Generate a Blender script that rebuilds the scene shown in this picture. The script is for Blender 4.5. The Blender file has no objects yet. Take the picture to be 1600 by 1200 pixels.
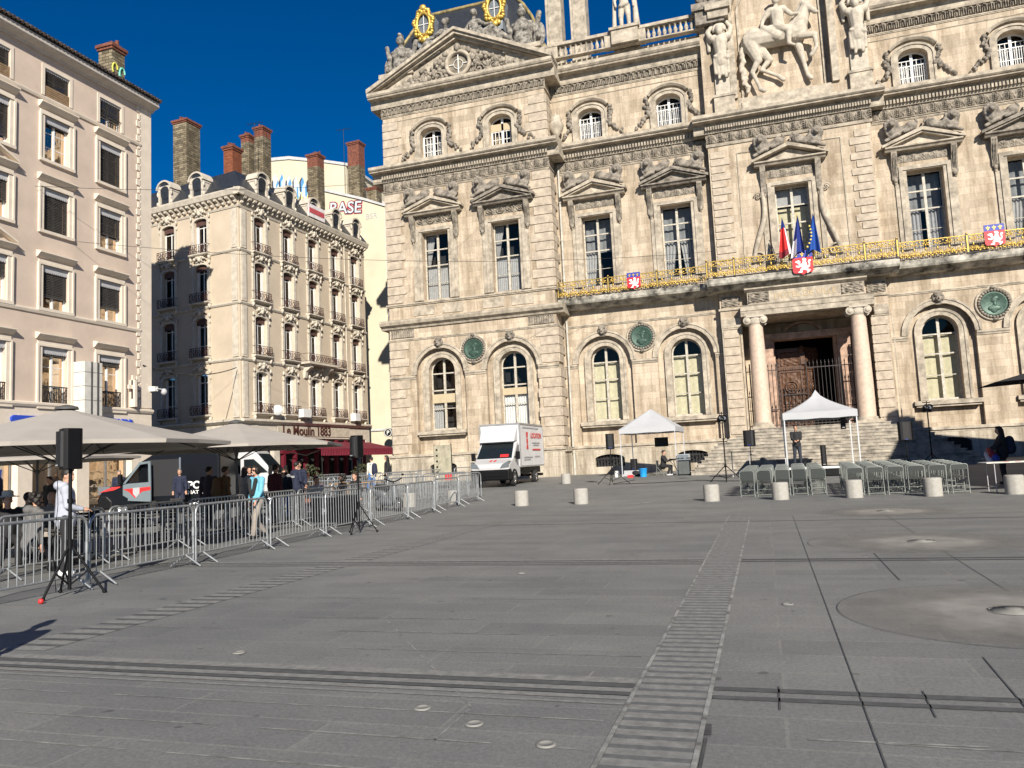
import bpy, bmesh, math, random
from math import sin, cos, pi, radians as rad, sqrt, atan2, hypot
from mathutils import Vector, Matrix, Euler
random.seed(7)
S = bpy.context.scene
col = S.collection
# ---------------------------------------------------------------- camera, sky, sun, exposure
cd = bpy.data.cameras.new("camera"); cam = bpy.data.objects.new("camera", cd); col.objects.link(cam)
cd.sensor_width = 36; cd.lens = 1224.9/1600*36; cd.clip_end = 2000; cd.clip_start = .05
YAW, PITCH, ROLL = rad(17.547), rad(5.716), rad(-2.776)
cam.matrix_world = Matrix.Translation((0, 0, 1.5)) @ Matrix.Rotation(YAW, 4, 'Z') @ Matrix.Rotation(pi/2+PITCH, 4, 'X') @ Matrix.Rotation(-ROLL*-1, 4, 'Z')
S.camera = cam
SUN_EL, SUN_AZ = rad(27), rad(26.5)      # azimuth measured from straight behind the camera's facade normal, to the right
W = bpy.data.worlds.new("World"); S.world = W; W.use_nodes = True
nt = W.node_tree; bg = nt.nodes["Background"]
sky = nt.nodes.new("ShaderNodeTexSky"); sky.sky_type = 'NISHITA'; sky.sun_disc = False
sky.sun_elevation = SUN_EL; sky.sun_rotation = pi-SUN_AZ
sky.altitude = 1500; sky.air_density = 1.0; sky.dust_density = 0.0; sky.ozone_density = 6.0
hs = nt.nodes.new('ShaderNodeHueSaturation'); hs.inputs['Saturation'].default_value = 1.28; hs.inputs['Hue'].default_value = .505
nt.links.new(sky.outputs[0], hs.inputs['Color']); nt.links.new(hs.outputs[0], bg.inputs[0]); bg.inputs[1].default_value = .05
sd = bpy.data.lights.new("sun", 'SUN'); sd.energy = 4.6; sd.angle = rad(.53); sd.color = (1, .93, .82)
so = bpy.data.objects.new("sun", sd); col.objects.link(so)
tosun = Vector((sin(SUN_AZ)*cos(SUN_EL), -cos(SUN_AZ)*cos(SUN_EL), sin(SUN_EL)))
so.rotation_euler = tosun.to_track_quat('Z', 'Y').to_euler()
S.view_settings.view_transform = 'Standard'; S.view_settings.look = 'None'; S.view_settings.gamma = 1
S.view_settings.use_curve_mapping = False
S.view_settings.exposure = 0.72
S.render.resolution_x = 1024; S.render.resolution_y = 768

def gz(y):                                   # the square rises gently towards the facade
    if y < 22: return 0
    if y < 38: return .3*(y-22)/16
    if y < 50: return .3+.2*(y-38)/12
    return .5

# ---------------------------------------------------------------- materials
MT = {}
def mat(name, c, rough=.7, metal=0, var=.12, scale=3.0, bump=.0, c2=None, emit=None, spec=.5):
    if name in MT: return MT[name]
    m = bpy.data.materials.new(name); m.use_nodes = True; MT[name] = m
    n = m.node_tree; b = n.nodes["Principled BSDF"]; L = n.links.new
    b.inputs["Roughness"].default_value = rough; b.inputs["Metallic"].default_value = metal
    b.inputs["Specular IOR Level"].default_value = spec
    if var > 0:
        tc = n.nodes.new("ShaderNodeTexCoord")
        no = n.nodes.new("ShaderNodeTexNoise"); no.inputs["Scale"].default_value = scale; no.inputs["Detail"].default_value = 6; no.inputs["Roughness"].default_value = .65
        L(tc.outputs["Object"], no.inputs["Vector"])
        r = n.nodes.new("ShaderNodeValToRGB"); L(no.outputs["Fac"], r.inputs["Fac"])
        d = c2 or tuple(x*(1-var*2.2) for x in c)
        r.color_ramp.elements[0].position = .33; r.color_ramp.elements[1].position = .68
        r.color_ramp.elements[0].color = (*d, 1); r.color_ramp.elements[1].color = (*tuple(min(1, x*(1+var*.5)) for x in c), 1)
        L(r.outputs["Color"], b.inputs["Base Color"])
        if bump:
            bp = n.nodes.new("ShaderNodeBump"); bp.inputs["Strength"].default_value = bump; bp.inputs["Distance"].default_value = .02
            L(no.outputs["Fac"], bp.inputs["Height"]); L(bp.outputs["Normal"], b.inputs["Normal"])
    else: b.inputs["Base Color"].default_value = (*c, 1)
    if emit: b.inputs["Emission Color"].default_value = (*c, 1); b.inputs["Emission Strength"].default_value = emit
    return m

def ashlar(name, c, bw=.95, bh=.42, mortar=.010, dark=.74, tone=.065, stain=.35, bump=.3, c2=None):
    """block-built stone with joints, block-to-block tone, soot streaks and mottling"""
    m = bpy.data.materials.new(name); m.use_nodes = True; MT[name] = m
    n = m.node_tree; b = n.nodes["Principled BSDF"]; L = n.links.new; N = n.nodes.new
    b.inputs["Roughness"].default_value = .88; b.inputs["Specular IOR Level"].default_value = .25
    tc = N("ShaderNodeTexCoord"); sp = N("ShaderNodeSeparateXYZ"); L(tc.outputs["Object"], sp.inputs[0])
    ad = N("ShaderNodeMath"); L(sp.outputs[0], ad.inputs[0]); L(sp.outputs[1], ad.inputs[1])
    cb = N("ShaderNodeCombineXYZ"); L(ad.outputs[0], cb.inputs[0]); L(sp.outputs[2], cb.inputs[1])
    br = N("ShaderNodeTexBrick"); L(cb.outputs[0], br.inputs["Vector"])
    br.inputs["Scale"].default_value = 1; br.inputs["Brick Width"].default_value = bw; br.inputs["Row Height"].default_value = bh
    br.inputs["Mortar Size"].default_value = mortar; br.inputs["Mortar Smooth"].default_value = .35; br.inputs["Bias"].default_value = 0
    br.inputs["Color1"].default_value = (*tuple(x*(1+tone) for x in c), 1)
    br.inputs["Color2"].default_value = (*tuple(x*(1-tone) for x in (c2 or c)), 1)
    br.inputs["Mortar"].default_value = (*tuple(x*dark for x in c), 1)
    # large stains, streaks stretched vertically
    mp = N("ShaderNodeMapping"); mp.inputs["Scale"].default_value = (1.1, 1.1, .16); L(tc.outputs["Object"], mp.inputs[0])
    n1 = N("ShaderNodeTexNoise"); n1.inputs["Scale"].default_value = 1.6; n1.inputs["Detail"].default_value = 8; n1.inputs["Roughness"].default_value = .7; L(mp.outputs[0], n1.inputs["Vector"])
    r1 = N("ShaderNodeValToRGB"); L(n1.outputs["Fac"], r1.inputs["Fac"]); r1.color_ramp.elements[0].position = .36; r1.color_ramp.elements[1].position = .58
    s = 1-stain; r1.color_ramp.elements[0].color = (s, s*.94, s*.86, 1); r1.color_ramp.elements[1].color = (1, 1, 1, 1)
    n2 = N("ShaderNodeTexNoise"); n2.inputs["Scale"].default_value = 9; n2.inputs["Detail"].default_value = 8; n2.inputs["Roughness"].default_value = .75; L(tc.outputs["Object"], n2.inputs["Vector"])
    r2 = N("ShaderNodeValToRGB"); L(n2.outputs["Fac"], r2.inputs["Fac"]); r2.color_ramp.elements[0].position = .3; r2.color_ramp.elements[1].position = .65
    r2.color_ramp.elements[0].color = (.78, .75, .7, 1); r2.color_ramp.elements[1].color = (1.05, 1.05, 1.05, 1)
    m1 = N("ShaderNodeMixRGB"); m1.blend_type = 'MULTIPLY'; m1.inputs[0].default_value = 1; L(br.outputs["Color"], m1.inputs[1]); L(r1.outputs[0], m1.inputs[2])
    m2 = N("ShaderNodeMixRGB"); m2.blend_type = 'MULTIPLY'; m2.inputs[0].default_value = 1; L(m1.outputs[0], m2.inputs[1]); L(r2.outputs[0], m2.inputs[2])
    L(m2.outputs[0], b.inputs["Base Color"])
    bp = N("ShaderNodeBump"); bp.inputs["Strength"].default_value = bump; bp.inputs["Distance"].default_value = .03
    iv = N("ShaderNodeMath"); iv.operation = 'MULTIPLY_ADD'; iv.inputs[1].default_value = -1.0; L(br.outputs["Fac"], iv.inputs[0]); L(n2.outputs["Fac"], iv.inputs[2])
    L(iv.outputs[0], bp.inputs["Height"]); L(bp.outputs["Normal"], b.inputs["Normal"])
    return m

def glassmat(name, tint=(.86, .87, .87), refl=.55):
    m = bpy.data.materials.new(name); m.use_nodes = True; MT[name] = m
    n = m.node_tree; L = n.links.new; N = n.nodes.new
    out = n.nodes["Material Output"]; n.nodes.remove(n.nodes["Principled BSDF"])
    t = N("ShaderNodeBsdfTransparent"); t.inputs[0].default_value = (*tint, 1)
    g = N("ShaderNodeBsdfGlossy"); g.inputs["Roughness"].default_value = .03; g.inputs[0].default_value = (.70, .56, .42, 1)
    fr = N("ShaderNodeFresnel"); fr.inputs[0].default_value = 1.6
    tc = N("ShaderNodeTexCoord"); no = N("ShaderNodeTexNoise"); no.inputs["Scale"].default_value = 1.2; L(tc.outputs["Object"], no.inputs["Vector"])
    bp = N("ShaderNodeBump"); bp.inputs["Strength"].default_value = .12; bp.inputs["Distance"].default_value = .05; L(no.outputs[0], bp.inputs["Height"]); L(bp.outputs[0], g.inputs["Normal"])
    mu = N("ShaderNodeMath"); mu.operation = 'MULTIPLY'; mu.inputs[1].default_value = refl*1.6; L(fr.outputs[0], mu.inputs[0]); mu.use_clamp = True
    mx = N("ShaderNodeMixShader"); L(mu.outputs[0], mx.inputs[0]); L(t.outputs[0], mx.inputs[1]); L(g.outputs[0], mx.inputs[2]); L(mx.outputs[0], out.inputs[0])
    return m

STONE = ashlar("hall_stone", (.535, .455, .355), c2=(.475, .40, .31), tone=.10, stain=.42)
STONE_LOW = ashlar("hall_plinth_stone", (.50, .45, .37), bw=1.5, bh=.62, stain=.5, tone=.1)
TRIM = mat("hall_trim_stone", (.47, .41, .325), .85, var=.24, scale=2.2, bump=.35, spec=.25)
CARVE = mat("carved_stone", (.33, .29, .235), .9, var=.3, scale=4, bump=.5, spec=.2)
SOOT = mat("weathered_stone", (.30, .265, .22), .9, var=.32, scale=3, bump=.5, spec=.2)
PALE = mat("pale_statue_stone", (.52, .465, .38), .88, var=.14, scale=3, bump=.5, spec=.2)
QUOIN = mat("quoin_stone", (.49, .415, .325), .88, var=.16, scale=2.6, bump=.3, spec=.2)
PINK = mat("pink_column_stone", (.60, .44, .34), .6, var=.16, scale=5, bump=.15, c2=(.44, .36, .28))
GLASS = glassmat("window_glass")
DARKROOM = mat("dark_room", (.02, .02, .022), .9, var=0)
FRAMEW = mat("window_paint_cream", (.52, .48, .40), .6, var=.2, scale=8)
FRAMEWW = mat("window_paint_white", (.75, .75, .73), .5, var=.06)
CURT = mat("sheer_curtain", (.44, .44, .435), .9, var=.1, scale=6)
CURTG = mat("grey_curtain", (.40, .40, .41), .9, var=.1, scale=6)
BLINDY = mat("pale_yellow_blind", (.66, .61, .42), .85, var=.1, scale=4)
BLINDT = mat("tan_roller_blind", (.46, .38, .25), .85, var=.05)
GOLD = mat("gilded_iron", (.62, .42, .09), .42, metal=.5, var=.15, scale=9)
IRON = mat("black_iron", (.035, .033, .032), .5, metal=.4, var=.1)
BRONZE = mat("green_bronze", (.05, .10, .075), .5, metal=.3, var=.25, scale=6)
SLATE = mat("slate_roof", (.030, .034, .042), .45, var=.2, scale=5, bump=.3)
ZINC = mat("zinc_sheet", (.33, .36, .39), .45, metal=.4, var=.15)
WOODD = mat("carved_oak", (.115, .05, .022), .55, var=.3, scale=6, bump=.4)
BLACK = mat("black_plastic", (.006, .006, .007), .5, var=.1, spec=.2)
RUBBER = mat("tyre_rubber", (.02, .02, .02), .85, var=.1)
GALV = mat("galvanised_steel", (.42, .44, .45), .42, metal=.65, var=.12, scale=12)
WHITEF = mat("white_canvas", (.43, .44, .455), .8, var=.03, scale=2, bump=.1)
TAUPE = mat("taupe_canvas", (.40, .365, .32), .85, var=.05, scale=1.5, bump=.1)
SKIN = mat("skin", (.50, .28, .19), .6, var=.05)
SKIN2 = mat("dark_skin", (.12, .06, .04), .6, var=.05)
WHITEP = mat("white_vehicle_paint", (.5, .5, .5), .25, var=.02)
BLACKP = mat("black_vehicle_paint", (.006, .007, .01), .3, var=.02, spec=.25)
CHROME = mat("bright_metal", (.6, .6, .6), .2, metal=.9, var=.03)
LAMPG = mat("headlamp_glass", (.2, .22, .24), .1, metal=.3, var=.1, scale=20)
REDP = mat("red_graphic", (.62, .03, .03), .5, var=.04)
GREYP = mat("grey_graphic", (.42, .42, .43), .5, var=.04)
BLUEP = mat("blue_graphic", (.02, .06, .42), .5, var=.04)

# ---------------------------------------------------------------- mesh helpers
SPLIT = {'moulding', 'carved_frieze', 'portal_surround', 'atlas_plinth', 'trophy_block', 'chimney_shaft', 'baluster_row', 'parapet', 'shop_pier', 'shopfront', 'sign_board', 'air_conditioner', 'string_course', 'wheel_arch', 'side_window', 'basement_grille', 'shop_sign', 'keystone_mask', 'bonnet_stripe', 'small_print', 'garland', 'scroll_volute', 'chassis', 'bonnet_logo'}
class MB:
    """collects shapes in a frame M and builds ONE mesh object"""
    def __init__(s, M=None):
        s.v = []; s.f = []; s.m = []; s.sm = []; s.M = M; s.mi = 0
    def add(s, vs, fs, smooth=False):
        o = len(s.v); M = s.M
        if M is None: s.v += [tuple(p) for p in vs]; fl = False
        else: s.v += [tuple(M @ Vector(p)) for p in vs]; fl = M.determinant() < 0
        for f in fs:
            f = [o+i for i in f]
            if fl: f.reverse()
            s.f.append(f); s.m.append(s.mi); s.sm.append(smooth)
    def box(s, x0, x1, y0, y1, z0, z1):
        s.add([(x0, y0, z0), (x1, y0, z0), (x1, y1, z0), (x0, y1, z0), (x0, y0, z1), (x1, y0, z1), (x1, y1, z1), (x0, y1, z1)],
              [(0, 3, 2, 1), (4, 5, 6, 7), (0, 1, 5, 4), (1, 2, 6, 5), (2, 3, 7, 6), (3, 0, 4, 7)])
    def bx(s, c, d, R=None):
        hx, hy, hz = d[0]/2, d[1]/2, d[2]/2
        vs = [Vector((i*hx, j*hy, k*hz)) for k in (-1, 1) for i, j in ((-1, -1), (1, -1), (1, 1), (-1, 1))]
        if R is not None: vs = [R @ q for q in vs]
        s.add([q+Vector(c) for q in vs], [(0, 3, 2, 1), (4, 5, 6, 7), (0, 1, 5, 4), (1, 2, 6, 5), (2, 3, 7, 6), (3, 0, 4, 7)])
    def prism(s, poly, a, b, axis=1):
        """poly in the two other axes (in order), extruded from a to b on axis"""
        def P(p, t):
            return (t, p[0], p[1]) if axis == 0 else ((p[0], t, p[1]) if axis == 1 else (p[0], p[1], t))
        n = len(poly); vs = [P(p, a) for p in poly]+[P(p, b) for p in poly]
        fs = [tuple(range(n)), tuple(range(2*n-1, n-1, -1))]+[(i, n+i, n+(i+1) % n, (i+1) % n) for i in range(n)]
        s.add(vs, fs)
    def mold(s, u0, u1, prof):
        """profile of (d, z) swept along u: mouldings, cornices, ledges"""
        s.prism(prof, u0, u1, 0)
    def tube(s, pts, r, n=6, cap=True, smooth=True):
        pts = [Vector(p) for p in pts]; vs = []; fs = []; N = len(pts)
        if not isinstance(r, (list, tuple)): r = [r]*N
        ref = None
        for i, p in enumerate(pts):
            t = (pts[min(i+1, N-1)]-pts[max(i-1, 0)])
            t = t.normalized() if t.length > 1e-9 else Vector((0, 0, 1))
            if ref is None: ref = Vector((0, 0, 1)) if abs(t.z) < .9 else Vector((1, 0, 0))
            a = t.cross(ref)
            if a.length < 1e-6: a = t.orthogonal()
            a.normalize(); b = t.cross(a); ref = -b if False else a.cross(t)
            for k in range(n):
                an = 2*pi*k/n; vs.append(p+(a*cos(an)+b*sin(an))*r[i])
        for i in range(N-1):
            for k in range(n):
                k2 = (k+1) % n; fs.append((i*n+k, i*n+k2, (i+1)*n+k2, (i+1)*n+k))
        s.add(vs, fs, smooth)
        if cap: s.add(vs[:n], [tuple(range(n))]); s.add(vs[-n:], [tuple(range(n-1, -1, -1))])
    def cyl(s, c, r, z0, z1, n=16, r2=None):
        s.tube([(c[0], c[1], z0), (c[0], c[1], z1)], [r, r if r2 is None else r2], n)
    def lathe(s, c, prof, n=16, a0=0, a1=2*pi):
        full = abs(a1-a0-2*pi) < 1e-6; m = n if full else n+1; vs = []; fs = []
        for r, z in prof:
            for k in range(m):
                a = a0+(a1-a0)*k/n; vs.append((c[0]+r*cos(a), c[1]+r*sin(a), c[2]+z))
        for i in range(len(prof)-1):
            for k in range(n):
                k2 = (k+1) % m; fs.append((i*m+k, i*m+k2, (i+1)*m+k2, (i+1)*m+k))
        s.add(vs, fs, True)
    def ell(s, c, r, R=None, n=10, m=7):
        vs = []; fs = []
        if not hasattr(r, '__len__'): r = (r, r, r)
        for i in range(m+1):
            ph = pi*i/m
            for k in range(n):
                a = 2*pi*k/n; q = Vector((r[0]*sin(ph)*cos(a), r[1]*sin(ph)*sin(a), r[2]*cos(ph)))
                if R is not None: q = R @ q
                vs.append(q+Vector(c))
        for i in range(m):
            for k in range(n):
                k2 = (k+1) % n; fs.append((i*n+k, (i+1)*n+k, (i+1)*n+k2, i*n+k2))
        s.add(vs, fs, True)
    def cap(s, p0, p1, r0, r1=None, n=10):
        """tapered capsule"""
        p0 = Vector(p0); p1 = Vector(p1); r1 = r0 if r1 is None else r1; d = p1-p0
        if d.length < 1e-6: d = Vector((0, 0, 1e-4))
        t = d.normalized(); pts = []; rr = []
        for k in (80, 55, 28): pts.append(p0-t*r0*sin(rad(k))); rr.append(r0*cos(rad(k)))
        pts += [p0, p1]; rr += [r0, r1]
        for k in (28, 55, 80): pts.append(p1+t*r1*sin(rad(k))); rr.append(r1*cos(rad(k)))
        a = t.orthogonal().normalized(); b = t.cross(a); vs = []; fs = []
        for p, r in zip(pts, rr):
            for k in range(n):
                an = 2*pi*k/n; vs.append(p+(a*cos(an)+b*sin(an))*r)
        for i in range(len(pts)-1):
            for k in range(n):
                k2 = (k+1) % n; fs.append((i*n+k, i*n+k2, (i+1)*n+k2, (i+1)*n+k))
        fs.append(tuple(range(n-1, -1, -1))); e = (len(pts)-1)*n; fs.append(tuple(range(e, e+n)))
        s.add(vs, fs, True)
    # ---- facade pieces, coordinates (u, d outward, z)
    def outline(s, cx, hw, zb, zs, rise, n=14):
        pts = [(cx-hw, zb)]
        if rise <= 0: pts += [(cx-hw, zs), (cx+hw, zs)]
        else: pts += [(cx-hw*cos(pi*i/n), zs+rise*sin(pi*i/n)) for i in range(n+1)]
        return pts+[(cx+hw, zb)]
    def wall(s, u0, u1, z0, z1, ops, depth, d=0):
        q = lambda a, b, c, e: s.add([(a, d, c), (b, d, c), (b, d, e), (a, d, e)], [(0, 1, 2, 3)])
        u = u0
        for cx, hw, zb, zs, rise in sorted(ops):
            if cx-hw > u: q(u, cx-hw, z0, z1)
            if zb > z0: q(cx-hw, cx+hw, z0, zb)
            o = s.outline(cx, hw, zb, zs, rise)
            for i in range(1, len(o)-2):
                a, b = o[i], o[i+1]
                if z1 > max(a[1], b[1])-1e-6: s.add([(a[0], d, a[1]), (b[0], d, b[1]), (b[0], d, z1), (a[0], d, z1)], [(0, 1, 2, 3)])
            c = o+[o[0]]
            for a, b in zip(c[:-1], c[1:]):
                s.add([(a[0], d, a[1]), (b[0], d, b[1]), (b[0], d-depth, b[1]), (a[0], d-depth, a[1])], [(0, 1, 2, 3)])
            u = cx+hw
        if u < u1: q(u, u1, z0, z1)
    def ring(s, cx, hi, ho, zb, zs, ri, ro, d0, d1, zbo=None, n=14, zso=None):
        """surround following an opening, closed box section"""
        a = s.outline(cx, hi, zb, zs, ri, n); b = s.outline(cx, ho, zb if zbo is None else zbo, zs if zso is None else zso, ro, n)
        if len(a) != len(b): return
        if ri <= 0 and ro <= 0 and zso is None: b[1] = (b[1][0], zs+(ho-hi)); b[2] = (b[2][0], zs+(ho-hi))
        N = len(a); vs = []
        for p, q in zip(a, b): vs += [(p[0], d0, p[1]), (p[0], d1, p[1]), (q[0], d1, q[1]), (q[0], d0, q[1])]
        fs = []
        for i in range(N-1):
            o = i*4
            for k in range(4): k2 = (k+1) % 4; fs.append((o+k, o+4+k, o+4+k2, o+k2))
        fs.append((0, 1, 2, 3)); e = (N-1)*4; fs.append((e+3, e+2, e+1, e)); s.add(vs, fs)
    def relief(s, u0, u1, z0, z1, d, fn, depth, res=.05):
        nu = max(2, int((u1-u0)/res)); nz = max(2, int((z1-z0)/res)); vs = []; fs = []
        for j in range(nz+1):
            for i in range(nu+1):
                u = u0+(u1-u0)*i/nu; z = z0+(z1-z0)*j/nz; e = 0 if (i in (0, nu) or j in (0, nz)) else 1
                vs.append((u, d+e*depth*fn(u-u0, (z-z0)/(z1-z0), (z1-z0)), z))
        for j in range(nz):
            for i in range(nu): o = j*(nu+1)+i; fs.append((o, o+1, o+nu+2, o+nu+1))
        s.add(vs, fs)
    def mesh(s, name):
        me = bpy.data.meshes.new(name); me.from_pydata(s.v, [], s.f)
        return me
    def clusters(s):
        """groups of shapes that touch one another"""
        par = list(range(len(s.v)))
        def fd(i):
            while par[i] != i: par[i] = par[par[i]]; i = par[i]
            return i
        for f in s.f:
            r = fd(f[0])
            for i in f[1:]: par[fd(i)] = r
        bb = {}
        for i, p in enumerate(s.v):
            r = fd(i); b = bb.get(r)
            if b is None: bb[r] = [*p, *p]
            else:
                for k in range(3): b[k] = min(b[k], p[k]); b[k+3] = max(b[k+3], p[k])
        gs = [[{r}, b] for r, b in bb.items()]; e = .04; ch = True
        while ch:
            ch = False; out = []
            for g in gs:
                for h in out:
                    if all(g[1][k]-e <= h[1][k+3] and h[1][k]-e <= g[1][k+3] for k in range(3)):
                        h[0] |= g[0]; h[1] = [min(h[1][k], g[1][k]) for k in range(3)]+[max(h[1][k+3], g[1][k+3]) for k in range(3)]; ch = True; break
                else: out.append(g)
            gs = out
        if len(gs) < 2 or len(gs) > 40: return None
        res = []
        for g in gs:
            m = MB(); mp = {}
            for f, mi, sm in zip(s.f, s.m, s.sm):
                if fd(f[0]) in g[0]:
                    for i in f:
                        if i not in mp: mp[i] = len(m.v); m.v.append(s.v[i])
                    m.f.append([mp[i] for i in f]); m.m.append(mi); m.sm.append(sm)
            res.append(m)
        return res
    def build(s, name, mats, parent=None, label=None, bevel=0, world=True, autosm=True):
        """vertices are given in the parent's local frame"""
        if name in SPLIT:
            cl = s.clusters()
            if cl:
                for m in cl: o = m.build(name+' ', mats, parent, label, bevel)
                return o
        name = name.strip()
        me = s.mesh(name)
        mats = mats if isinstance(mats, (list, tuple)) else [mats]
        for m in mats: me.materials.append(m)
        me.polygons.foreach_set('material_index', s.m); me.polygons.foreach_set('use_smooth', s.sm); me.update()
        o = bpy.data.objects.new(name, me); col.objects.link(o)
        if parent: o.parent = parent
        if label: o['label'] = label
        if bevel:
            b = o.modifiers.new('bevel', 'BEVEL'); b.width = bevel; b.segments = 2; b.limit_method = 'ANGLE'; b.angle_limit = rad(35)
        return o
    def remesh(s, name, mats, parent=None, voxel=.02, smooth=2, label=None):
        me = s.mesh(name); o = bpy.data.objects.new(name, me); col.objects.link(o)
        r = o.modifiers.new('r', 'REMESH'); r.mode = 'VOXEL'; r.voxel_size = voxel
        if smooth: q = o.modifiers.new('s', 'SMOOTH'); q.factor = .5; q.iterations = smooth
        dg = bpy.context.evaluated_depsgraph_get(); ne = bpy.data.meshes.new_from_object(o.evaluated_get(dg))
        o.modifiers.clear(); o.data = ne; bpy.data.meshes.remove(me); ne.name = name
        for m in (mats if isinstance(mats, (list, tuple)) else [mats]): ne.materials.append(m)
        ne.polygons.foreach_set('use_smooth', [True]*len(ne.polygons))
        if parent: o.parent = parent
        if label: o['label'] = label
        return o

def tag(o, label=None, cat=None, group=None, kind=None):
    if label: o['label'] = label
    if cat: o['category'] = cat
    if group: o['group'] = group
    if kind: o['kind'] = kind
    return o
def thing(name, loc, rz, label, cat, group=None, scale=None):
    o = bpy.data.objects.new(name, None); col.objects.link(o); o.location = loc; o.rotation_euler = (0, 0, rz); o.empty_display_size = .3
    if scale: o.scale = (scale,)*3
    return tag(o, label, cat, group)
def top(o, loc, rz=0): o.location = loc; o.rotation_euler = (0, 0, rz); return o
def kids(o): return [c for c in bpy.data.objects if c.parent == o]
def dup(root, tree, loc, rz, label=None, group=None):
    """copy of a thing; tree = [(part, [subparts])] gathered once"""
    r = root.copy(); col.objects.link(r); r.location = loc; r.rotation_euler = (0, 0, rz)
    if label: r['label'] = label
    if group: r['group'] = group
    for p, subs in tree:
        c = p.copy(); col.objects.link(c); c.parent = r
        for q in subs:
            d = q.copy(); col.objects.link(d); d.parent = c
    return r
def tree_of(root): return [(p, list(kids(p))) for p in kids(root)]
def text(body, size, m, parent, M, name='lettering', ext=.01, offset=0, xs=1, align='CENTER'):
    cu = bpy.data.curves.new(name, 'FONT'); cu.body = body; cu.size = size; cu.extrude = ext; cu.offset = offset; cu.align_x = align
    o = bpy.data.objects.new(name, cu); col.objects.link(o)
    dg = bpy.context.evaluated_depsgraph_get(); me = bpy.data.meshes.new_from_object(o.evaluated_get(dg))
    bpy.data.objects.remove(o); me.transform(M @ Matrix.Diagonal((xs, 1, 1, 1))); me.materials.clear(); me.materials.append(m)
    o = bpy.data.objects.new(name, me); col.objects.link(o)
    if parent: o.parent = parent
    return o
# text plane frames: letters stand upright facing -y / +x of the parent
TXF = Matrix.Rotation(pi/2, 4, 'X')
ORD = ['first', 'second', 'third', 'fourth', 'fifth', 'sixth', 'seventh', 'eighth', 'ninth', 'tenth', 'eleventh', 'twelfth']
# ---------------------------------------------------------------- ground
def groundmat():
    m = bpy.data.materials.new("paving_stone"); m.use_nodes = True; n = m.node_tree; b = n.nodes["Principled BSDF"]; L = n.links.new; N = n.nodes.new
    b.inputs["Roughness"].default_value = .72; b.inputs["Specular IOR Level"].default_value = .35
    tc = N("ShaderNodeTexCoord")
    def noise(sc, det, rou, mp=None):
        no = N("ShaderNodeTexNoise"); no.inputs["Scale"].default_value = sc; no.inputs["Detail"].default_value = det; no.inputs["Roughness"].default_value = rou
        if mp:
            q = N("ShaderNodeMapping"); q.inputs["Scale"].default_value = mp; L(tc.outputs["Object"], q.inputs[0]); L(q.outputs[0], no.inputs["Vector"])
        else: L(tc.outputs["Object"], no.inputs["Vector"])
        return no
    def ramp(src, p0, p1, c0, c1):
        r = N("ShaderNodeValToRGB"); r.color_ramp.elements[0].position = p0; r.color_ramp.elements[1].position = p1
        r.color_ramp.elements[0].color = (*c0, 1); r.color_ramp.elements[1].color = (*c1, 1); L(src, r.inputs["Fac"]); return r
    def mul(a, c, f=1):
        x = N("ShaderNodeMixRGB"); x.blend_type = 'MULTIPLY'; x.inputs[0].default_value = f; L(a, x.inputs[1]); L(c, x.inputs[2]); return x.outputs[0]
    base = ramp(noise(.22, 5, .6).outputs["Fac"], .32, .68, (.176, .180, .177), (.224, .222, .211)).outputs[0]
    fine = ramp(noise(34, 3, .8).outputs["Fac"], .3, .72, (.72, .72, .72), (1.18, 1.18, 1.18)).outputs[0]
    micro = ramp(noise(150, 2, .8).outputs["Fac"], .3, .7, (.7, .7, .7), (1.22, 1.22, 1.22)).outputs[0]
    drag = ramp(noise(1.1, 8, .7, (.9, 1.2, 1)).outputs["Fac"], .35, .62, (.86, .86, .87), (1.04, 1.04, 1.03)).outputs[0]
    br = N("ShaderNodeTexBrick"); br.inputs["Scale"].default_value = 1; br.inputs["Brick Width"].default_value = 1.9; br.inputs["Row Height"].default_value = .48
    br.inputs["Mortar Size"].default_value = .011; br.inputs["Mortar Smooth"].default_value = .2; br.offset = .37
    br.inputs["Color1"].default_value = (1.07, 1.07, 1.06, 1); br.inputs["Color2"].default_value = (.89, .9, .91, 1); br.inputs["Mortar"].default_value = (1.18, 1.17, 1.12, 1)
    L(tc.outputs["Object"], br.inputs["Vector"])
    sp = ramp(noise(5.5, 2, .5).outputs["Fac"], .70, .73, (1, 1, 1), (.62, .62, .62)).outputs[0]
    c = mul(mul(mul(mul(mul(base, fine), micro), drag), br.outputs["Color"]), sp)
    L(c, b.inputs["Base Color"])
    bp = N("ShaderNodeBump"); bp.inputs["Strength"].default_value = .45; bp.inputs["Distance"].default_value = .006
    L(noise(70, 4, .8).outputs["Fac"], bp.inputs["Height"]); L(bp.outputs[0], b.inputs["Normal"]); return m
GM = groundmat()
g = MB(); ys = [-300, -60, 0, 22, 26, 30, 34, 38, 44, 50, 60, 120, 700]; xs = [-700, -60, -30, 0, 30, 60, 700]
g.add([(x, y, gz(y)) for y in ys for x in xs], [(j*7+i, j*7+i+1, j*7+i+8, j*7+i+7) for j in range(len(ys)-1) for i in range(6)])
tag(g.build('ground', GM), 'grey granite paving of the square rising gently to the town hall', kind='structure')
JD = mat('joint_dark', (.085, .086, .085), .9, var=.25, scale=9); JL = mat('joint_light', (.30, .30, .28), .9, var=.3, scale=6)
BD = mat('drain_slot_dark', (.125, .129, .128), .85, var=.16, scale=12); BLm = mat('drain_bar_light', (.232, .230, .216), .85, var=.16, scale=12)
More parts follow.
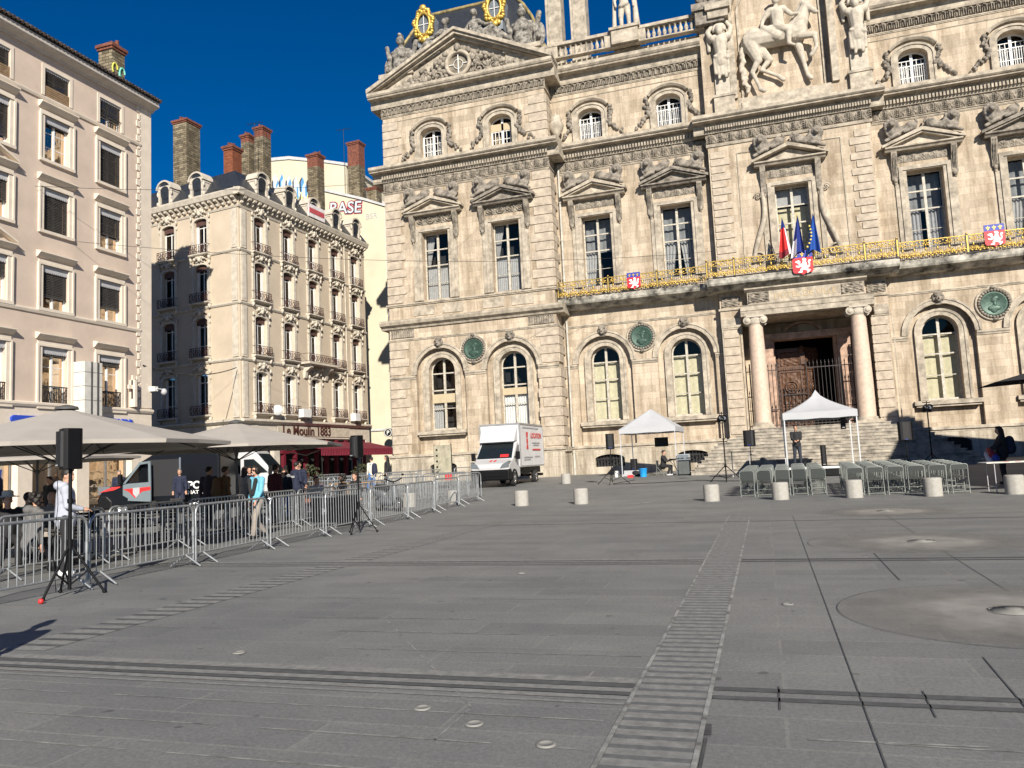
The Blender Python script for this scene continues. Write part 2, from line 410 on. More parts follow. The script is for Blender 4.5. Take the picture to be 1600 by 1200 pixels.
def strip(mb, x0, y0, x1, y1, w, h=.004):
    """thin ground strip from a to b following the slope"""
    d = Vector((x1-x0, y1-y0)); L_ = d.length; d /= L_; n = Vector((-d.y, d.x))*w/2; k = max(1, int(L_/3)); vs = []; fs = []
    for i in range(k+1):
        x = x0+(x1-x0)*i/k; y = y0+(y1-y0)*i/k; z = gz(y)+h
        vs += [(x-n.x, y-n.y, z), (x+n.x, y+n.y, z)]
    for i in range(k): fs.append((2*i+1, 2*i, 2*i+2, 2*i+3))
    mb.add(vs, fs)
def joints(name, mats, segs, label, h=.004):
    mb = MB()
    for s in segs: mb.mi = s[5] if len(s) > 5 else 0; strip(mb, *s[:5], h=h)
    o = mb.build(name, mats); return tag(o, label, kind='structure')
R_ = random.Random(3)
jl = []
for i, y in enumerate([4.57, 4.12, 3.67, 3.2, 2.75, 6.05, 6.7, 7.3, 8.4, 9.8, 13.4, 15.2, 17.9, 19.6]):
    x = -7.5+R_.random()
    while x < -1:
        l = .6+R_.random()*2.2; jl.append((x, y+.02*R_.random(), min(x+l, -1), y+.02*R_.random(), .010+.006*R_.random(), 0)); x += l+R_.random()*(.3 if i < 4 else 2.5)
for y in [9.82, 4.46, 13.5]: jl.append((.46, y, 4.5, y-.05, .014, 0))
jl += [(-3.69, 7.19, -1.85, 4.7, .01, 0), (-1.85, 4.66, -1.85, 4.1, .01, 0), (.1, 4.46, .95, 4.5, .02, 0), (-2.9, 5.0, -2.85, 5.6, .012, 0), (-2.1, 5.0, -2.05, 5.6, .012, 0), (-1.3, 5.0, -1.27, 5.6, .012, 0)]
joints('paving_joint', [JL, JD], jl, 'pale worn joints between paving slabs left of the drain')
jd = [(.42, 2.2, .49, 19, .009, 0), (2.05, 2, 2.36, 19, .008, 0), (1.27, 5.0, 1.33, 6.3, .01, 0), (1.31, 9.7, 1.34, 12.1, .012, 0), (-.03, 4.92, -.03, 5.4, .012, 0), (.78, 4.92, .80, 5.42, .010, 0), (-.41, 2, -.41, 4.4, .018, 0), (3.4, 3, 3.5, 12, .014, 0), (-.41, 4.45, -.42, 4.62, .05, 0)]
joints('open_joint', [JD], jd, 'dark open joints in the paving right of the drain', h=.005)
# narrow drain grilles running towards the town hall
BD2 = mat('band_bar_dark', (.088, .091, .091), .85, var=.18, scale=10)
def grille(name, x0, x1, y0, y1, pitch, duty, label, edge=.028):
    mb = MB(); n = int((y1-y0)/pitch)
    for i in range(n):
        y = y0+i*pitch; h = .004
        mb.mi = 1; strip(mb, x0+edge/2, y+pitch*duty/2, x1-edge/2, y+pitch*duty/2, pitch*duty, h)
        mb.mi = 0; strip(mb, x0+edge/2, y+pitch*(1+duty)/2, x1-edge/2, y+pitch*(1+duty)/2, pitch*(1-duty), h)
    mb.mi = 2
    if edge > .001:
        for x in (x0, x1): strip(mb, x, y0, x, y1, edge, .008)
    return tag(mb.build(name, [BD if edge > .001 else BD2, BLm, JL]), label, kind='structure')
grille('drain_channel', -.91, -.44, 2.2, 19.4, .145, .62, 'slotted stone drain strip running straight to the entrance steps')
grille('striped_band', -6.9, -6.38, 5.66, 19.5, .235, .66, 'striped band of light and dark stone bars beside the barriers', edge=0)
mb = MB()
for y0, k in ((4.92, 1.0), (11.15, .9)):
    for x0, x1 in ((-14, -.93), (-.42, 9)):
        for dy, w, mi in ((0, .035, 1), (.13, .09, 1), (.2, .075, 0), (.29, .09, 1), (.385, .085, 0), (.49, .1, 1), (.555, .03, 1)):
            if mi == 1 and x0 > -1: continue
            mb.mi = mi; strip(mb, x0, y0+dy+(.12 if x0 < -1 else 0), x1, y0+dy-(.02 if x0 < -1 else .03), w, .005)
strip(mb, -8, 18.4, 6, 17.2, .06)
tag(mb.build('cross_band', [BD2, BLm]), 'twin dark lines set across the square at right angles to the drain', kind='structure')
# fountain discs with their nozzle plates
FD = mat('water_worn_stone', (.275, .262, .236), .75, var=.16, scale=2.2)
for i, (x, y, r) in enumerate([(1.95, 7.95, 1.42), (2.16, 13.4, 1.62), (2.5, 19.55, 1.5)]):
    mb = MB(); vs = [(0, 0, .006)]; n = 64
    for rr in (.35, .7, 1.0):
        for k in range(n): a = 2*pi*k/n; q = r*rr*(1+.012*sin(3*a+i)); vs.append((q*cos(a), q*sin(a), .006-.001*rr))
    fs = [(0, 1+k, 1+(k+1) % n) for k in range(n)]
    for j in range(2): fs += [(1+j*n+k, 1+(j+1)*n+k, 1+(j+1)*n+(k+1) % n, 1+j*n+(k+1) % n) for k in range(n)]
    mb.add(vs, fs); o = mb.build('fountain_disc', FD); o.location = (x, y, gz(y)); tag(o, 'round water-worn patch of paving around a jet', kind='structure')
    # soft edge: the stone is worn pale at the middle only
    mm = FD.copy() if i == 0 else o.data.materials[0]
    if i == 0:
        n_ = mm.node_tree; b_ = n_.nodes["Principled BSDF"]; tcn = n_.nodes.new("ShaderNodeTexCoord"); ln = n_.nodes.new("ShaderNodeVectorMath"); ln.operation = 'LENGTH'; n_.links.new(tcn.outputs["Object"], ln.inputs[0])
        nz = n_.nodes.new("ShaderNodeTexNoise"); nz.inputs["Scale"].default_value = 2.5
        ad = n_.nodes.new("ShaderNodeMath"); ad.operation = 'MULTIPLY_ADD'; ad.inputs[1].default_value = .5; n_.links.new(nz.outputs[0], ad.inputs[0]); n_.links.new(ln.outputs["Value"], ad.inputs[2])
        rp = n_.nodes.new("ShaderNodeValToRGB"); rp.color_ramp.elements[0].position = .75; rp.color_ramp.elements[1].position = 1.0
        dv = n_.nodes.new("ShaderNodeMath"); dv.operation = 'DIVIDE'; dv.inputs[1].default_value = 1.72; n_.links.new(ad.outputs[0], dv.inputs[0]); n_.links.new(dv.outputs[0], rp.inputs[0])
        rp.color_ramp.elements[0].color = (0, 0, 0, 1); rp.color_ramp.elements[1].color = (1, 1, 1, 1); rp.color_ramp.elements[0].position = .45; ad.inputs[1].default_value = .35
        tr = n_.nodes.new("ShaderNodeBsdfTransparent"); mx = n_.nodes.new("ShaderNodeMixShader"); n_.links.new(rp.outputs[0], mx.inputs[0]); n_.links.new(b_.outputs[0], mx.inputs[1]); n_.links.new(tr.outputs[0], mx.inputs[2]); n_.links.new(mx.outputs[0], n_.nodes["Material Output"].inputs[0]); FDS = mm
    o.data.materials[0] = FDS
    mb = MB(); pts = [(r*cos(2*pi*k/96), r*sin(2*pi*k/96)) for k in range(97)]
    for a, b in zip(pts[:-1], pts[1:]): strip(mb, a[0]+x, a[1]+y, b[0]+x, b[1]+y, .007, .009)
    if i < 2: tag(mb.build('ring_joint', JD), 'thin circular joint around a water jet', kind='structure')
    mb = MB(); mb.lathe((0, 0, 0), [(.17, 0), (.165, .014), (.07, .018), (.06, .03), (0, .032)], 24); mb.lathe((0, 0, 0), [(.2, .005), (.19, .016)], 24)
    o = mb.build('jet_plate', mat('jet_plate_metal', (.22, .212, .19), .8)); tag(top(o, (x, y, gz(y)+.006)), ['pale round water-jet plate at the right edge of the picture', 'pale round water-jet plate in the middle patch of worn paving', 'farthest round water-jet plate, in front of the bollards'][i], 'jet plate', 'water-jet plates let into the paving')
for i, (x, y) in enumerate([(-4.38, 5.80), (-2.15, 4.63), (-1.72, 4.4), (-1.22, 4.15), (-3.66, 24.68), (-3.25, 10.3), (.1, 8.2)]):
    mb = MB(); mb.lathe((0, 0, 0), [(.055, 0), (.052, .008), (.036, .009), (.034, .004), (0, .004)], 20)
    w = 2.6 if i == 4 else 1
    o = mb.build('ground_stud', mat('stud_metal', (.24, .235, .215), .8)); o.scale = (w, w, 1)
    tag(top(o, (x, y, gz(y)+.005)), ['round stud just above the twin dark lines, far left', 'leftmost of the three round studs near the bottom edge', 'middle one of the three round studs near the bottom edge', 'round stud nearest the drain at the bottom edge', 'large flat disc in the paving between two bollards', 'small round stud in the open paving left of the drain', 'small round stud in the paving right of the drain'][i], 'ground stud', 'round studs in the paving')

# ---------------------------------------------------------------- town hall
HX, HY, HZ = 2.75, 50.0, 0.5
HALL = thing('town_hall', (HX, HY, HZ), 0, 'huge cream stone town hall with carved cornices, gilded balcony and sunken entrance', 'town hall')
OFF = Matrix.Translation((-HX, -HY, -HZ))
def FR(Y):   # facade frame: (u, d, z) -> town hall local, d towards the square
    return OFF @ Matrix(((1, 0, 0, 0), (0, -1, 0, Y), (0, 0, 1, 0), (0, 0, 0, 1)))
YM, YP, YB = 50.0, 48.4, 49.35
# bays: (centre, plane)
BM = [-9.45, -4.25]; BR = [10.15, 15.35, 20.5]; BP = [-20.3, -15.25]; CB = 2.8
def ac(u, v, h):      # acanthus leaves, upright
    w = .62*h/.6; t = (u/w) % 1-.5
    leaf = max(0, 1-(abs(t)/(.46*(1-v*.35)))**2)*(.35+.65*sin(pi*min(1, v*1.05)))
    return max(0, leaf*(1-.55*abs(sin(9*pi*v+abs(t)*14))*min(1, abs(t)*5)) - (.35 if abs(t) < .04 else 0)) + .35*max(0, sin(pi*v*2+4*abs(t)*pi))*(abs(t) > .33)
def scroll(u, v, h):
    w = 1.25*h; t = (u/w) % 1-.5; k = int(u//w) % 2; x = t*2.1; y = (v-.5)*2.1*(1 if k else -1); r = hypot(x, y); a = atan2(y, x)
    s = .5+.5*cos(a*1-r*13); return max(0, min(1, 1.5*s-.35))*(1.0 if r < .98 else .45*(.5+.5*sin(u*30)*sin(v*15)))
def arcade(u, v, h):
    w = .36; t = (u/w) % 1-.5; k = int(u//w) % 2
    r = hypot(t*1.5, max(0, v-.55)*1.6); a = 1 if .42 < (abs(t)*1.5 if v < .55 else r) < .68 else 0
    return a + (.8 if (abs(t) < .1 and v < .6+.2*k) else 0)+(.9 if v > .93 or v < .06 else 0)
def flutes(u, v, h): return .5+.5*cos(u*2*pi/.16) if .12 < v < .88 else 1
def foliage(u, v, h):
    return max(0, .45+.5*sin(u*9+2*sin(v*9))*sin(v*11+1.7*sin(u*6.3))+.3*sin(u*21+v*7)*sin(v*17-u*5))
def floor0(mb, u0, u1, cs):
    """ground-floor wall: deep arched bays"""
    mb.wall(u0, u1, 2.35, 10.1, [(c, 1.78, 2.36, 7.7, 1.78) for c in cs], .34)
def arch_back(mb, cs):      # the recessed panel behind each arch, pierced by the window
    for c in cs: mb.wall(c-1.79, c+1.79, 2.34, 9.55, [(c, .95, 3.9, 7.86, .93)], .45, d=-.34)
def win_hall(Y, c, kind, lab=None):
    """window: dark room box, cream casements, curtains, glass"""
    w = MB(FR(Y)); fr = MB(FR(Y)); cu = MB(FR(Y)); gl = MB(FR(Y)); cm = CURT
    if kind[0] == 'A':
        hw, zb, zs, ri, d = .95, 3.9, 7.86, .93, -.34
        rows = [5.35, 6.6, 7.75]; zt = zs+ri
    elif kind[0] == 'B':
        hw, zb, zs, ri, d = .97, 12.75, 17.45, 0, -.1; rows = [15.2, 16.3]; zt = zs
        if kind == 'Bd': rows = [15.2, 16.3]
    else:
        hw, zb, zs, ri, d = .8, 22.75, 24.35, .5, -.1; rows = [23.3, 23.85, 24.35]; zt = zs+ri
    di = d-.40
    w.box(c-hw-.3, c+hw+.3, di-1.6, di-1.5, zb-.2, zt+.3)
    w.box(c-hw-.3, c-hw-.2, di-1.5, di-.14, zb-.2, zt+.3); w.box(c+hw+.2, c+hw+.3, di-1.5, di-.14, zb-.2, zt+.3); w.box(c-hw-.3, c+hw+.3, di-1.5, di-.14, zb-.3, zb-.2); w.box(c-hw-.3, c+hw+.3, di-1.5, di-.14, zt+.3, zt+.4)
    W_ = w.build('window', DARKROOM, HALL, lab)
    # frame
    dd0, dd1 = di-.06, di+.03
    fr.ring(c, hw-.09, hw+.02, zb, zs, max(0, ri-.09), ri+.02 if ri else 0, dd0, dd1) if ri else (fr.box(c-hw, c-hw+.09, dd0, dd1, zb, zs), fr.box(c+hw-.09, c+hw, dd0, dd1, zb, zs), fr.box(c-hw+.09, c+hw-.09, dd0, dd1, zs-.09, zs))
    fr.box(c-hw+.09, c+hw-.09, dd0, dd1, zb, zb+.12); fr.box(c-.075, c+.075, dd0, dd1+.02, zb+.12, zt-.09)
    for i, z in enumerate(rows):
        t = .085 if (kind[0] == 'A' and i != 0) or (kind[0] == 'B') else .045
        if kind[0] == 'C': t = .035
        fr.box(c-hw+.08, c-.075, dd0+.01, dd1+.01, z-t/2, z+t/2); fr.box(c+.075, c+hw-.08, dd0+.01, dd1+.01, z-t/2, z+t/2)
    if kind[0] == 'B' and kind != 'Bd': 
        for s_ in (-1, 1): fr.box(c+s_*.5-.42, c+s_*.5+.42, dd0+.01, dd1, 13.95, 13.98)
    if kind[0] == 'C':
        for s_ in (-.27, .27, -.53, .53): fr.box(c+s_-.015, c+s_+.015, dd0+.01, dd1, zb+.1, zs)
    fr.build('casement', FRAMEWW if kind[0] == 'C' else FRAMEW, W_)
    gl.add([(c-hw, di-.02, zb), (c+hw, di-.02, zb), (c+hw, di-.02, zs), (c-hw, di-.02, zs)], [(0, 1, 2, 3)])
    if ri: o = gl.outline(c, hw, zb, zs, ri)[1:-1]; gl.add([(p[0], di-.02, p[1]) for p in o], [tuple(range(len(o)))])
    gl.build('glass', GLASS, W_)
    def drape(u0, u1, z0, z1, dd, amp=.05, pit=.17, u0b=None, u1b=None):
        n = max(6, int((u1-u0)/.03)); vs = []; fs = []
        for j in range(2):
            z = (z0, z1)[j]; a = u0 if j or u0b is None else u0b; b = u1 if j or u1b is None else u1b
            for i in range(n+1):
                u = a+(b-a)*i/n; vs.append((u, dd+amp*sin(2*pi*(u0+(u1-u0)*i/n)/pit), z))
        for i in range(n): fs.append((i, i+1, n+2+i, n+1+i))
        cu.add(vs, fs)
    k = kind[1:]
    VEIL = mat('grey_veil', (.27, .28, .285), .9, var=.15, scale=1.5)
    if k == 'y':
        drape(c-hw+.05, c+hw-.05, zb, 7.7, di-.25, .012, .5); cm = BLINDY
    elif k == 'p1':       # tan blind in the middle, curtain one side below
        cu.mi = 1; cu.box(c-hw+.02, c+hw-.02, di-.055, di-.035+.09, 5.75, 6.35); cu.mi = 0; drape(c-hw+.05, c-.25, zb, 5.8, di-.2); cm = [CURT, BLINDT]
    elif k == 'p2':
        cu.mi = 1; cu.box(c-hw+.02, c+hw-.02, di-.055, di-.035+.09, 5.95, 6.4); cu.mi = 0; drape(c-hw+.05, c+hw-.05, zb, 6.0, di-.2, .03); cm = [FRAMEWW, BLINDT]
    elif k == 'n':        # sheers over the lower lights, dark above
        drape(c-hw+.05, c+hw-.05, zb, 15.15, di-.2, .03, .13); drape(c-hw+.05, c-.3, 15.2, 17.4, di-.3, .04, .15, c-hw+.05, c-.75); cm = CURT
    if k in 'lrg':
        cu.mi = 1; drape(c-hw+.05, c+hw-.05, 15.2, 17.4, di-.5, .02, .4); cu.mi = 0; cm = [CURT, VEIL]
    if k == 'l':        # gathered curtain on the left only
        drape(c-hw+.05, c-.12, zb, 15.15, di-.25, .05, .2, c-hw+.05, c-.42)
    elif k == 'r':
        drape(c-hw+.05, c-.1, zb, 15.15, di-.25, .06, .22, c-hw+.05, c-.5); drape(c+.1, c+hw-.05, zb, 15.15, di-.3, .05, .2, c+.4, c+hw-.05)
    elif k == 'g':
        cm = [CURTG, VEIL]; drape(c-hw+.05, c-.3, zb, 15.15, di-.25, .05, .2); drape(c+.1, c+hw-.05, zb, 15.15, di-.25, .05, .2)
    if k == 'd':        # central window: pale panels with gilded lines
        cm = [BLINDY, GOLD, CURT]; cu.box(c-hw, c+hw, di-.5, di-.45, 12.75, 16.3); cu.mi = 2; cu.box(c-hw, c+hw, di-.3, di-.28, 16.35, 17.4); cu.mi = 1
        for s_ in (-.5, .5):
            cu.tube([(c+s_+.2*cos(a*pi/8), di-.44, 14.2+.2*sin(a*pi/8)) for a in range(17)], .018, 5)
            for q in (-.28, .28): cu.box(c+s_+q-.012, c+s_+q+.012, di-.45, di-.43, 13, 16.2)
    elif k == 'b':        # attic with blind
        cu.box(c-hw, c+hw, di-.02, di+.05, 23.9, zs+.05); cm = BLINDT
        drape(c-hw+.1, c-.15, zb, 23.8, di-.3)
    elif k == 'w' or k == 'v':
        drape(c-hw+.1, c-.15, zb, 24.3, di-.3); drape(c+.25, c+hw-.05, zb, 24.3, di-.3)
    if cu.v: cu.build('curtain' if k not in ('y', 'b') else 'blind', cm, W_)
    if k == 'v' or k == 'w':     # attic guard bars
        if k == 'v':
            gb = MB(FR(Y))
            for i in range(13): u = c-hw+.08+i*(2*hw-.16)/12; gb.box(u-.012, u+.012, di+.18, di+.20, zb+.1, 23.95)
            gb.box(c-hw, c+hw, di+.175, di+.205, 23.93, 23.97); gb.box(c-hw, c+hw, di+.175, di+.205, zb+.1, zb+.14); gb.build('guard_rail', FRAMEWW, W_)
    return W_

DENT = mat('dentil_stone', (.42, .365, .29), .9, var=.25, scale=3)
# masonry per section --------------------------------------------------
secs = [('pavilion', YP, -23.95, -12.1, BP), ('wing', YM, -12.1, -1.95, BM), ('east_wing', YM, 7.45, 24, BR)]
for nm, Y, u0, u1, cs in secs:
    mb = MB(FR(Y))
    floor0(mb, u0, u1, cs); arch_back(mb, cs)
    mb.wall(u0, u1, 10.1, 12.55, [], .1)
    mb.wall(u0, u1, 12.55, 20.5, [(c, .97, 12.75, 17.45, 0) for c in cs], .5)
    mb.wall(u0, u1, 20.5, 22.4, [], .1)
    mb.wall(u0, u1, 22.4, 27.9, [(c, .8, 22.75, 24.35, .5) for c in cs], .5)
    if nm == 'pavilion':
        for x, s in ((-12.1, 1), (-23.95, -1)):
            mb.add([(x, 0, .3), (x, -1.6 if s > 0 else -22, .3), (x, -1.6 if s > 0 else -22, 27.9), (x, 0, 27.9)], [(0, 1, 2, 3)])
    mb.build('wall', STONE, HALL)
    # plinth
    pl = MB(FR(Y)); gr = MB(FR(Y))
    ends = (u0, u1) if nm != 'pavilion' else (u0-.12, u1+.12)
    ops = [(c, .95, .95, 1.45, .28) for c in cs]
    pl.wall(ends[0], ends[1], .2, 2.05, ops, .35, d=.12)
    for c in cs: pl.box(c-1.0, c+1.0, -.25, -.23, .8, 1.9)
    if nm == 'pavilion':
        pl.add([(ends[1], .12, .2), (ends[1], -1.6, .2), (ends[1], -1.6, 2.05), (ends[1], .12, 2.05)], [(0, 1, 2, 3)])
    pl.build('plinth', STONE_LOW, HALL)
    for c in cs:
        gm = MB(FR(Y))
        gm.mi = 1; gm.box(c-.95, c+.95, -.22, -.2, .95, 1.73); gm.mi = 0
        for i in range(9): u = c-.8+i*.2; gm.box(u-.015, u+.015, .0, .03, .95, 1.66-abs(u-c)*.15); gm.box(u-.05, u+.05, .0, .03, 1.22+.1*(i % 2), 1.3+.1*(i % 2))
        gm.box(c-.93, c+.93, .0, .02, 1.45, 1.48)
        gm.build('basement_grille', [IRON, DARKROOM], HALL)
    # ledges and mouldings
    tr = MB(FR(Y)); e0, e1 = (u0, u1) if nm != 'pavilion' else (u0, u1)
    def M_(z0, z1, p, back=-.02, ext=True, prof=None):
        x = p if (nm == 'pavilion' and ext) else 0; bk = -1.62 if nm == 'pavilion' else back
        tr.mold(e0-x, e1+x, prof or [(bk, z0), (p*.55, z0), (p*.6, z0+(z1-z0)*.35), (p, z0+(z1-z0)*.45), (p, z1-.03), (p-.03, z1), (bk, z1)])
    M_(2.05, 2.35, .24)
    M_(10.1, 10.26, .09)
    for c in cs:
        tr.ring(c, 1.72, 2.04, 7.7, 7.7, 1.72, 2.02, 0, .09); tr.ring(c, 1.95, 2.08, 7.7, 7.7, 1.95, 2.06, .085, .14); tr.ring(c, 1.72, 1.80, 7.7, 7.7, 1.72, 1.80, .085, .12)
        tr.ring(c, .95, 1.32, 3.9, 7.86, .93, 1.25, -.34, -.2); tr.ring(c, 1.22, 1.36, 3.9, 7.86, 1.17, 1.32, -.21, -.15)
        tr.box(c-1.75, c+1.75, -.34, .22, 3.62, 3.86); tr.box(c-1.66, c+1.66, -.34, .12, 3.5, 3.62)
    # impost band between arches
    xs_ = [e0]+[v for c in cs for v in (c-1.78, c+1.78)]+[e1]
    for a, b in zip(xs_[::2], xs_[1::2]):
        if b-a > .2 and a < 16: tr.mold(a-(.0 if a > e0 else 0), b, [(-.02, 7.42), (.05, 7.42), (.07, 7.5), (.13, 7.56), (.13, 7.66), (.0, 7.7)])
    if nm == 'pavilion':
        M_(11.15, 11.55, .55, prof=[(-1.62, 10.95), (.12, 10.95), (.2, 11.1), (.42, 11.2), (.5, 11.38), (.5, 11.5), (.05, 11.62), (-1.62, 11.62)])
        M_(12.5, 12.68, .14)
        for u in (-21.3, -19.2, -16.3, -14.3): tr.mold(u-.75, u+.75, [(0, 11.75), (.05, 11.75), (.05, 12.4), (0, 12.4)])
    for z0, z1, p in ((20.55, 20.66, .07), (20.66, 20.74, .12)): M_(z0, z1, p)
    # main cornice
    M_(0, 0, .82, prof=[(-1.62 if nm == 'pavilion' else -.02, 21.4), (.14, 21.4), (.18, 21.5), (.22, 21.96), (.72, 22.0), (.74, 22.08), (.8, 22.1), (.88, 22.17), (.88, 22.36), (.0, 22.6), (-1.62 if nm == 'pavilion' else -.02, 22.6)])
    M_(25.72, 25.78, .04); M_(26.08, 26.22, .08)
    if nm != 'pavilion':
        M_(0, 0, .8, prof=[(-.02, 26.78), (.12, 26.78), (.16, 26.9), (.2, 27.3), (.66, 27.34), (.69, 27.44), (.74, 27.46), (.84, 27.58), (.84, 27.8), (.1, 28.05), (-.6, 28.05)])
        tr.box(e0, e1, -.6, .1, 28.05, 28.36)
    tr.build('moulding', TRIM, HALL)
    # dentils
    dn = MB(FR(Y)); p = .21; a0, a1 = (e0-.1, e1+.1) if nm == 'pavilion' else (e0, e1)
    n = int((a1-a0)/.19)
    for i in range(n): u = a0+(i+.5)*(a1-a0)/n; dn.box(u-.055, u+.055, .15, .36, 21.55, 21.79)
    dn.build('dentil_course', DENT, HALL)
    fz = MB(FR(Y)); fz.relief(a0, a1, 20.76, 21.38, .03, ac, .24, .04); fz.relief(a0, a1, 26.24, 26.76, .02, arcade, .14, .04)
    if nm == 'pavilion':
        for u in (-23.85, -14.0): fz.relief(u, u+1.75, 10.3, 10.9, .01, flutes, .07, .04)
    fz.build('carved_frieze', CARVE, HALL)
    # per-bay dressings
    for i, c in enumerate(cs):
        wd = MB(FR(Y))
        wd.ring(c, .97, 1.22, 12.75, 17.45, 0, 0, 0, .1); wd.ring(c, 1.16, 1.38, 12.75, 17.5, 0, 0, .0, .17)
        wd.box(c-1.62, c-1.38, 0, .1, 12.75, 16.7); wd.box(c+1.38, c+1.62, 0, .1, 12.75, 16.7)
        wd.build('window_surround', TRIM, HALL)
        pdm = MB(FR(Y)); z = 18.62
        pdm.mold(c-2.05, c+2.05, [(-.01, z), (.42, z), (.5, z+.1), (.62, z+.16), (.62, z+.24), (-.01, z+.28)])
        for s in (-1, 1):
            pdm.prism([(c+s*2.2, z+.24), (c+s*2.2, z+.40), (c, z+1.22), (c, z+1.0)] if s < 0 else [(c, z+1.0), (c, z+1.22), (c+2.2, z+.40), (c+2.2, z+.24)], -.02, .62, 1)
            pdm.prism([(c+s*1.9, z+.28), (c, z+1.0), (c, z+.9), (c+s*1.7, z+.28)], -.02, .5, 1)
        pdm.prism([(c-1.8, z+.25), (c+1.8, z+.25), (c, z+.95)], -.02, .18, 1)
        PD = pdm.build('window_pediment', SOOT if i % 2 else TRIM, HALL)
        cn = MB(FR(Y))
        for s in (-1, 1):
            u = c+s*1.58; cn.mold(u-.16, u+.16, [(0, 17.0), (.1, 17.0), (.16, 17.15), (.14, 17.5), (.26, 18.0), (.4, 18.3), (.42, 18.62), (0, 18.62)])
            for q in (-.07, 0, .07): cn.tube([(u+q, .16, 17.2), (u+q, .22, 17.7), (u+q, .36, 18.1), (u+q, .43, 18.5)], .025, 5)
            cn.ell((u, .1, 16.95), (.13, .12, .16)); cn.ell((u, .08, 16.75), (.07, .07, .1))
        cn.build('console_bracket', CARVE, PD)
        pn = MB(FR(Y)); pn.relief(c-1.35, c+1.35, 18.0, 18.56, .02, scroll if nm == 'pavilion' else ac, .11, .045); pn.build('carved_panel', CARVE, PD)
        # attic window dressing
        at = MB(FR(Y))
        at.ring(c, .8, 1.12, 22.6, 24.35, .5, .76, 0, .1); at.ring(c, 1.06, 1.2, 22.6, 24.35, .72, .84, .0, .16)
        o = [(c-1.45*cos(pi*k/14), 24.45+1.05*sin(pi*k/14)) for k in range(2, 13)]
        vs = []
        for p_ in o:
            k = hypot(p_[0]-c, p_[1]-24.2); dx, dz = (p_[0]-c)/k, (p_[1]-24.2)/k
            vs += [(p_[0]-dx*.16, 0, p_[1]-dz*.16), (p_[0]-dx*.16, .2, p_[1]-dz*.16), (p_[0]-dx*.05, .3, p_[1]-dz*.05), (p_[0]+dx*.02, .3, p_[1]+dz*.02), (p_[0]+dx*.02, 0, p_[1]+dz*.02)]
        N = len(o); fs = [(i2*5+k, i2*5+5+k, i2*5+5+(k+1) % 5, i2*5+(k+1) % 5) for i2 in range(N-1) for k in range(5)]+[(0, 1, 2, 3, 4), (N*5-1, N*5-2, N*5-3, N*5-4, N*5-5)]
        at.add(vs, fs); at.box(c-1.0, c+1.0, -.3, .14, 22.6, 22.74)
        at.build('attic_surround', TRIM, HALL)
        ga = MB(FR(Y)); rg = random.Random(i+int(u0))
        for s in (-1, 1):
            ga.ell((c+s*1.42, .12, 24.75), (.15, .12, .15))
            for q in range(26):
                t = q/25; u = c+s*(1.36+.08*sin(t*9)+(.75*max(0, t-.55)/.45)*1.0); zz = 24.65-1.85*t
                r = .075+.05*sin(pi*t)+.04*rg.random(); ga.ell((u+rg.uniform(-.1, .1)*(1+t), .09+rg.random()*.05, zz+rg.uniform(-.03, .03)), (r, r*.8, r*.9), n=6, m=4)
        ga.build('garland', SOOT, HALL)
        # keystone mask
        ky = MB(FR(Y)); ky.ell((c, .2, 9.72), (.2, .2, .27)); ky.ell((c, .38, 9.7), (.05, .1, .07)); ky.ell((c-.22, .12, 9.75), (.12, .14, .2)); ky.ell((c+.22, .12, 9.75), (.12, .14, .2)); ky.ell((c, .14, 9.98), (.26, .14, .1))
        for s in (-.08, .08): ky.ell((c+s, .36, 9.8), (.045, .04, .035))
        ky.ell((c, .34, 9.56), (.09, .05, .06)); ky.ell((c-.13, .28, 9.88), (.1, .1, .07)); ky.ell((c+.13, .28, 9.88), (.1, .1, .07)); ky.box(c-.17, c+.17, 0, .18, 9.35, 10.05)
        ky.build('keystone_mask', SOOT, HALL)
# lions over the window pediments (one carving, mirrored and copied)
def lion_mesh(s, FRY, c, z):
    m = MB(FRY); f = lambda a, b, h: (c+s*a, b, z+h)
    m.cap(f(.62, .3, .62), f(1.35, .34, .38), .25, .27); m.ell(f(.52, .34, .66), (.33, .3, .33)); m.ell(f(1.5, .4, .42), (.36, .34, .38))
    m.ell(f(1.6, .52, .85), (.27, .27, .3)); m.cap(f(1.6, .7, .78), f(1.62, .88, .74), .15, .12); m.cap(f(1.55, .6, .1), f(2.0, .74, -.12), .12, .1); m.cap(f(1.35, .6, .2), f(1.72, .74, .02), .12, .1)
    m.cap(f(.55, .5, .45), f(.95, .6, .3), .14, .09); m.cap(f(.3, .28, .6), f(.16, .34, .85), .06, .05); m.cap(f(.16, .34, .85), f(.3, .4, 1.05), .05, .06)
    for k in range(16):
        a = 2*pi*k/16; m.ell(f(1.6+.33*cos(a), .48+.05*sin(k*2), .82+.34*sin(a)), (.13, .13, .13), n=6, m=4)
        m.ell(f(1.5+.36*cos(a), .48, .48+.36*sin(a)), .11, n=6, m=4)
    m.ell(f(1.78, .6, 1.08), .08, n=6, m=4); m.ell(f(1.42, .6, 1.08), .08, n=6, m=4)
    for q in (-.1, .1): m.ell(f(1.61+q, .78, .9), .04, n=6, m=4)
    return m
L0 = {}
for nm, Y, u0, u1, cs in secs:
    for c in cs:
        for s in (-1, 1):
            if s not in L0: L0[s] = (lion_mesh(s, OFF @ Matrix(((1, 0, 0, 0), (0, -1, 0, 50), (0, 0, 1, 0), (0, 0, 0, 1))), 0, 19.35).remesh('lion_carving', SOOT, HALL, .032, 1), 0)
            if s in L0 and L0[s][1] == 0: o = L0[s][0]; L0[s] = (o, 1)
            else: o = L0[s][0].copy(); col.objects.link(o)
            o.location = (c, Y-50, 0)
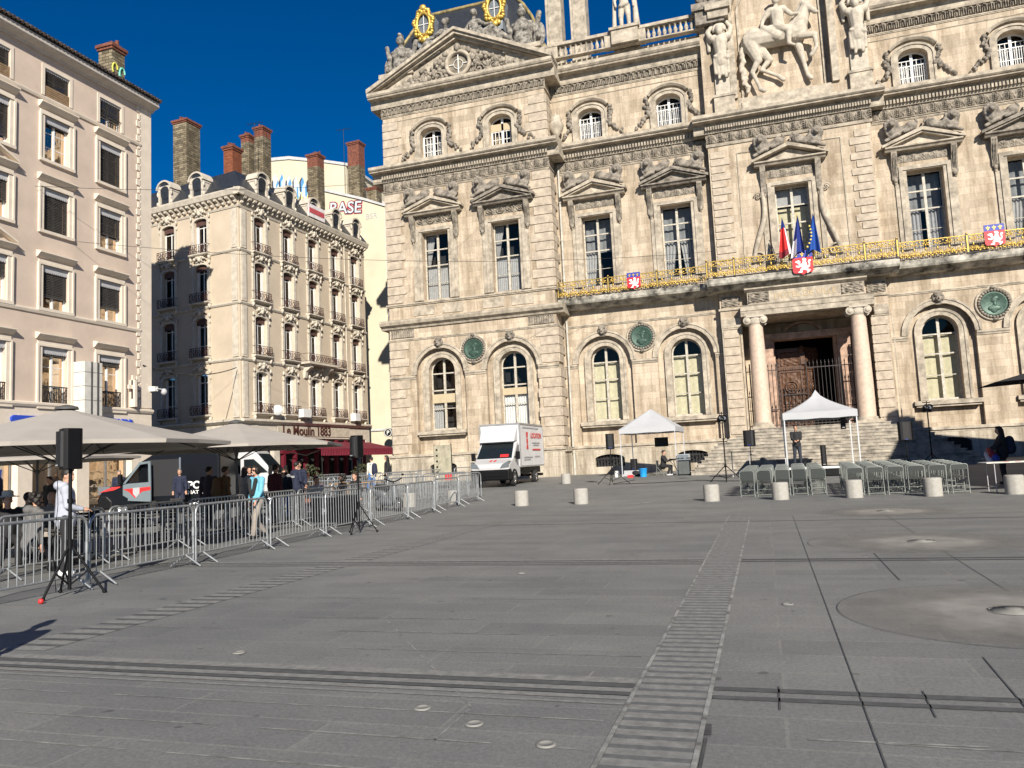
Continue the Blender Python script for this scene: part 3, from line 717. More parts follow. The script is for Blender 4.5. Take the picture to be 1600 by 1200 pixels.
# central bay lions
for s in (-1, 1): o = L0[s][0].copy(); col.objects.link(o); o.location = (CB-.05, YB-50, .1)
# windows: kinds as seen
for c, k in zip(BP, ('Ap1', 'Ap2')): win_hall(YP, c, k)
for c, k in zip(BP, ('Bn', 'Bn')): win_hall(YP, c, k)
for c, k in zip(BP, ('Cw', 'Cb')): win_hall(YP, c, k)
for c in BM: win_hall(YM, c, 'Ay'); win_hall(YM, c, 'Cv')
for c in BR: win_hall(YM, c, 'Ay'); win_hall(YM, c, 'Cv')
for c, k in zip(BM, ('Bl', 'Br')): win_hall(YM, c, k)
for c, k in zip(BR, ('Bg', 'Bl', 'Bl')): win_hall(YM, c, k)

# quoins (rusticated corner blocks)
def quoins(Y, u0, w0, w1, z0, z1, pitch, side=1, d=.06, name='quoin_stack', inset=None):
    mb = MB(FR(Y)); n = int(round((z1-z0)/pitch)); p = (z1-z0)/n
    for i in range(n):
        w = w0 if i % 2 else w1; za = z0+i*p+.05; zb = z0+(i+1)*p
        a, b = (u0, u0+w) if side > 0 else (u0-w, u0)
        mb.prism([(a, za+.03), (a+.03, za), (b-.03, za), (b, za+.03), (b, zb-.03), (b-.03, zb), (a+.03, zb), (a, zb-.03)], 0, d, 1)
    mb.build(name, QUOIN, HALL, bevel=0)
for z0, z1, pt in ((2.4, 7.4, .62), (7.75, 10.05, .58), (12.72, 20.5, .6), (22.65, 25.7, .62)):
    quoins(YP, -23.98, 1.45, 1.15, z0, z1, pt, 1); quoins(YP, -12.07, 1.45, 1.15, z0, z1, pt, -1)
    mb = MB(OFF); n = int(round((z1-z0)/pt)); p = (z1-z0)/n      # return face of the pavilion
    for i in range(n): mb.box(-12.12, -12.0, 48.42, 49.95 if i % 2 else 49.4, z0+i*p+.05, z0+(i+1)*p)
    mb.build('quoin_return', QUOIN, HALL)
# rainwater pipe
mb = MB(OFF); mb.tube([(-11.78, 49.85, z) for z in (.5, 2.0)], .08, 8); mb.tube([(-11.78, 49.72, 2.3), (-11.78, 49.82, 10.6)], .07, 8); mb.tube([(-11.78, 49.82, 11.9), (-11.78, 49.85, 21.2)], .07, 8)
for z in (1.9, 4, 6, 8.2, 10, 13.4, 16, 18.6): mb.tube([(-11.78, 49.84, z), (-11.78, 49.84, z+.14)], .1, 8)
mb.build('rainwater_pipe', mat('pale_pipe', (.50, .48, .42), .6, var=.15), HALL)
# small rosettes in the pavilion panel band and bronze medallions
for nm, Y, u in (('p', YP, -17.85), ('m', YM, -6.95), ('e', YM, 12.95), ('e', YM, 18.0)):
    mb = MB(FR(Y)); mb.lathe((0, 0, 0), [(0, 0)], 3) if False else None
    K = FR(Y) @ Matrix.Translation((u, 0, 9.12)) @ Matrix.Rotation(-pi/2, 4, 'X'); mb = MB(K)
    mb.lathe((0, 0, 0), [(.98, 0), (.98, .08), (.9, .12), (.86, .03), (.8, .03)], 40); mb.mi = 1
    for k in range(30): a = 2*pi*k/30; mb.ell((.77*cos(a), .77*sin(a), .1), (.09, .09, .07), n=6, m=4)
    for a in (pi/2, -pi/2): mb.ell((.92*cos(a), .92*sin(a), .12), (.16, .1, .1), n=8, m=5)
    mb.mi = 2; mb.lathe((0, 0, 0), [(.7, .04), (.66, .08), (.6, .05), (0, .06)], 36)
    # profile bust in low relief
    for c_, r_ in (((.03, -.2), (.16, .2)), ((-.11, -.17), (.07, .06)), ((0, .27), (.36, .17)), ((.04, .04), (.1, .2)), ((.1, -.3), (.17, .12)), ((-.03, .3), (.2, .25))): mb.ell((*c_, .06), (*r_, .035))
    mb.build('bronze_medallion', [TRIM, SOOT, BRONZE], HALL)
# ---------------------------------------------------------------- central bay of the town hall
B0, B1 = -1.95, 7.45
mb = MB(FR(YB))
mb.wall(B0, B1, .3, 9.6, [(2.95, 3.7, .31, 9.55, 0)], 3.6)
mb.wall(B0, B1, 9.6, 12.55, [], .1)
mb.wall(B0, B1, 12.55, 20.5, [(CB-.05, .97, 12.75, 17.45, 0)], .5)
mb.wall(B0, B1, 20.5, 31.5, [(2.85, 2.75, 23.4, 29.3, 2.2)], .55)
mb.add([(B0, 0, .3), (B0, -.8, .3), (B0, -.8, 30), (B0, 0, 30)], [(0, 1, 2, 3)]); mb.add([(B1, 0, .3), (B1, -.8, .3), (B1, -.8, 30), (B1, 0, 30)], [(0, 1, 2, 3)])
mb.box(.05, 5.65, -.6, -.56, 23.2, 31.6)
# porch interior: ceiling, back wall with door opening, jambs
mb.box(-.75, 6.65, -3.6, 0, 9.5, 9.6)
mb.wall(-.75, 6.65, 2.7, 9.5, [(2.85, 1.75, 2.7, 8.5, 0)], .5, d=-3.2)
mb.build('wall', STONE, HALL)
pj = MB(FR(YB)); pj.box(.2, 1.0, -3.2, -2.3, 2.75, 8.35); pj.box(4.75, 5.5, -3.2, -2.3, 2.75, 8.35); pj.box(.1, 5.6, -3.2, -2.2, 8.35, 8.75)
pj.ring(2.85, 1.75, 2.0, 2.75, 8.4, 0, 0, -3.2, -3.05)
pj.ring(2.85, 1.0, 1.25, 8.75, 8.76, .6, .75, -3.2, -2.9)
pj.build('portal_surround', mat('pink_portal_stone', (.50, .33, .24), .7, var=.25, scale=2.5, bump=.2), HALL)
mb = MB(FR(YB)); mb.box(-.7, 6.6, -9, -8.9, 2.7, 9.4); mb.box(-.7, -.6, -8.9, -3.7, 2.7, 9.4); mb.box(6.5, 6.6, -8.9, -3.7, 2.7, 9.4); mb.box(-.6, 6.5, -8.9, -3.7, 9.3, 9.4); mb.build('hallway', DARKROOM, HALL)
# the oak door: left leaf closed, right leaf swung in
def leaf(x0, x1, d0, M):
    m = MB(M); m.box(x0, x1, d0-.1, d0, 2.75, 7.9); w = x1-x0; c = (x0+x1)/2
    for a, b in ((2.9, 4.1), (4.3, 6.45), (6.75, 7.75)):
        m.ring(c, w/2-.22, w/2-.1, a, b-.1, 0, 0, d0, d0+.07, zbo=a-.02); m.box(c-w/2+.1, c+w/2-.1, d0, d0+.06, a-.1, a)
        m.relief(c-w/2+.22, c+w/2-.22, a, b-.1, d0, foliage, .06, .06)
    m.box(x0, x1, d0, d0+.12, 6.48, 6.66)
    for k in range(10): m.box(x0+.1+k*(w-.2)/10, x0+.18+k*(w-.2)/10, d0+.12, d0+.16, 6.5, 6.64)
    for r, t in ((.36, .05), (.2, .05), (.08, .07)): m.tube([(c+r*cos(a*pi/12), d0+.08, 5.4+r*sin(a*pi/12)) for a in range(25)], t, 6)
    for x in (x0+.05, x1-.05):
        for k in range(16): m.ell((x, d0+.03, 2.9+k*.3), (.05, .06, .1), n=6, m=4)
    return m
leaf(1.15, 2.75, -3.35, FR(YB)).build('door_leaf', WOODD, HALL)
M2 = FR(YB) @ Matrix.Translation((4.6, -3.4, 0)) @ Matrix.Rotation(rad(-62), 4, 'Z') @ Matrix.Translation((-4.6, 3.4, 0))
M2 = FR(YB) @ Matrix.Translation((2.78, -3.35, 0)) @ Matrix.Rotation(rad(-42), 4, 'Z') @ Matrix.Translation((-2.78, 3.35, 0))
leaf(2.8, 4.0, -3.35, M2).build('door_leaf', WOODD, HALL)
m = MB(FR(YB)); m.ell((2.7, -3.15, 7.75), (.16, .16, .24)); m.ell((2.7, -3.0, 7.72), (.05, .07, .06)); m.box(2.6, 2.86, -3.35, -3.2, 6.8, 7.6); m.build('door_mask', WOODD, HALL)
# iron gate and railings across the porch
m = MB(FR(YB)); n = 34
for i in range(n+1):
    u = -.72+i*7.35/n
    if 1.1 < u < 2.75: zt = 5.0
    else: zt = 6.55
    m.tube([(u, -.75, 2.75), (u, -.75, zt)], .022, 5); m.tube([(u, -.75, zt), (u, -.75, zt+.2)], [.045, .004], 5)
for z in (2.95, 3.9, 6.3): m.box(-.75, 1.1, -.78, -.73, z, z+.05); m.box(2.75, 6.65, -.78, -.73, z, z+.05)
m.box(1.1, 2.75, -.78, -.73, 2.95, 3.0); m.box(1.1, 2.75, -.78, -.73, 4.75, 4.8)
for u in (1.1, 2.75, -.5, 6.3, 4.6): m.tube([(u, -.75, 2.75), (u, -.75, 6.8)], .045, 6)
m.build('porch_gate', mat('dark_gate_iron', (.05, .042, .04), .5, metal=.4, var=.1), HALL)
# columns
for x in (.05, 5.75):
    K = FR(YB) @ Matrix.Translation((x, .38, 0)); m = MB(K)
    m.lathe((0, 0, 0), [(.5, 3.12), (.49, 3.2), (.485, 5), (.455, 7), (.405, 9.05)], 28)
    C_ = m.build('column', PINK, HALL)
    m = MB(K); m.lathe((0, 0, 0), [(.62, 2.92), (.62, 3.0), (.56, 3.04), (.58, 3.1), (.5, 3.14)], 28); m.box(-.62, .62, -.6, .62, 2.8, 2.92); m.box(-.68, .68, -.9, .72, 1.2, 2.66); m.box(-.73, .73, -.9, .78, 2.66, 2.8); m.build('pedestal', TRIM, C_)
    m = MB(K); m.box(-.5, .5, -.5, .5, 9.44, 9.55); m.lathe((0, 0, 0), [(.41, 9.0), (.46, 9.08), (.5, 9.2), (.46, 9.3), (.46, 9.44)], 24)
    for s in (-1, 1):
        for dd in (.44, -.44):
            pts = []
            for k in range(26): a = k/25*4.2*pi; r = .24*(1-k/27); pts.append((s*(.46-0)+r*sin(a)*s, dd, 9.24+r*cos(a)))
            m.tube(pts, .035, 6)
            m.ell((s*.46, dd, 9.24), (.22, .06, .22), n=12, m=6)
        m.cap((s*.46, -.4, 9.24), (s*.46, .4, 9.24), .17)
    for k in range(7): m.ell((-.3+k*.1, .43, 9.26), (.04, .05, .07), n=6, m=4)
    m.build('ionic_capital', PALE, C_)
# rusticated piers, entablature and panels
for u, s in ((-1.85, 1), (7.35, -1)):
    quoins(YB, u, .9, .9, 2.5, 8.9, .53, s, name='pier_rustication'); 
    quoins(YB, u, .85, 1.15, 12.72, 20.2, .47, s)
m = MB(FR(YB)); 
for a, b in ((-1.95, -.78), (6.68, 7.45)):
    m.mold(a-.02, b+.02, [(0, .4), (.12, .4), (.12, 2.2), (.06, 2.3), (0, 2.35)]); m.mold(a, b, [(0, 9.0), (.06, 9.05), (.08, 9.2), (.05, 9.3), (.05, 9.6), (0, 9.62)])
    m.ring((a+b)/2, .5, .56, 2.4, 8.95, 0, 0, 0, .05)
m.mold(-.75, 6.65, [(-.5, 9.55), (.72, 9.55), (.74, 9.85), (.78, 9.87), (.8, 10.12), (.86, 10.2), (-.5, 10.24)])
m.box(-.3, 6.2, 0, .66, 10.24, 11.0); m.mold(-.45, 6.35, [(0, 11.0), (.72, 11.0), (.9, 11.12), (.9, 11.2), (0, 11.2)])
m.mold(B0-.08, -.3, [(0, 10.1), (.09, 10.12), (.12, 10.24), (0, 10.26)]); m.mold(6.2, B1+.08, [(0, 10.1), (.09, 10.12), (.12, 10.24), (0, 10.26)])
m.mold(B0-.1, B1+.1, [(-.8, 20.55), (.07, 20.55), (.12, 20.72), (-.8, 20.76)])
m.mold(B0-.8, B1+.8, [(-.8, 21.4), (.14, 21.4), (.18, 21.5), (.22, 21.96), (.76, 22.0), (.78, 22.08), (.84, 22.1), (.92, 22.17), (.92, 22.38), (.0, 22.6), (-.8, 22.6)])
m.ring(2.85, 2.75, 3.15, 23.4, 29.3, 2.2, 2.55, 0, .18); m.ring(2.85, 2.35, 2.5, 23.4, 29.3, 1.85, 1.98, -.55, -.45)
m.box(.12, 5.58, -.54, .02, 22.62, 23.37); m.box(.3, 5.4, .0, .1, 22.6, 23.1)
# side volutes of the central window and its panel
m.ring(CB-.05, 2.95, 3.02, 12.75, 19.9, 0, 0, 0, .05)
m.ring(CB-.05, .97, 1.22, 12.75, 17.45, 0, 0, 0, .1); m.ring(CB-.05, 1.16, 1.38, 12.75, 17.5, 0, 0, .0, .17)
m.build('moulding', TRIM, HALL)
for s in (-1, 1):
    v = MB(FR(YB)); pts = []
    for k in range(20): t = k/19; pts.append((CB-.05+s*(1.75+.12*sin(t*6)+.75*max(0, 1-t*1.6)**1.5), .12, 12.9+t*4.3))
    v.tube(pts, [.11+.07*sin(pi*k/19) for k in range(20)], 7)
    for cx_, cz_, R0 in ((CB-.05+s*2.15, 13.15, .4), (CB-.05+s*1.95, 17.0, .22)):
        v.tube([(cx_+R0*(1-k/24)*cos(k*.5)*s, .14, cz_+R0*(1-k/24)*sin(k*.5)) for k in range(23)], R0*.16, 6)
    v.box(CB-.05+s*1.62-.14, CB-.05+s*1.62+.14, 0, .1, 12.75, 17); v.build('scroll_volute', TRIM, HALL)
pm = MB(FR(YB)); c = CB-.05; z = 18.72
pm.mold(c-2.05, c+2.05, [(-.01, z), (.42, z), (.5, z+.1), (.62, z+.16), (.62, z+.24), (-.01, z+.28)])
pm.prism([(c-2.2, z+.24), (c-2.2, z+.40), (c, z+1.22), (c, z+1.0)], -.02, .62, 1); pm.prism([(c, z+1.0), (c, z+1.22), (c+2.2, z+.40), (c+2.2, z+.24)], -.02, .62, 1); pm.prism([(c-1.8, z+.25), (c+1.8, z+.25), (c, z+.95)], -.02, .18, 1)
PDm = pm.build('window_pediment', TRIM, HALL)
cn = MB(FR(YB))
for s in (-1, 1):
    u = c+s*1.58; cn.mold(u-.16, u+.16, [(0, 17.0), (.1, 17.0), (.16, 17.15), (.14, 17.5), (.26, 18.0), (.4, 18.4), (.42, 18.72), (0, 18.72)]); cn.ell((u, .1, 16.95), (.13, .12, .16))
cn.build('console_bracket', CARVE, PDm); pn = MB(FR(YB)); pn.relief(c-1.35, c+1.35, 18.0, 18.6, .02, ac, .11, .045); pn.build('carved_panel', CARVE, PDm)
fz = MB(FR(YB)); fz.relief(B0-.1, B1+.1, 20.78, 21.38, .03, ac, .24, .04)
for a, b, d in ((-1.85, -.75, .02), (-.25, .95, .68), (4.95, 6.15, .68), (6.35, 7.4, .02)): fz.relief(a, b, 10.32, 10.95, d, foliage, .14, .05)
fz.build('carved_frieze', CARVE, HALL)
dn = MB(FR(YB)); n = 62
for i in range(n): u = B0-.1+(i+.5)*(B1-B0+.2)/n; dn.box(u-.05, u+.05, .15, .36, 21.55, 21.79)
for i in range(70): u = -2.3+(i+.5)*10.2/70; dn.box(u-.04, u+.04, .3, .75, 11.22, 11.34)
dn.build('dentil_course', DENT, HALL)
text('HOTEL DE VILLE', .5, mat('carved_letter_stone', (.50, .38, .22), .8, var=.1), HALL, OFF @ Matrix.Translation((2.95, YB-.665, 10.45)) @ TXF, 'inscription', .012, xs=.95)
win_hall(YB, CB-.05, 'Bd')
# balcony: slab, brackets and gilded railing
sb = MB(OFF)
def slab(x0, x1, y, yb): sb.mold(x0, x1, [(y, 11.62), (y, 11.86), (y+.05, 11.9), (yb, 11.9), (yb, 11.25), (y+.5, 11.3), (y+.2, 11.45), (y+.03, 11.5)]) 
sbm = lambda x0, x1, y, yb: sb.add([(x, yy, zz) for x in (x0, x1) for yy, zz in ((y, 11.6), (y, 11.84), (y+.05, 11.9), (yb, 11.9), (yb, 11.2), (y+.55, 11.24), (y+.3, 11.4), (y+.06, 11.48))], [tuple(range(8)), tuple(range(15, 7, -1))]+[(i, 8+i, 8+(i+1) % 8, (i+1) % 8) for i in range(8)])
sbm(-12.05, -2.55, 48.9, 50.02); sbm(-2.55, 8.05, 48.0, 50.02); sbm(8.05, 24, 48.9, 50.02)
sb.build('balcony_slab', mat('weathered_slab', (.48, .45, .38), .85, var=.45, scale=1.3, bump=.3), HALL)
def rail_unit(m, x, y, w):
    """one gilded motif: dark bars, scrolls, fleuron"""
    m.mi = 1
    for k in range(5): u = x+w*k/5; m.box(u-.008, u+.008, y-.008, y+.008, 11.95, 12.95)
    m.mi = 0; c = x+w/2
    for s in (-1, 1):
        for z0, q in ((12.15, 1), (12.72, -1)):
            m.tube([(c+s*(.16+.11*cos(a*.62)), y-.02, z0+q*.12*sin(a*.62)+.02*a) for a in range(10)], .022, 5)
        m.tube([(c+s*.27, y-.02, 12.0), (c+s*.2, y-.03, 12.2), (c+s*.05, y-.03, 12.32)], [.012, .035, .01], 5)
        m.ell((c+s*.13, y-.03, 12.78), (.08, .03, .045), n=6, m=4); m.ell((c+s*.1, y-.03, 12.1), (.085, .03, .045), n=6, m=4)
    m.ell((c, y-.03, 12.45), (.05, .035, .12), n=6, m=5); m.ell((c, y-.03, 12.68), (.035, .03, .1), n=6, m=4); m.ell((c, y-.03, 12.2), (.035, .03, .11), n=6, m=4); m.ell((c, y-.03, 12.9), (.03, .03, .035), n=6, m=4); m.ell((c-w/2, y-.03, 12.06), (.07, .03, .06), n=6, m=4); m.ell((c-w/2, y-.03, 12.86), (.06, .03, .05), n=6, m=4)
def rail(x0, x1, y, posts):
    m = MB(OFF); n = max(1, int(round((x1-x0)/.62))); w = (x1-x0)/n
    for i in range(n): rail_unit(m, x0+i*w, y, w)
    m.mi = 1; m.box(x0, x1, y-.03, y+.03, 12.95, 13.0); m.box(x0, x1, y-.02, y+.02, 12.52, 12.545); m.box(x0, x1, y-.03, y+.03, 11.95, 11.98)
    m.mi = 0; m.box(x0, x1, y-.035, y-.03, 12.955, 12.985)
    for p in posts:
        m.mi = 1; m.box(p-.07, p+.07, y-.07, y+.07, 11.9, 13.02); m.mi = 0; m.box(p-.035, p+.035, y-.085, y-.07, 12.0, 12.95); m.ell((p, y, 13.08), .055)
    m.build('gilded_railing', [GOLD, IRON], HALL)
for x0, x1, y, ps in ((-12.0, -8.7, 48.95, [-12.0, -8.7]), (-8.7, -5.6, 48.95, [-5.6]), (-5.6, -2.6, 48.95, []), (-2.5, -.9, 48.05, [-2.5, -.9]), (-.9, 6.3, 48.05, [6.3]), (6.3, 8.0, 48.05, [8.0]), (8.1, 11.7, 48.95, [8.1, 11.7]), (11.7, 15.3, 48.95, [15.3]), (15.3, 19, 48.95, [])): rail(x0, x1, y, ps)
# entrance steps
st = MB(OFF); n = 13; h = (2.75-.42)/n
for i in range(n):
    z1 = .42+h*(i+1); y = 42.3+i*.36; xl = -3.75+i*.16; xr = 10.0-i*.2
    if i > 8: xl = -3.75+8*.16+(i-8)*.5; xr = 10.0-8*.2-(i-8)*.45
    st.box(xl, xr, y, 49.3 if i < n-1 else 52.6, z1-h if i else .2, z1-.045); st.box(xl-.03, xr+.03, y-.035, 49.3 if i < n-1 else 52.6, z1-.045, z1)
st.build('entrance_steps', mat('worn_step_stone', (.38, .34, .28), .8, var=.3, scale=2.2, bump=.3), HALL)
hr = MB(OFF)
# balustrades above the wing
bl = MB(OFF); Yb = 49.3
for x0, x1 in ((-11.2, -8.0), (-5.3, -2.2)):
    n = 9
    for i in range(n):
        x = x0+(i+.5)*(x1-x0)/n; bl.lathe((x, Yb, 28.4), [(.13, 0), (.13, .06), (.06, .1), (.14, .28), (.13, .36), (.055, .6), (.07, .66), (.12, .7), (.12, .78)], 10)
bl.build('baluster_row', TRIM, HALL)
bl = MB(OFF)
for a, b in ((-12.1, -11.2), (-8.0, -5.3), (-2.2, -1.6)): bl.box(a, b, Yb-.22, Yb+.4, 28.36, 29.2)
bl.box(-12.1, -1.6, Yb-.2, Yb+.25, 28.33, 28.42); bl.mold(-12.1, -1.6, []) if False else bl.box(-12.12, -1.55, Yb-.26, Yb+.3, 29.18, 29.38)
bl.box(-7.5, -5.75, Yb-.45, Yb+.7, 28.36, 29.3); bl.box(-7.62, -5.63, Yb-.55, Yb+.8, 29.3, 29.48)
bl.build('parapet', TRIM, HALL)
# stone corner above the wing's right end: block carrying a carved trophy
m = MB(OFF); m.box(-2.3, -.2, 48.6, 50.6, 29.3, 29.75); m.box(-2.1, -.35, 48.75, 50.6, 28.4, 29.3)
for k in range(40): m.ell((-1.2+random.uniform(-.75, .75), 49.2+random.uniform(-.4, .4), 29.9+random.random()*.7), (random.uniform(.12, .26),)*3, n=6, m=4)
m.build('corner_block', SOOT, HALL)
# twin tall shafts behind the parapet
m = MB(OFF); m.box(-12.7, -11.55, 52.5, 53.6, 27, 38); m.box(-10.9, -9.75, 52.5, 53.6, 28, 38); m.box(-12.5, -11.75, 52.45, 52.5, 29, 37); m.box(-10.7, -9.95, 52.45, 52.5, 29, 37); m.box(-11.0, -9.65, 52.4, 53.7, 27.6, 28.6)
m.build('chimney_shaft', TRIM, HALL)
# urn on the cornice at the inner corner
m = MB(OFF @ Matrix.Translation((-11.6, 49.2, 22.6))); m.lathe((0, 0, 0), [(.35, 0), (.3, .1), (.12, .2), (.14, .35), (.45, .8), (.52, 1.1), (.5, 1.2), (.38, 1.3), (.42, 1.5), (.3, 1.75), (.08, 1.85), (.05, 2.0)], 20); m.build('urn', TRIM, HALL)
# pavilion pediment
pc = -18.02; Pz = 27.55; m = MB(FR(YP))
m.mold(-24.75, -11.3, [(-1.62, 26.8), (.14, 26.8), (.18, 26.95), (.2, 27.34), (.66, 27.38), (.7, 27.48), (.76, 27.5), (.83, 27.6), (.83, 27.78), (-1.62, 27.85)])
for s in (-1, 1):
    e = pc+s*6.75
    for a, b, d in ((.0, .2, .86), (-.22, .0, .7), (-.42, -.22, .4)):
        q = [(e, 27.78+a*.3), (e, 27.78+b+.1), (pc, 31.1+b), (pc, 31.1+a)]
        if s > 0: q.reverse()
        m.prism(q, -1.62, d, 1)
m.prism([(-24.2, 27.8), (-11.9, 27.8), (pc, 30.75)], -1.6, .05, 1)
K = FR(YP) @ Matrix.Translation((pc-.0, .05, 28.95)) @ Matrix.Rotation(-pi/2, 4, 'X'); m.M = K; m.lathe((0, 0, 0), [(.72, 0), (.98, 0), (.98, .22), (.86, .3), (.74, .25), (.7, 0)], 32)
P_ = m.build('pavilion_pediment', TRIM, HALL)
m = MB(K); m.lathe((0, 0, 0), [(.72, .03), (0, .03)], 24); m.mi = 1; m.box(-.03, .03, -.7, .7, .06, .1); m.box(-.7, -.33, -.02, .02, .06, .09); m.box(.33, .7, -.02, .02, .06, .09); m.tube([(.34*cos(a*pi/10), .34*sin(a*pi/10), .08) for a in range(21)], .02, 5)
m.build('oculus', [GLASS, FRAMEWW], P_)
m = MB(FR(YP)); rg = random.Random(5)
for k in range(330):
    u = pc+rg.uniform(-4.6, 4.6); hmax = (1-abs(u-pc)/5.6)*2.6-.25
    if hmax < .15: continue
    z = 27.9+rg.random()*hmax
    if hypot(u-pc, z-28.95) < 1.08: continue
    r = rg.uniform(.1, .26); m.ell((u, .08+rg.random()*.14, z), (r, .16, r*rg.uniform(.5, 1)), Matrix.Rotation(rg.uniform(0, pi), 3, 'Y'), n=7, m=5)
for s in (-1, 1):
    for k in range(3): c0 = pc+s*(1.5+k*1.05); m.tube([(c0+(.4-.1*k)*(1-j/20)*cos(j*.55)*s, .2, 28.25+(.4-.08*k)*(1-j/20)*sin(j*.55)) for j in range(18)], .07-.01*k, 6)
m.ell((pc+.02, .3, 30.05), (.25, .22, .3)); m.build('pediment_relief', CARVE, P_)
# pavilion side blocks carrying trophies
m = MB(OFF)
for x0, x1 in ((-23.9, -21.5), (-14.6, -12.2)): m.box(x0, x1, 48.25, 50.6, 27.85, 29.0); m.box(x0-.12, x1+.12, 48.1, 50.7, 28.95, 29.25)
m.box(-12.3, -11.9, 48.3, 52, 27.85, 28.9); m.build('trophy_block', TRIM, HALL)
# pavilion roof: steep curved slate dome with zinc ridges and gilded oculi
m = MB(OFF); rows = []
for z, i in ((27.8, 0), (29.5, .12), (31, .42), (32.4, .95), (33.7, 1.65), (34.9, 2.5)): rows.append([(-23.95+i, 49.6+i*.7, z), (-12.2-i, 49.6+i*.7, z), (-12.3-i, 62-i, z), (-23.9+i, 62-i, z)])
vs = [p for r in rows for p in r]; fs = [(4*j+k, 4*j+(k+1) % 4, 4*j+4+(k+1) % 4, 4*j+4+k) for j in range(len(rows)-1) for k in range(4)]+[(4*5, 4*5+1, 4*5+2, 4*5+3)]
m.add(vs, fs); RF = m.build('pavilion_roof', SLATE, HALL)
m = MB(OFF)
for k in range(4): m.tube([r[k] for r in rows], .13, 6)
m.tube([rows[-1][0], rows[-1][1]], .14, 6)
m.box(-12.35, -12.0, 49.2, 51, 29.25, 29.6); m.build('roof_ridge', mat('gilt_ridge', (.38, .30, .13), .6, metal=.3, var=.3), RF)
for x in (-20.9, -15.55):
    K = OFF @ Matrix.Translation((x, 49.35, 33.0)) @ Matrix.Rotation(pi/2, 4, 'X'); m = MB(K)
    for k in range(40):
        a = 2*pi*k/40; r = 1+.13*sin(7*a); m.ell((.68*r*cos(a), 1.0*r*sin(a), .1+.04*sin(11*a)), (.17, .17, .15), n=7, m=5)
    m.tube([(.5*cos(a*pi/12), .8*sin(a*pi/12), .15) for a in range(25)], .1, 6)
    for s in (-1, 1): m.ell((0, s*1.2, .15), (.28, .26, .18)); m.ell((.3*s, -1.1, .1), (.15, .2, .12)); m.ell((-.35*s, 1.0, .1), (.2, .16, .12))
    m.ell((0, -1.42, .1), (.12, .16, .1)); G_ = m.build('gilded_oculus', GOLD, RF)
    m = MB(K); m.lathe((0, 0, 0), [(.5, .05), (0, .05)], 24); m.v = [tuple(K @ Matrix.Diagonal((1, 1.6, 1, 1)) @ K.inverted() @ Vector(p)) for p in m.v]; m.mi = 1; m.box(-.02, .02, -.75, .75, .06, .09); m.box(-.45, .45, -.02, .02, .06, .09); m.build('pane', [GLASS, FRAMEWW], G_)
    m = MB(K); m.box(-.55, .55, -1.6, -.2, -1.2, .02); m.box(-.55, .55, -.2, .9, -1.6, .02); m.build('dormer_cheek', ZINC, RF)
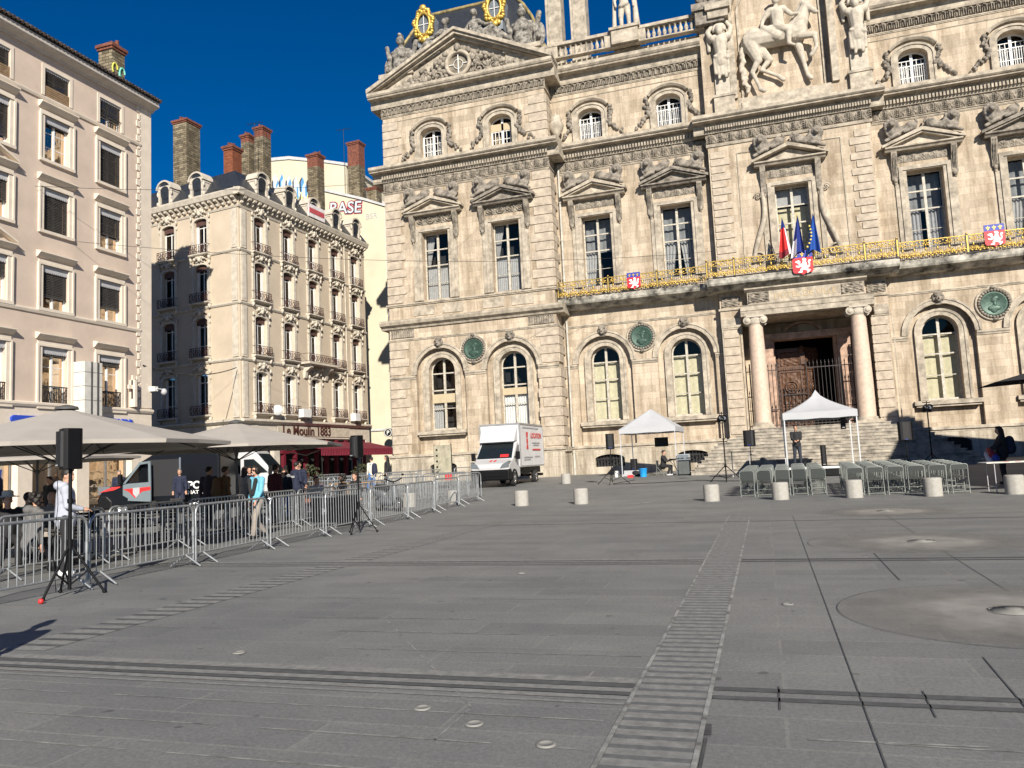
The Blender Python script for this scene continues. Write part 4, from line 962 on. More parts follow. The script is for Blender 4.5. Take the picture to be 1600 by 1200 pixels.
# ---- sculpture (continuous carved figures)
def figure(m, o, h=1, pose='stand', s=1):
    """m in FR frame: o=(u,d,z) feet/seat; s mirrors"""
    f = lambda a, b, c: (o[0]+s*a*h, o[1]+b*h, o[2]+c*h)
    if pose == 'stand':
        m.cap(f(-.13, 0, .05), f(-.14, .03, .5), .07*h, .09*h); m.cap(f(-.14, .03, .5), f(-.1, 0, .92), .1*h, .13*h)
        m.cap(f(.16, .05, .05), f(.15, .1, .5), .07*h, .09*h); m.cap(f(.15, .1, .5), f(.1, 0, .92), .1*h, .13*h)
        m.cap(f(-.16, .1, .03), f(-.17, .2, .03), .05*h); m.cap(f(.16, .14, .03), f(.17, .24, .03), .05*h)
        m.cap(f(0, 0, .95), f(0, 0, 1.15), .18*h, .17*h); m.cap(f(0, 0, 1.15), f(0, .02, 1.42), .17*h, .2*h); m.cap(f(-.2, 0, 1.45), f(.2, 0, 1.45), .1*h)
        m.cap(f(0, 0, 1.5), f(0, .02, 1.62), .07*h); m.ell(f(0, .04, 1.74), (.1*h, .12*h, .14*h))
        m.cap(f(-.27, 0, 1.43), f(-.34, .05, 1.15), .065*h, .055*h); m.cap(f(-.34, .05, 1.15), f(-.3, .12, .9), .055*h, .045*h)
        m.cap(f(.27, 0, 1.43), f(.35, .02, 1.15), .065*h, .055*h); m.cap(f(.35, .02, 1.15), f(.36, .06, .85), .055*h, .045*h)
        m.cap(f(-.42, -.05, .1), f(-.36, 0, 1.4), .09*h, .06*h); m.cap(f(.42, -.08, 0), f(.4, -.04, 1.1), .14*h, .08*h); m.cap(f(.1, .12, .95), f(-.1, .12, .9), .1*h, .09*h)
    if pose == 'recline':
        m.cap(f(0, 0, .25), f(.12, 0, .85), .27*h, .24*h); m.cap(f(-.12, .05, .95), f(.3, -.05, .95), .13*h, .12*h); m.cap(f(.1, 0, 1.05), f(.08, 0, 1.2), .08*h); m.ell(f(.06, .04, 1.38), (.14*h, .16*h, .18*h)); m.ell(f(.12, -.04, 1.46), (.16*h, .16*h, .15*h))
        m.cap(f(0, .1, .2), f(-.75, .2, .42), .22*h, .17*h); m.cap(f(-.75, .2, .42), f(-1.5, .1, -.15), .17*h, .09*h); m.cap(f(0, -.05, .15), f(-.9, .0, .1), .22*h, .18*h); m.cap(f(-.9, 0, .1), f(-1.7, .05, -.35), .16*h, .08*h); m.cap(f(-1.6, .1, -.3), f(-1.85, .2, -.42), .07*h)
        m.cap(f(.3, 0, .92), f(.55, .1, .55), .1*h, .08*h); m.cap(f(.55, .1, .55), f(.45, .25, .25), .08*h, .07*h); m.cap(f(-.15, .1, .92), f(-.45, .2, .68), .09*h, .08*h); m.cap(f(-.45, .2, .68), f(-.75, .25, .62), .07*h, .06*h)
        for k in range(12): t = k/11; m.cap(f(-.2-.9*t, .22+.05*sin(k*2), .45-.3*t), f(-.15-1.0*t, .3, -.05-.42*t), .06*h, .09*h)
        for k in range(5): m.cap(f(.25-.12*k, .17, .85-.05*k), f(.1-.12*k, .28, .25), .05*h, .07*h)
    if pose == 'trophy':
        m.cap(f(0, 0, .1), f(0, 0, 1.15), .45*h, .5*h); m.cap(f(-.4, 0, 1.3), f(.4, 0, 1.3), .22*h); m.cap(f(0, 0, 1.5), f(0, 0, 1.75), .15*h); m.ell(f(0, .08, 1.95), (.22*h, .26*h, .26*h)); m.cap(f(0, -.15, 2.3), f(0, .15, 2.25), .1*h, .12*h); m.ell(f(0, -.12, 2.1), (.1*h, .25*h, .2*h))
        m.cap(f(-.55, 0, 1.2), f(-.75, .1, .5), .17*h, .13*h); m.cap(f(.55, 0, 1.2), f(.78, .1, .55), .17*h, .13*h); m.ell(f(-.75, -.1, .7), (.3*h, .12*h, .55*h)); m.ell(f(.8, -.1, .8), (.3*h, .12*h, .6*h))
        m.cap(f(-.5, .1, .1), f(-.75, .1, 1.7), .07*h, .12*h); m.cap(f(.5, .05, .1), f(.85, .05, 1.75), .07*h, .14*h); m.cap(f(-.35, .3, .2), f(.35, .3, .2), .16*h)
        for k in range(7): m.cap(f(-.36+.12*k, .36, .35), f(-.38+.127*k, .32, .0), .07*h)
        for a_, c_ in ((-.2, 1.0), (.2, 1.0)): m.ell(f(a_, .38, c_), (.18*h, .14*h, .16*h))
STAT = []
def statue(pose, u, z, h, s, Y, lab, d=0, m_=PALE, vx=.034):
    m = MB(Matrix(((1, 0, 0, 0), (0, -1, 0, 0), (0, 0, 1, 0), (0, 0, 0, 1)))); figure(m, (0, 0, 0), h, pose, s)
    o = m.remesh('statue', m_, None, vx, 1); o.location = (u, Y-d, z); tag(o, lab, 'statue', 'sculptures on the town hall roofline'); return o
CST = mat('grey_weathered_marble', (.33, .305, .265), .88, var=.42, scale=4, bump=.9, spec=.2)
statue('trophy', -22.6, 29.2, 1.38, 1, 49.0, 'stone armour trophy at the left end of the pavilion pediment', 0, CST)
statue('trophy', -13.5, 29.2, 1.42, 1, 49.0, 'stone armour trophy at the right end of the pavilion pediment, beside the gilded ridge', 0, CST)
statue('recline', -19.15, 30.2, 1.6, 1, 48.7, 'reclining stone figure in a helmet on the left slope of the pavilion pediment', 0, CST)
statue('recline', -16.7, 30.25, 1.65, -1, 48.6, 'reclining stone woman in profile on the right slope of the pavilion pediment', 0, CST)
statue('stand', -6.6, 29.48, 1.75, 1, 49.4, 'standing stone nude on the pedestal in the middle of the balustrade', 0, PALE)
def atlas(x, z, s):
    m = MB(Matrix(((1, 0, 0, 0), (0, -1, 0, 0), (0, 0, 1, 0), (0, 0, 0, 1)))); q = lambda a, b, c: (s*a, b, c)
    m.box(-.5, .5, -.3, .1, -1.6, 1.0); m.cap((0, .25, .9), (0, .3, 1.5), .4, .36); m.cap((0, .3, 1.5), (0, .3, 2.2), .36, .46); m.cap((-.4, .3, 2.5), (.4, .3, 2.5), .26)
    m.ell((0, .45, 3.0), (.27, .28, .34)); m.ell((0, .55, 2.8), (.2, .2, .26)); 
    for k in range(9): m.ell((.32*cos(k*.4+.0), .3, 3.05+.35*sin(k*.4)), .14, n=6, m=4)
    m.cap(q(.5, .25, 2.5), q(.72, .2, 3.1), .2, .16); m.cap(q(.72, .2, 3.1), q(.4, .2, 3.6), .15, .12); m.cap(q(-.5, .25, 2.5), q(-.72, .2, 3.0), .2, .16); m.cap(q(-.72, .2, 3.0), q(-.35, .2, 3.55), .15, .12)
    for k in range(8): m.cap((-.42+.12*k, .42+.06*sin(k*2), 1.15+.04*k), (-.38+.1*k+.1*sin(k), .36, .2-.05*(k % 3)), .09, .11)
    m.cap((-.35, .5, 1.25), (.4, .5, 1.05), .12, .13); m.cap(q(-.68, .05, 3.2), q(-.7, .05, 1.9), .16, .12); m.cap(q(.68, .05, 3.2), q(.66, .05, 2.1), .16, .1)
    m.cap((.2, .35, .3), (.22, .35, -.1), .13, .1); m.cap((-.15, .35, .2), (-.2, .4, -.15), .12, .09)
    o = m.remesh('atlas_figure', PALE, HALL, .04, 1); o.location = (x-HX, YB-.05-HY, z-HZ)
atlas(-.72, 24.9, 1); atlas(7.15, 24.9, -1)
m = MB(FR(YB))
for x in (-.72, 7.15): m.box(x-.62, x+.62, 0, .3, 22.6, 23.6); m.box(x-.7, x+.7, 0, .36, 23.6, 23.75); m.box(x-.62, x+.62, 0, .75, 28.6, 29.1); m.box(x-.75, x+.75, 0, .9, 29.1, 29.5)
m.build('atlas_plinth', TRIM, HALL)
# equestrian high relief
m = MB(None); v = lambda a, b, c: (a, -b, c)
m.cap(v(-1.15, .3, 3.35), v(.75, .35, 3.3), .62, .56); m.ell(v(-1.25, .3, 3.35), (.75, .55, .75)); m.ell(v(.95, .35, 3.4), (.62, .5, .7))
m.cap(v(1.05, .35, 3.6), v(1.55, .45, 4.75), .5, .3); m.cap(v(1.5, .5, 4.8), v(2.0, .75, 4.15), .25, .13); m.ell(v(1.95, .72, 4.18), (.15, .13, .13)); m.cap(v(1.42, .45, 5.0), v(1.38, .45, 5.18), .06, .03)
for k in range(9): t = k/8; m.ell(v(1.0+.4*t-.2*(1-t), .35, 3.95+1.05*t), (.22, .16, .17), n=7, m=5)
# legs
m.cap(v(-1.45, .45, 2.95), v(-1.15, .5, 2.0), .42, .24); m.cap(v(-1.15, .5, 2.0), v(-1.5, .5, 1.35), .2, .13); m.cap(v(-1.5, .5, 1.35), v(-1.15, .5, .3), .12, .1); m.cap(v(-1.15, .5, .25), v(-.98, .55, .12), .13, .15)
m.cap(v(-1.1, .2, 2.85), v(-.55, .2, 2.05), .36, .22); m.cap(v(-.55, .2, 2.05), v(-1.0, .25, 1.5), .18, .13); m.cap(v(-1.0, .25, 1.5), v(-.15, .25, .95), .11, .1); m.cap(v(-.15, .25, .95), v(.08, .25, .7), .12, .14)
m.cap(v(.95, .2, 2.95), v(1.15, .2, 1.9), .27, .17); m.cap(v(1.15, .2, 1.9), v(1.35, .2, .75), .14, .1); m.cap(v(1.35, .2, .75), v(1.5, .25, .5), .12, .14)
m.cap(v(1.1, .55, 3.0), v(1.85, .65, 2.85), .26, .17); m.cap(v(1.85, .65, 2.85), v(1.9, .65, 2.1), .15, .1); m.cap(v(1.9, .65, 2.1), v(1.6, .6, 1.7), .1, .13)
for k in range(12):
    t = k/11; m.cap(v(-1.8-.12*sin(pi*t)*1.6+.06*sin(k*3), .25, 3.5-2.9*t), v(-1.82-.2*sin(pi*t)+.1*sin(k*2), .3, 3.2-2.9*t), .17-.05*t, .15-.04*t)
# rider
m.cap(v(.05, .45, 3.75), v(.0, .5, 4.6), .36, .38); m.cap(v(-.32, .5, 4.85), v(.35, .5, 4.85), .22); m.cap(v(0, .5, 5.05), v(0, .5, 5.2), .12); m.ell(v(.02, .55, 5.45), (.22, .24, .28)); m.cap(v(-.25, .5, 5.65), v(.3, .55, 5.68), .1, .1); m.ell(v(0, .5, 5.72), (.25, .2, .12))
m.cap(v(-.42, .55, 4.8), v(-.75, .6, 4.3), .17, .13); m.cap(v(-.75, .6, 4.3), v(-.85, .7, 3.8), .12, .09); m.cap(v(.42, .6, 4.75), v(.75, .75, 4.3), .16, .13); m.cap(v(.75, .75, 4.3), v(1.05, .8, 4.25), .12, .09)
m.cap(v(0, .75, 3.75), v(.55, .9, 3.3), .26, .2); m.cap(v(.55, .9, 3.3), v(.5, .92, 2.5), .18, .12); m.cap(v(.5, .92, 2.5), v(.75, .95, 2.35), .1, .08)
m.cap(v(-.7, .68, 3.75), v(-.1, .7, 3.2), .22, .3); m.ell(v(-.35, .75, 3.45), (.5, .16, .45))
o = m.remesh('rider_relief', PALE, HALL, .04, 1); o.location = (2.75-HX, YB+.5-HY, 23.5-HZ); o.scale = (1.12, 1.0, 1.06)
# roof slabs so that the building is closed
m = MB(OFF); m.box(-12.1, 24, 50.2, 62, 27.9, 28.3); m.box(-23.9, -12.1, 62, 62.2, .5, 28); m.box(-24, 24, 61.9, 62.1, .4, 28); m.build('flat_roof', ZINC, HALL)
# shields with lion, hung on the balcony
LIONP = [(-.30,.28),(-.17,.30),(-.10,.22),(-.14,.10),(-.02,.12),(.02,.26),(-.02,.36),(.06,.40),(.15,.38),(.20,.30),(.16,.22),(.20,.12),(.22,-.02),(.28,-.02),(.30,.08),(.26,.18),(.30,.28),(.40,.30),(.42,.22),(.36,.20),(.37,.08),(.35,-.06),(.28,-.12),(.22,-.14),(.28,-.22),(.34,-.20),(.36,-.28),(.26,-.38),(.18,-.40),(.20,-.34),(.24,-.30),(.12,-.24),(.02,-.20),(-.06,-.26),(-.02,-.34),(-.14,-.36),(-.26,-.34),(-.22,-.29),(-.14,-.28),(-.14,-.18),(-.05,-.10),(-.08,-.04),(-.20,-.08),(-.30,-.06),(-.36,-.02),(-.33,.04),(-.24,.02),(-.16,.02),(-.24,.14),(-.30,.18),(-.38,.22)]
def shield(x, y, z, w, lab):
    t = thing('shield', (x, y, z), 0, lab, 'shield', 'lion shields on the balcony railing'); h = w*1.25; k = w/1.0
    out = [(-w/2, h/2), (-w/2, -h/2+.2*k), (-w/2+.06*k, -h/2+.1*k), (-.12*k, -h/2+.07*k), (0, -h/2-.02*k), (.12*k, -h/2+.07*k), (w/2-.06*k, -h/2+.1*k), (w/2, -h/2+.2*k), (w/2, h/2)]
    m = MB(); m.prism(out, -.02, .03, 1); m.mi = 1; m.box(-w/2, w/2, -.024, -.0201, h/2-.36*k, h/2); m.build('board', [mat('heraldic_red', (.62, .012, .02), .5, var=.05), mat('heraldic_blue', (.012, .035, .33), .5, var=.05)], t)
    m = MB(); m.prism([(a*k*.98, b*k*1.0-.17*k) for a, b in LIONP], -.04, -.021, 1); m.build('lion_emblem', mat('heraldic_white', (.85, .85, .83), .5, var=.02), t)
    m = MB()
    for u in (-.3, 0, .3):
        zc = h/2-.18*k; m.prism([(u*k+a*k, zc+b*k) for a, b in ((0, .12), (.035, .04), (.02, .02), (.1, .05), (.1, -.01), (.03, -.03), (.05, -.1), (0, -.13), (-.05, -.1), (-.03, -.03), (-.1, -.01), (-.1, .05), (-.02, .02), (-.035, .04))], -.04, -.0245, 1)
    m.build('fleur_emblem', GOLD, t)
shield(2.93, 47.88, 12.25, 1.12, 'large red shield with white lion in front of the flags')
shield(-7.05, 48.82, 12.55, .84, 'small red shield with white lion on the left stretch of gilded railing')
shield(13.05, 48.82, 12.75, 1.0, 'red shield with white lion at the right edge of the picture')
def flag(x, lean, cols, lab, k=0):
    t = thing('flag', (x, 48.2, 12.0), 0, lab, 'flag', 'flags drooping over the balcony'); m = MB(); a = Vector((0, .1, .2)); b = Vector((lean, -.45, 3.0)); m.tube([a, b], .02, 6); m.ell(b, .04, n=6, m=4); m.build('flag_pole', mat('flag_pole_paint', (.25, .2, .12), .5), t)
    m = MB(); nu, nv = 26, 12; vs = []; 
    for j in range(nv+1):
        z = j/nv; 
        for i in range(nu+1):
            u = i/nu; w = (.06+.75*(1-(1-z)**1.5 if False else z)**.9)*(1 if k != 2 else 1.05)
            px = b.x-lean*z*.55+(u-.5)*w*.95+(.12*z if k == 2 else -.1*z); py = b.y+.12*sin(u*9+k)*(.2+z)+.35*z*.0; pz = b.z-.05-z*(2.2+.15*sin(u*5+k))-.12*(abs(u-.5))
            vs.append((px, py-.12, pz))
    for j in range(nv):
        for i in range(nu):
            m.mi = cols(i/nu, j/nv); o = j*(nu+1)+i; m.add([vs[o], vs[o+1], vs[o+nu+2], vs[o+nu+1]], [(0, 1, 2, 3)], True)
    F = [mat('flag_blue', (.012, .03, .2), .8, var=.1), mat('flag_red', (.6, .02, .02), .8, var=.1), mat('flag_white', (.7, .7, .72), .8, var=.05), mat('flag_eu_blue', (.01, .07, .33), .8, var=.1), mat('flag_darkred', (.2, .01, .02), .8, var=.1)]
    m.build('cloth', F, t)
    if k == 2:
        m = MB(); 
        for q in range(7):
            a = q*.5; cx_, cz_ = b.x-.35+.2*sin(a*.9)-.12*q*.4+.1, b.z-.75-.2*q
            m.prism([(cx_+(.075 if j % 2 == 0 else .03)*sin(j*pi/5), cz_+(.075 if j % 2 == 0 else .03)*cos(j*pi/5)) for j in range(10)], b.y-.3, b.y-.28, 1)
        m.build('star_emblem', mat('flag_star_gold', (.8, .6, .1), .6, var=.05), t)
flag(2.25, -.25, lambda u, v: 0 if v < .22 else (1 if u < .75 and v < .8 else (4 if u < .75 else 2)), 'red and blue flag, leftmost of the three on the balcony', 0)
flag(2.75, .1, lambda u, v: 2 if (u < .35 and v > .5) else 0, 'dark blue flag with a white edge, middle of the three on the balcony', 1)
flag(3.2, .5, lambda u, v: 3, 'blue flag with gold stars, rightmost of the three on the balcony', 2)
# ---------------------------------------------------------------- left apartment building (faces the square, normal +x)
def stucco(name, c, var=.1, sc=.8):
    m = mat(name, c, .9, var=var, scale=sc, bump=.15, spec=.2, c2=tuple(x*(1-var) for x in c)); return m
ST1 = stucco('peach_render', (.57, .465, .38), .13, .7); ST1T = stucco('pale_render_trim', (.66, .58, .48), .1, 2)
LBX = -30.2; LB = thing('apartment_building', (LBX, 33, 0), pi/2, 'pale pink rendered apartment building with slatted window blinds and tiled eaves, nearest on the left', 'building', None)
def FL(u0=0): return Matrix(((1, 0, 0, -33), (0, -1, 0, 0), (0, 0, 1, 0), (0, 0, 0, 1)))      # u = world y, d outwards
SLAT = mat('dark_slatted_blind', (.075, .07, .065), .6, var=.2, scale=8); LAMB = mat('scalloped_lambrequin', (.42, .42, .43), .6, var=.05)
WBOARD = mat('wood_slats', (.30, .20, .11), .7, var=.2)
cy = [30.35, 27.2, 24.1, 21.0, 17.9]
floors = [(19.3, 20.65, 1), (16.28, 18.35, 2), (12.95, 14.95, 3), (9.38, 11.35, 4), (5.0, 7.65, 5)]
mb = MB(FL()); fl_b = [0, 4.75, 8.9, 12.4, 15.8, 19.1, 21.3]
for i, (zb, zt, f) in enumerate(floors[::-1]): mb.wall(10, 33, fl_b[i+1] if i else 4.6, fl_b[i+2], [(c, .68, zb, zt, 0) for c in cy], .28)
mb.add([(33, 0, 0), (33, -14, 0), (33, -14, 21.3), (33, 0, 21.3)], [(0, 1, 2, 3)])
mb.add([(10, -13.9, 0), (33, -13.9, 0), (33, -13.9, 21.3), (10, -13.9, 21.3)], [(0, 1, 2, 3)])
mb.build('wall', ST1, LB)
tr = MB(FL())
tr.mold(10, 33.1, [(0, 4.9), (.1, 4.92), (.16, 5.02), (.16, 5.1), (0, 5.16)]); tr.mold(10, 32.3, [(0, 9.1), (.06, 9.1), (.1, 9.2), (.1, 9.26), (0, 9.3)]); tr.mold(10, 32.3, [(0, 19.05), (.07, 19.05), (.11, 19.15), (.11, 19.2), (0, 19.24)])
tr.box(32.3, 33.06, 0, .05, 5.2, 21.2)
for k in range(40):
    z = 5.3+k*.4; tr.box(32.05 if k % 2 else 32.15, 32.32, 0, .05, z, z+.3)
tr.build('string_course', ST1T, LB)
ev = MB(FL()); ev.mold(10, 33.15, [(-.1, 21.2), (.12, 21.2), (.16, 21.3), (.48, 21.42), (.52, 21.46), (.52, 21.68), (-.1, 21.76)]); ev.build('eaves', mat('eaves_paint', (.50, .45, .40), .7, var=.1), LB)
rf = MB(FL()); rf.add([(10, .6, 21.72), (33.3, .6, 21.72), (33.3, -7, 24.2), (10, -7, 24.2), (33.3, -14, 21.8), (10, -14, 21.8)], [(0, 1, 2, 3), (3, 2, 4, 5)])
for k in range(107): y = 10+k*.218; rf.tube([(y, .68, 21.78), (y, -1.2, 22.4)], .085, 6)
rf.build('tiled_roof', mat('old_roof_tile', (.10, .075, .06), .9, var=.35, scale=3, bump=.5), LB)
for zb, zt, f in floors:
    for j, c in enumerate(cy[:4]):
        hw = .68; w = MB(FL()); w.box(c-hw-.2, c+hw+.2, -1.4, -1.3, zb-.2, zt+.2); W_ = w.build('window', DARKROOM, LB)
        s = MB(FL())
        if f == 1: s.ring(c, hw, hw+.16, zb, zt-.02, 0, 0, 0, .03)
        else:
            s.ring(c, hw, hw+.22, zb, zt, 0, 0, 0, .06, zbo=zb); s.ring(c, hw+.18, hw+.27, zb, zt, 0, 0, 0, .1); s.box(c-hw-.27, c+hw+.27, 0, .12, zb-.14, zb-.001)
            s.mold(c-hw-.32, c+hw+.32, [(0, zt+.3), (.1, zt+.34), (.24, zt+.48), (.28, zt+.5), (.28, zt+.56), (0, zt+.62)])
            if j == 2 and f in (3, 4):
                for q in (-1, 1): s.prism([(c-1.0, zt+.6), (c-1.0, zt+.68), (c, zt+1.15), (c, zt+1.05)] if q < 0 else [(c, zt+1.05), (c, zt+1.15), (c+1.0, zt+.68), (c+1.0, zt+.6)], 0, .26, 1)
        s.build('window_surround', ST1T, W_)
        fr = MB(FL()); d = -.24
        fr.box(c-hw, c-hw+.07, d, d+.06, zb, zt); fr.box(c+hw-.07, c+hw, d, d+.06, zb, zt); fr.box(c-.045, c+.045, d, d+.07, zb+.07, zt-.07); fr.box(c-hw+.07, c+hw-.07, d, d+.06, zb, zb+.07); fr.box(c-hw+.07, c+hw-.07, d, d+.06, zt-.07, zt)
        for q in (1, 2): z = zb+(zt-zb)*q/3; fr.box(c-hw+.07, c-.045, d+.01, d+.04, z-.015, z+.015); fr.box(c+.045, c+hw-.07, d+.01, d+.04, z-.015, z+.015)
        fr.build('casement', FRAMEWW, W_)
        g = MB(FL()); g.add([(c-hw, d+.02, zb), (c+hw, d+.02, zb), (c+hw, d+.02, zt), (c-hw, d+.02, zt)], [(0, 1, 2, 3)]); g.build('glass', GLASS, W_)
        drop = {(1, 0): .62, (1, 1): .68, (1, 2): .6, (2, 0): 1, (2, 1): .16, (2, 2): .82, (3, 0): .62, (3, 1): .97, (3, 2): .6, (4, 0): .66, (4, 1): .72, (4, 2): .45, (5, 0): .18, (5, 1): .14, (5, 2): .1}.get((f, j), .5)
        b = MB(FL()); z = zt-.1; zend = zt-(zt-zb)*drop
        while z > zend: b.bx((c, -.1, z), (2*hw-.04, .085, .012), Matrix.Rotation(rad(-50), 3, 'X')); z -= .075
        b.bx((c, -.1, zend), (2*hw-.04, .05, .05)); b.build('slatted_blind', SLAT, W_)
        l = MB(FL()); l.box(c-hw, c+hw, -.05, -.03, zt-.28 if f > 1 else zt-.08, zt)
        for k in range(12): u = c-hw+(k+.5)*2*hw/12; l.ell((u, -.04, zt-.28 if f > 1 else zt-.08), (hw/12, .01, .05), n=6, m=4)
        l.build('lambrequin', LAMB, W_)
        if f == 1:
            p = MB(FL())
            if j == 0:
                for q in range(8): p.box(c-hw+.08*q*2, c-hw+.03+.16*q, .0, .02, zb, zb+.5)
                p.box(c-hw, c+hw, 0, .03, zb+.5, zb+.53); p.build('guard_rail', IRON, W_)
            else:
                for q in range(5): p.box(c-hw, c+hw, -.02, .0, zb+.02+q*.1, zb+.1+q*.1)
                p.build('timber_panel', WBOARD, W_)
        if (f, j) in ((2, 1), (4, 0), (3, 0), (5, 0), (5, 1)):
            q = MB(FL()); vs = []
            for zz in (zb, zt):
                for i in range(25): vs.append((c-hw+.1+i*1.16/24, -.36+.03*sin(i*1.7), zz))
            q.add(vs, [(i, i+1, i+26, i+25) for i in range(24) if not 9 < i < 13]); q.build('curtain', CURTG, W_)
        if f == 5:
            p = MB(FL()); p.box(c-hw, c+hw, .0, .04, 5.85, 5.9); p.box(c-hw, c+hw, .0, .04, 5.12, 5.16)
            for i in range(15): u = c-hw+.03+i*(2*hw-.06)/14; p.box(u-.01, u+.01, .01, .03, 5.16, 5.85)
            for i in range(6): u = c-hw+.12+i*(2*hw-.24)/5; p.tube([(u+.09*cos(a*pi/5), .02, 5.45+.2*sin(a*pi/5)) for a in range(11)], .012, 4)
            p.build('balconet', IRON, W_)
# ground floor of the left building: stone piers, dark shopfronts
p = MB(FL())
for a, b in ((31.7, 33.05), (28.4, 29.1), (25.4, 26.1), (22.3, 23), (19, 19.8), (15, 16), (10, 12)): p.box(a, b, -.3, .05, 0, 4.6)
p.box(10, 33.05, -.3, .04, 4.0, 4.9); p.build('shop_pier', ST1T, LB)
p = MB(FL())
for a, b in ((29.1, 31.7), (26.1, 28.4), (23, 25.4), (19.8, 22.3), (16, 19)): p.box(a, b, -.9, -.8, 0, 4.0); p.box(a, b, -.8, .0, 3.9, 4.0)
p.mi = 1
for a, b in ((29.1, 31.7), (26.1, 28.4), (23, 25.4), (19.8, 22.3)): p.add([(a, -.35, .3), (b, -.35, .3), (b, -.35, 3.3), (a, -.35, 3.3)], [(0, 1, 2, 3)])
p.mi = 2
for a, b in ((29.1, 31.7), (26.1, 28.4), (23, 25.4), (19.8, 22.3)):
    for q in (a, (a+b)/2, b-.08): p.box(q, q+.08, -.4, -.3, 0, 3.4)
    p.box(a, b, -.4, -.3, 3.3, 3.5); p.box(a, b, -.4, -.3, 0, .3)
p.build('shopfront', [DARKROOM, GLASS, mat('shopfront_grey', (.16, .16, .16), .5)], LB)
p = MB(FL()); BS = mat('blue_shop_sign', (.02, .07, .5), .4, var=.05)
p.prism([(25.0, 4.3), (25.12, 4.15), (26.5, 4.15), (26.5, 4.52), (25.12, 4.52), (25.0, 4.42)], .05, .14, 1)
for k in range(9): a = 29.6+k*.24; p.prism([(a, 4.25), (a+.17, 4.25), (a+.17, 4.55-.06*(k % 2)), (a, 4.58)], .05, .12, 1)
p.build('shop_sign', BS, LB)
p = MB(FL()); p.box(28.15, 29.15, .02, .75, 4.6, 7.1); p.mi = 1; p.box(28.5, 28.58, .75, .77, 4.6, 7.1); p.box(28.85, 28.95, .75, .77, 4.6, 7.1)
for z in (5.3, 5.95, 6.6): p.box(28.14, 29.16, .01, .76, z, z+.015)
p.build('clad_duct', [mat('white_cladding', (.62, .60, .55), .5, var=.08), mat('duct_line', (.08, .08, .08), .5)], LB)
p = MB(FL()); p.box(31.6, 31.75, .0, .35, 5.2, 6.55); p.box(31.35, 32.0, .12, .22, 6.1, 6.3); p.box(31.6, 31.75, .12, .22, 5.6, 6.8); p.build('cross_sign', ST1T, LB)
# stack of the left building, with sprayed lettering
def chimney(name, x0, x1, y0, y1, z0, z1, m, capm, lab, rot=0, pots=5, band=.0, bm=None):
    t = thing(name, ((x0+x1)/2, (y0+y1)/2, z0), rot, lab, 'chimney', None); w, d, h = x1-x0, y1-y0, z1-z0
    b = MB(); b.box(-w/2, w/2, -d/2, d/2, 0, h-.35-band); b.build('stack', m, t)
    c = MB(); 
    if band: c.box(-w/2, w/2, -d/2, d/2, h-.35-band, h-.35)
    c.box(-w/2-.06, w/2+.06, -d/2-.06, d/2+.06, h-.35, h-.22); c.box(-w/2-.12, w/2+.12, -d/2-.12, d/2+.12, h-.22, h-.05); c.build('brick_cap', capm, t)
    for i in range(pots):
        p = MB(); u = -w/2+(i+.5)*w/pots if w > d else 0; v = 0 if w > d else -d/2+(i+.5)*d/pots; r = .11
        p.lathe((u, v, h-.06), [(r, 0), (r*.85, .25+.05*(i % 3)), (r, .27+.05*(i % 3)), (r*.7, .27+.05*(i % 3))], 10); p.build('chimney_pot', capm, t)
    return t
RUB = ashlar('rubble_stack', (.23, .195, .135), bw=.42, bh=.17, mortar=.016, dark=.32, tone=.45, stain=.4, bump=.8)
BRK = ashlar('red_brick', (.27, .095, .05), bw=.23, bh=.075, mortar=.012, dark=.55, tone=.25, stain=.3, bump=.4); BRK2 = mat('brick_cap_red', (.22, .075, .045), .85, var=.3, scale=6)
ct = chimney('chimney', -31.95, -31.05, 31.3, 32.15, 21.6, 24.55, RUB, BRK2, 'stone chimney with green and yellow graffiti on the nearest building', pots=5)
m = MB(); 
for a0, cc, mi in ((-.25, .3, 0), (.25, .25, 1)):
    m.mi = mi; m.tube([(.47, a0+.17*cos(k*.5), 1.25+cc+.3*sin(k*.5)) for k in range(9)], .05, 5)
m.mi = 1; m.tube([(.47, .05, 1.0+.12*k) for k in range(6)], .05, 5)
m.build('graffiti', [mat('spray_yellow', (.6, .6, .1), .6), mat('spray_green', (.2, .6, .5), .6)], ct)

# ---------------------------------------------------------------- corner building with wrought balconets (middle distance)
P0 = (-32.6, 43.7); aR = atan2(.998, .066)
MBd = thing('corner_building', (P0[0], P0[1], 0), aR, 'cream corner building with slate mansard, white dormers and brown wrought iron balconets', 'building', None)
ST2 = stucco('warm_cream_render', (.51, .43, .33), .12, .5); ST2W = mat('white_moulded_plaster', (.56, .505, .42), .85, var=.12, scale=3, bump=.2, spec=.2)
# local x runs along the right face (away), local +y points left/into the building; right face normal = local -y
FRR = Matrix(((1, 0, 0, 0), (0, -1, 0, 0), (0, 0, 1, 0), (0, 0, 0, 1)))
aL = atan2(.13, -.991)-aR
FLL = Matrix(((cos(aL), -sin(aL)*-1*-1, 0, 0), (sin(aL), cos(aL), 0, 0), (0, 0, 1, 0), (0, 0, 0, 1)))
_n = Vector((sin(aL)*-1, cos(aL)))
if _n.x > 0: _n = -_n
FLL = Matrix(((cos(aL), _n.x, 0, 0), (sin(aL), _n.y, 0, 0), (0, 0, 1, 0), (0, 0, 0, 1)))
ccR = [2.05, 5.15, 8.2, 11.2, 14.0]; ccL = [3.45, 6.55, 9.9]
zfl = [(6.0, 8.5), (9.95, 12.35), (13.75, 16.1), (17.15, 19.35)]
BRW = mat('brown_wrought_iron', (.075, .03, .025), .6, metal=.2, var=.2)
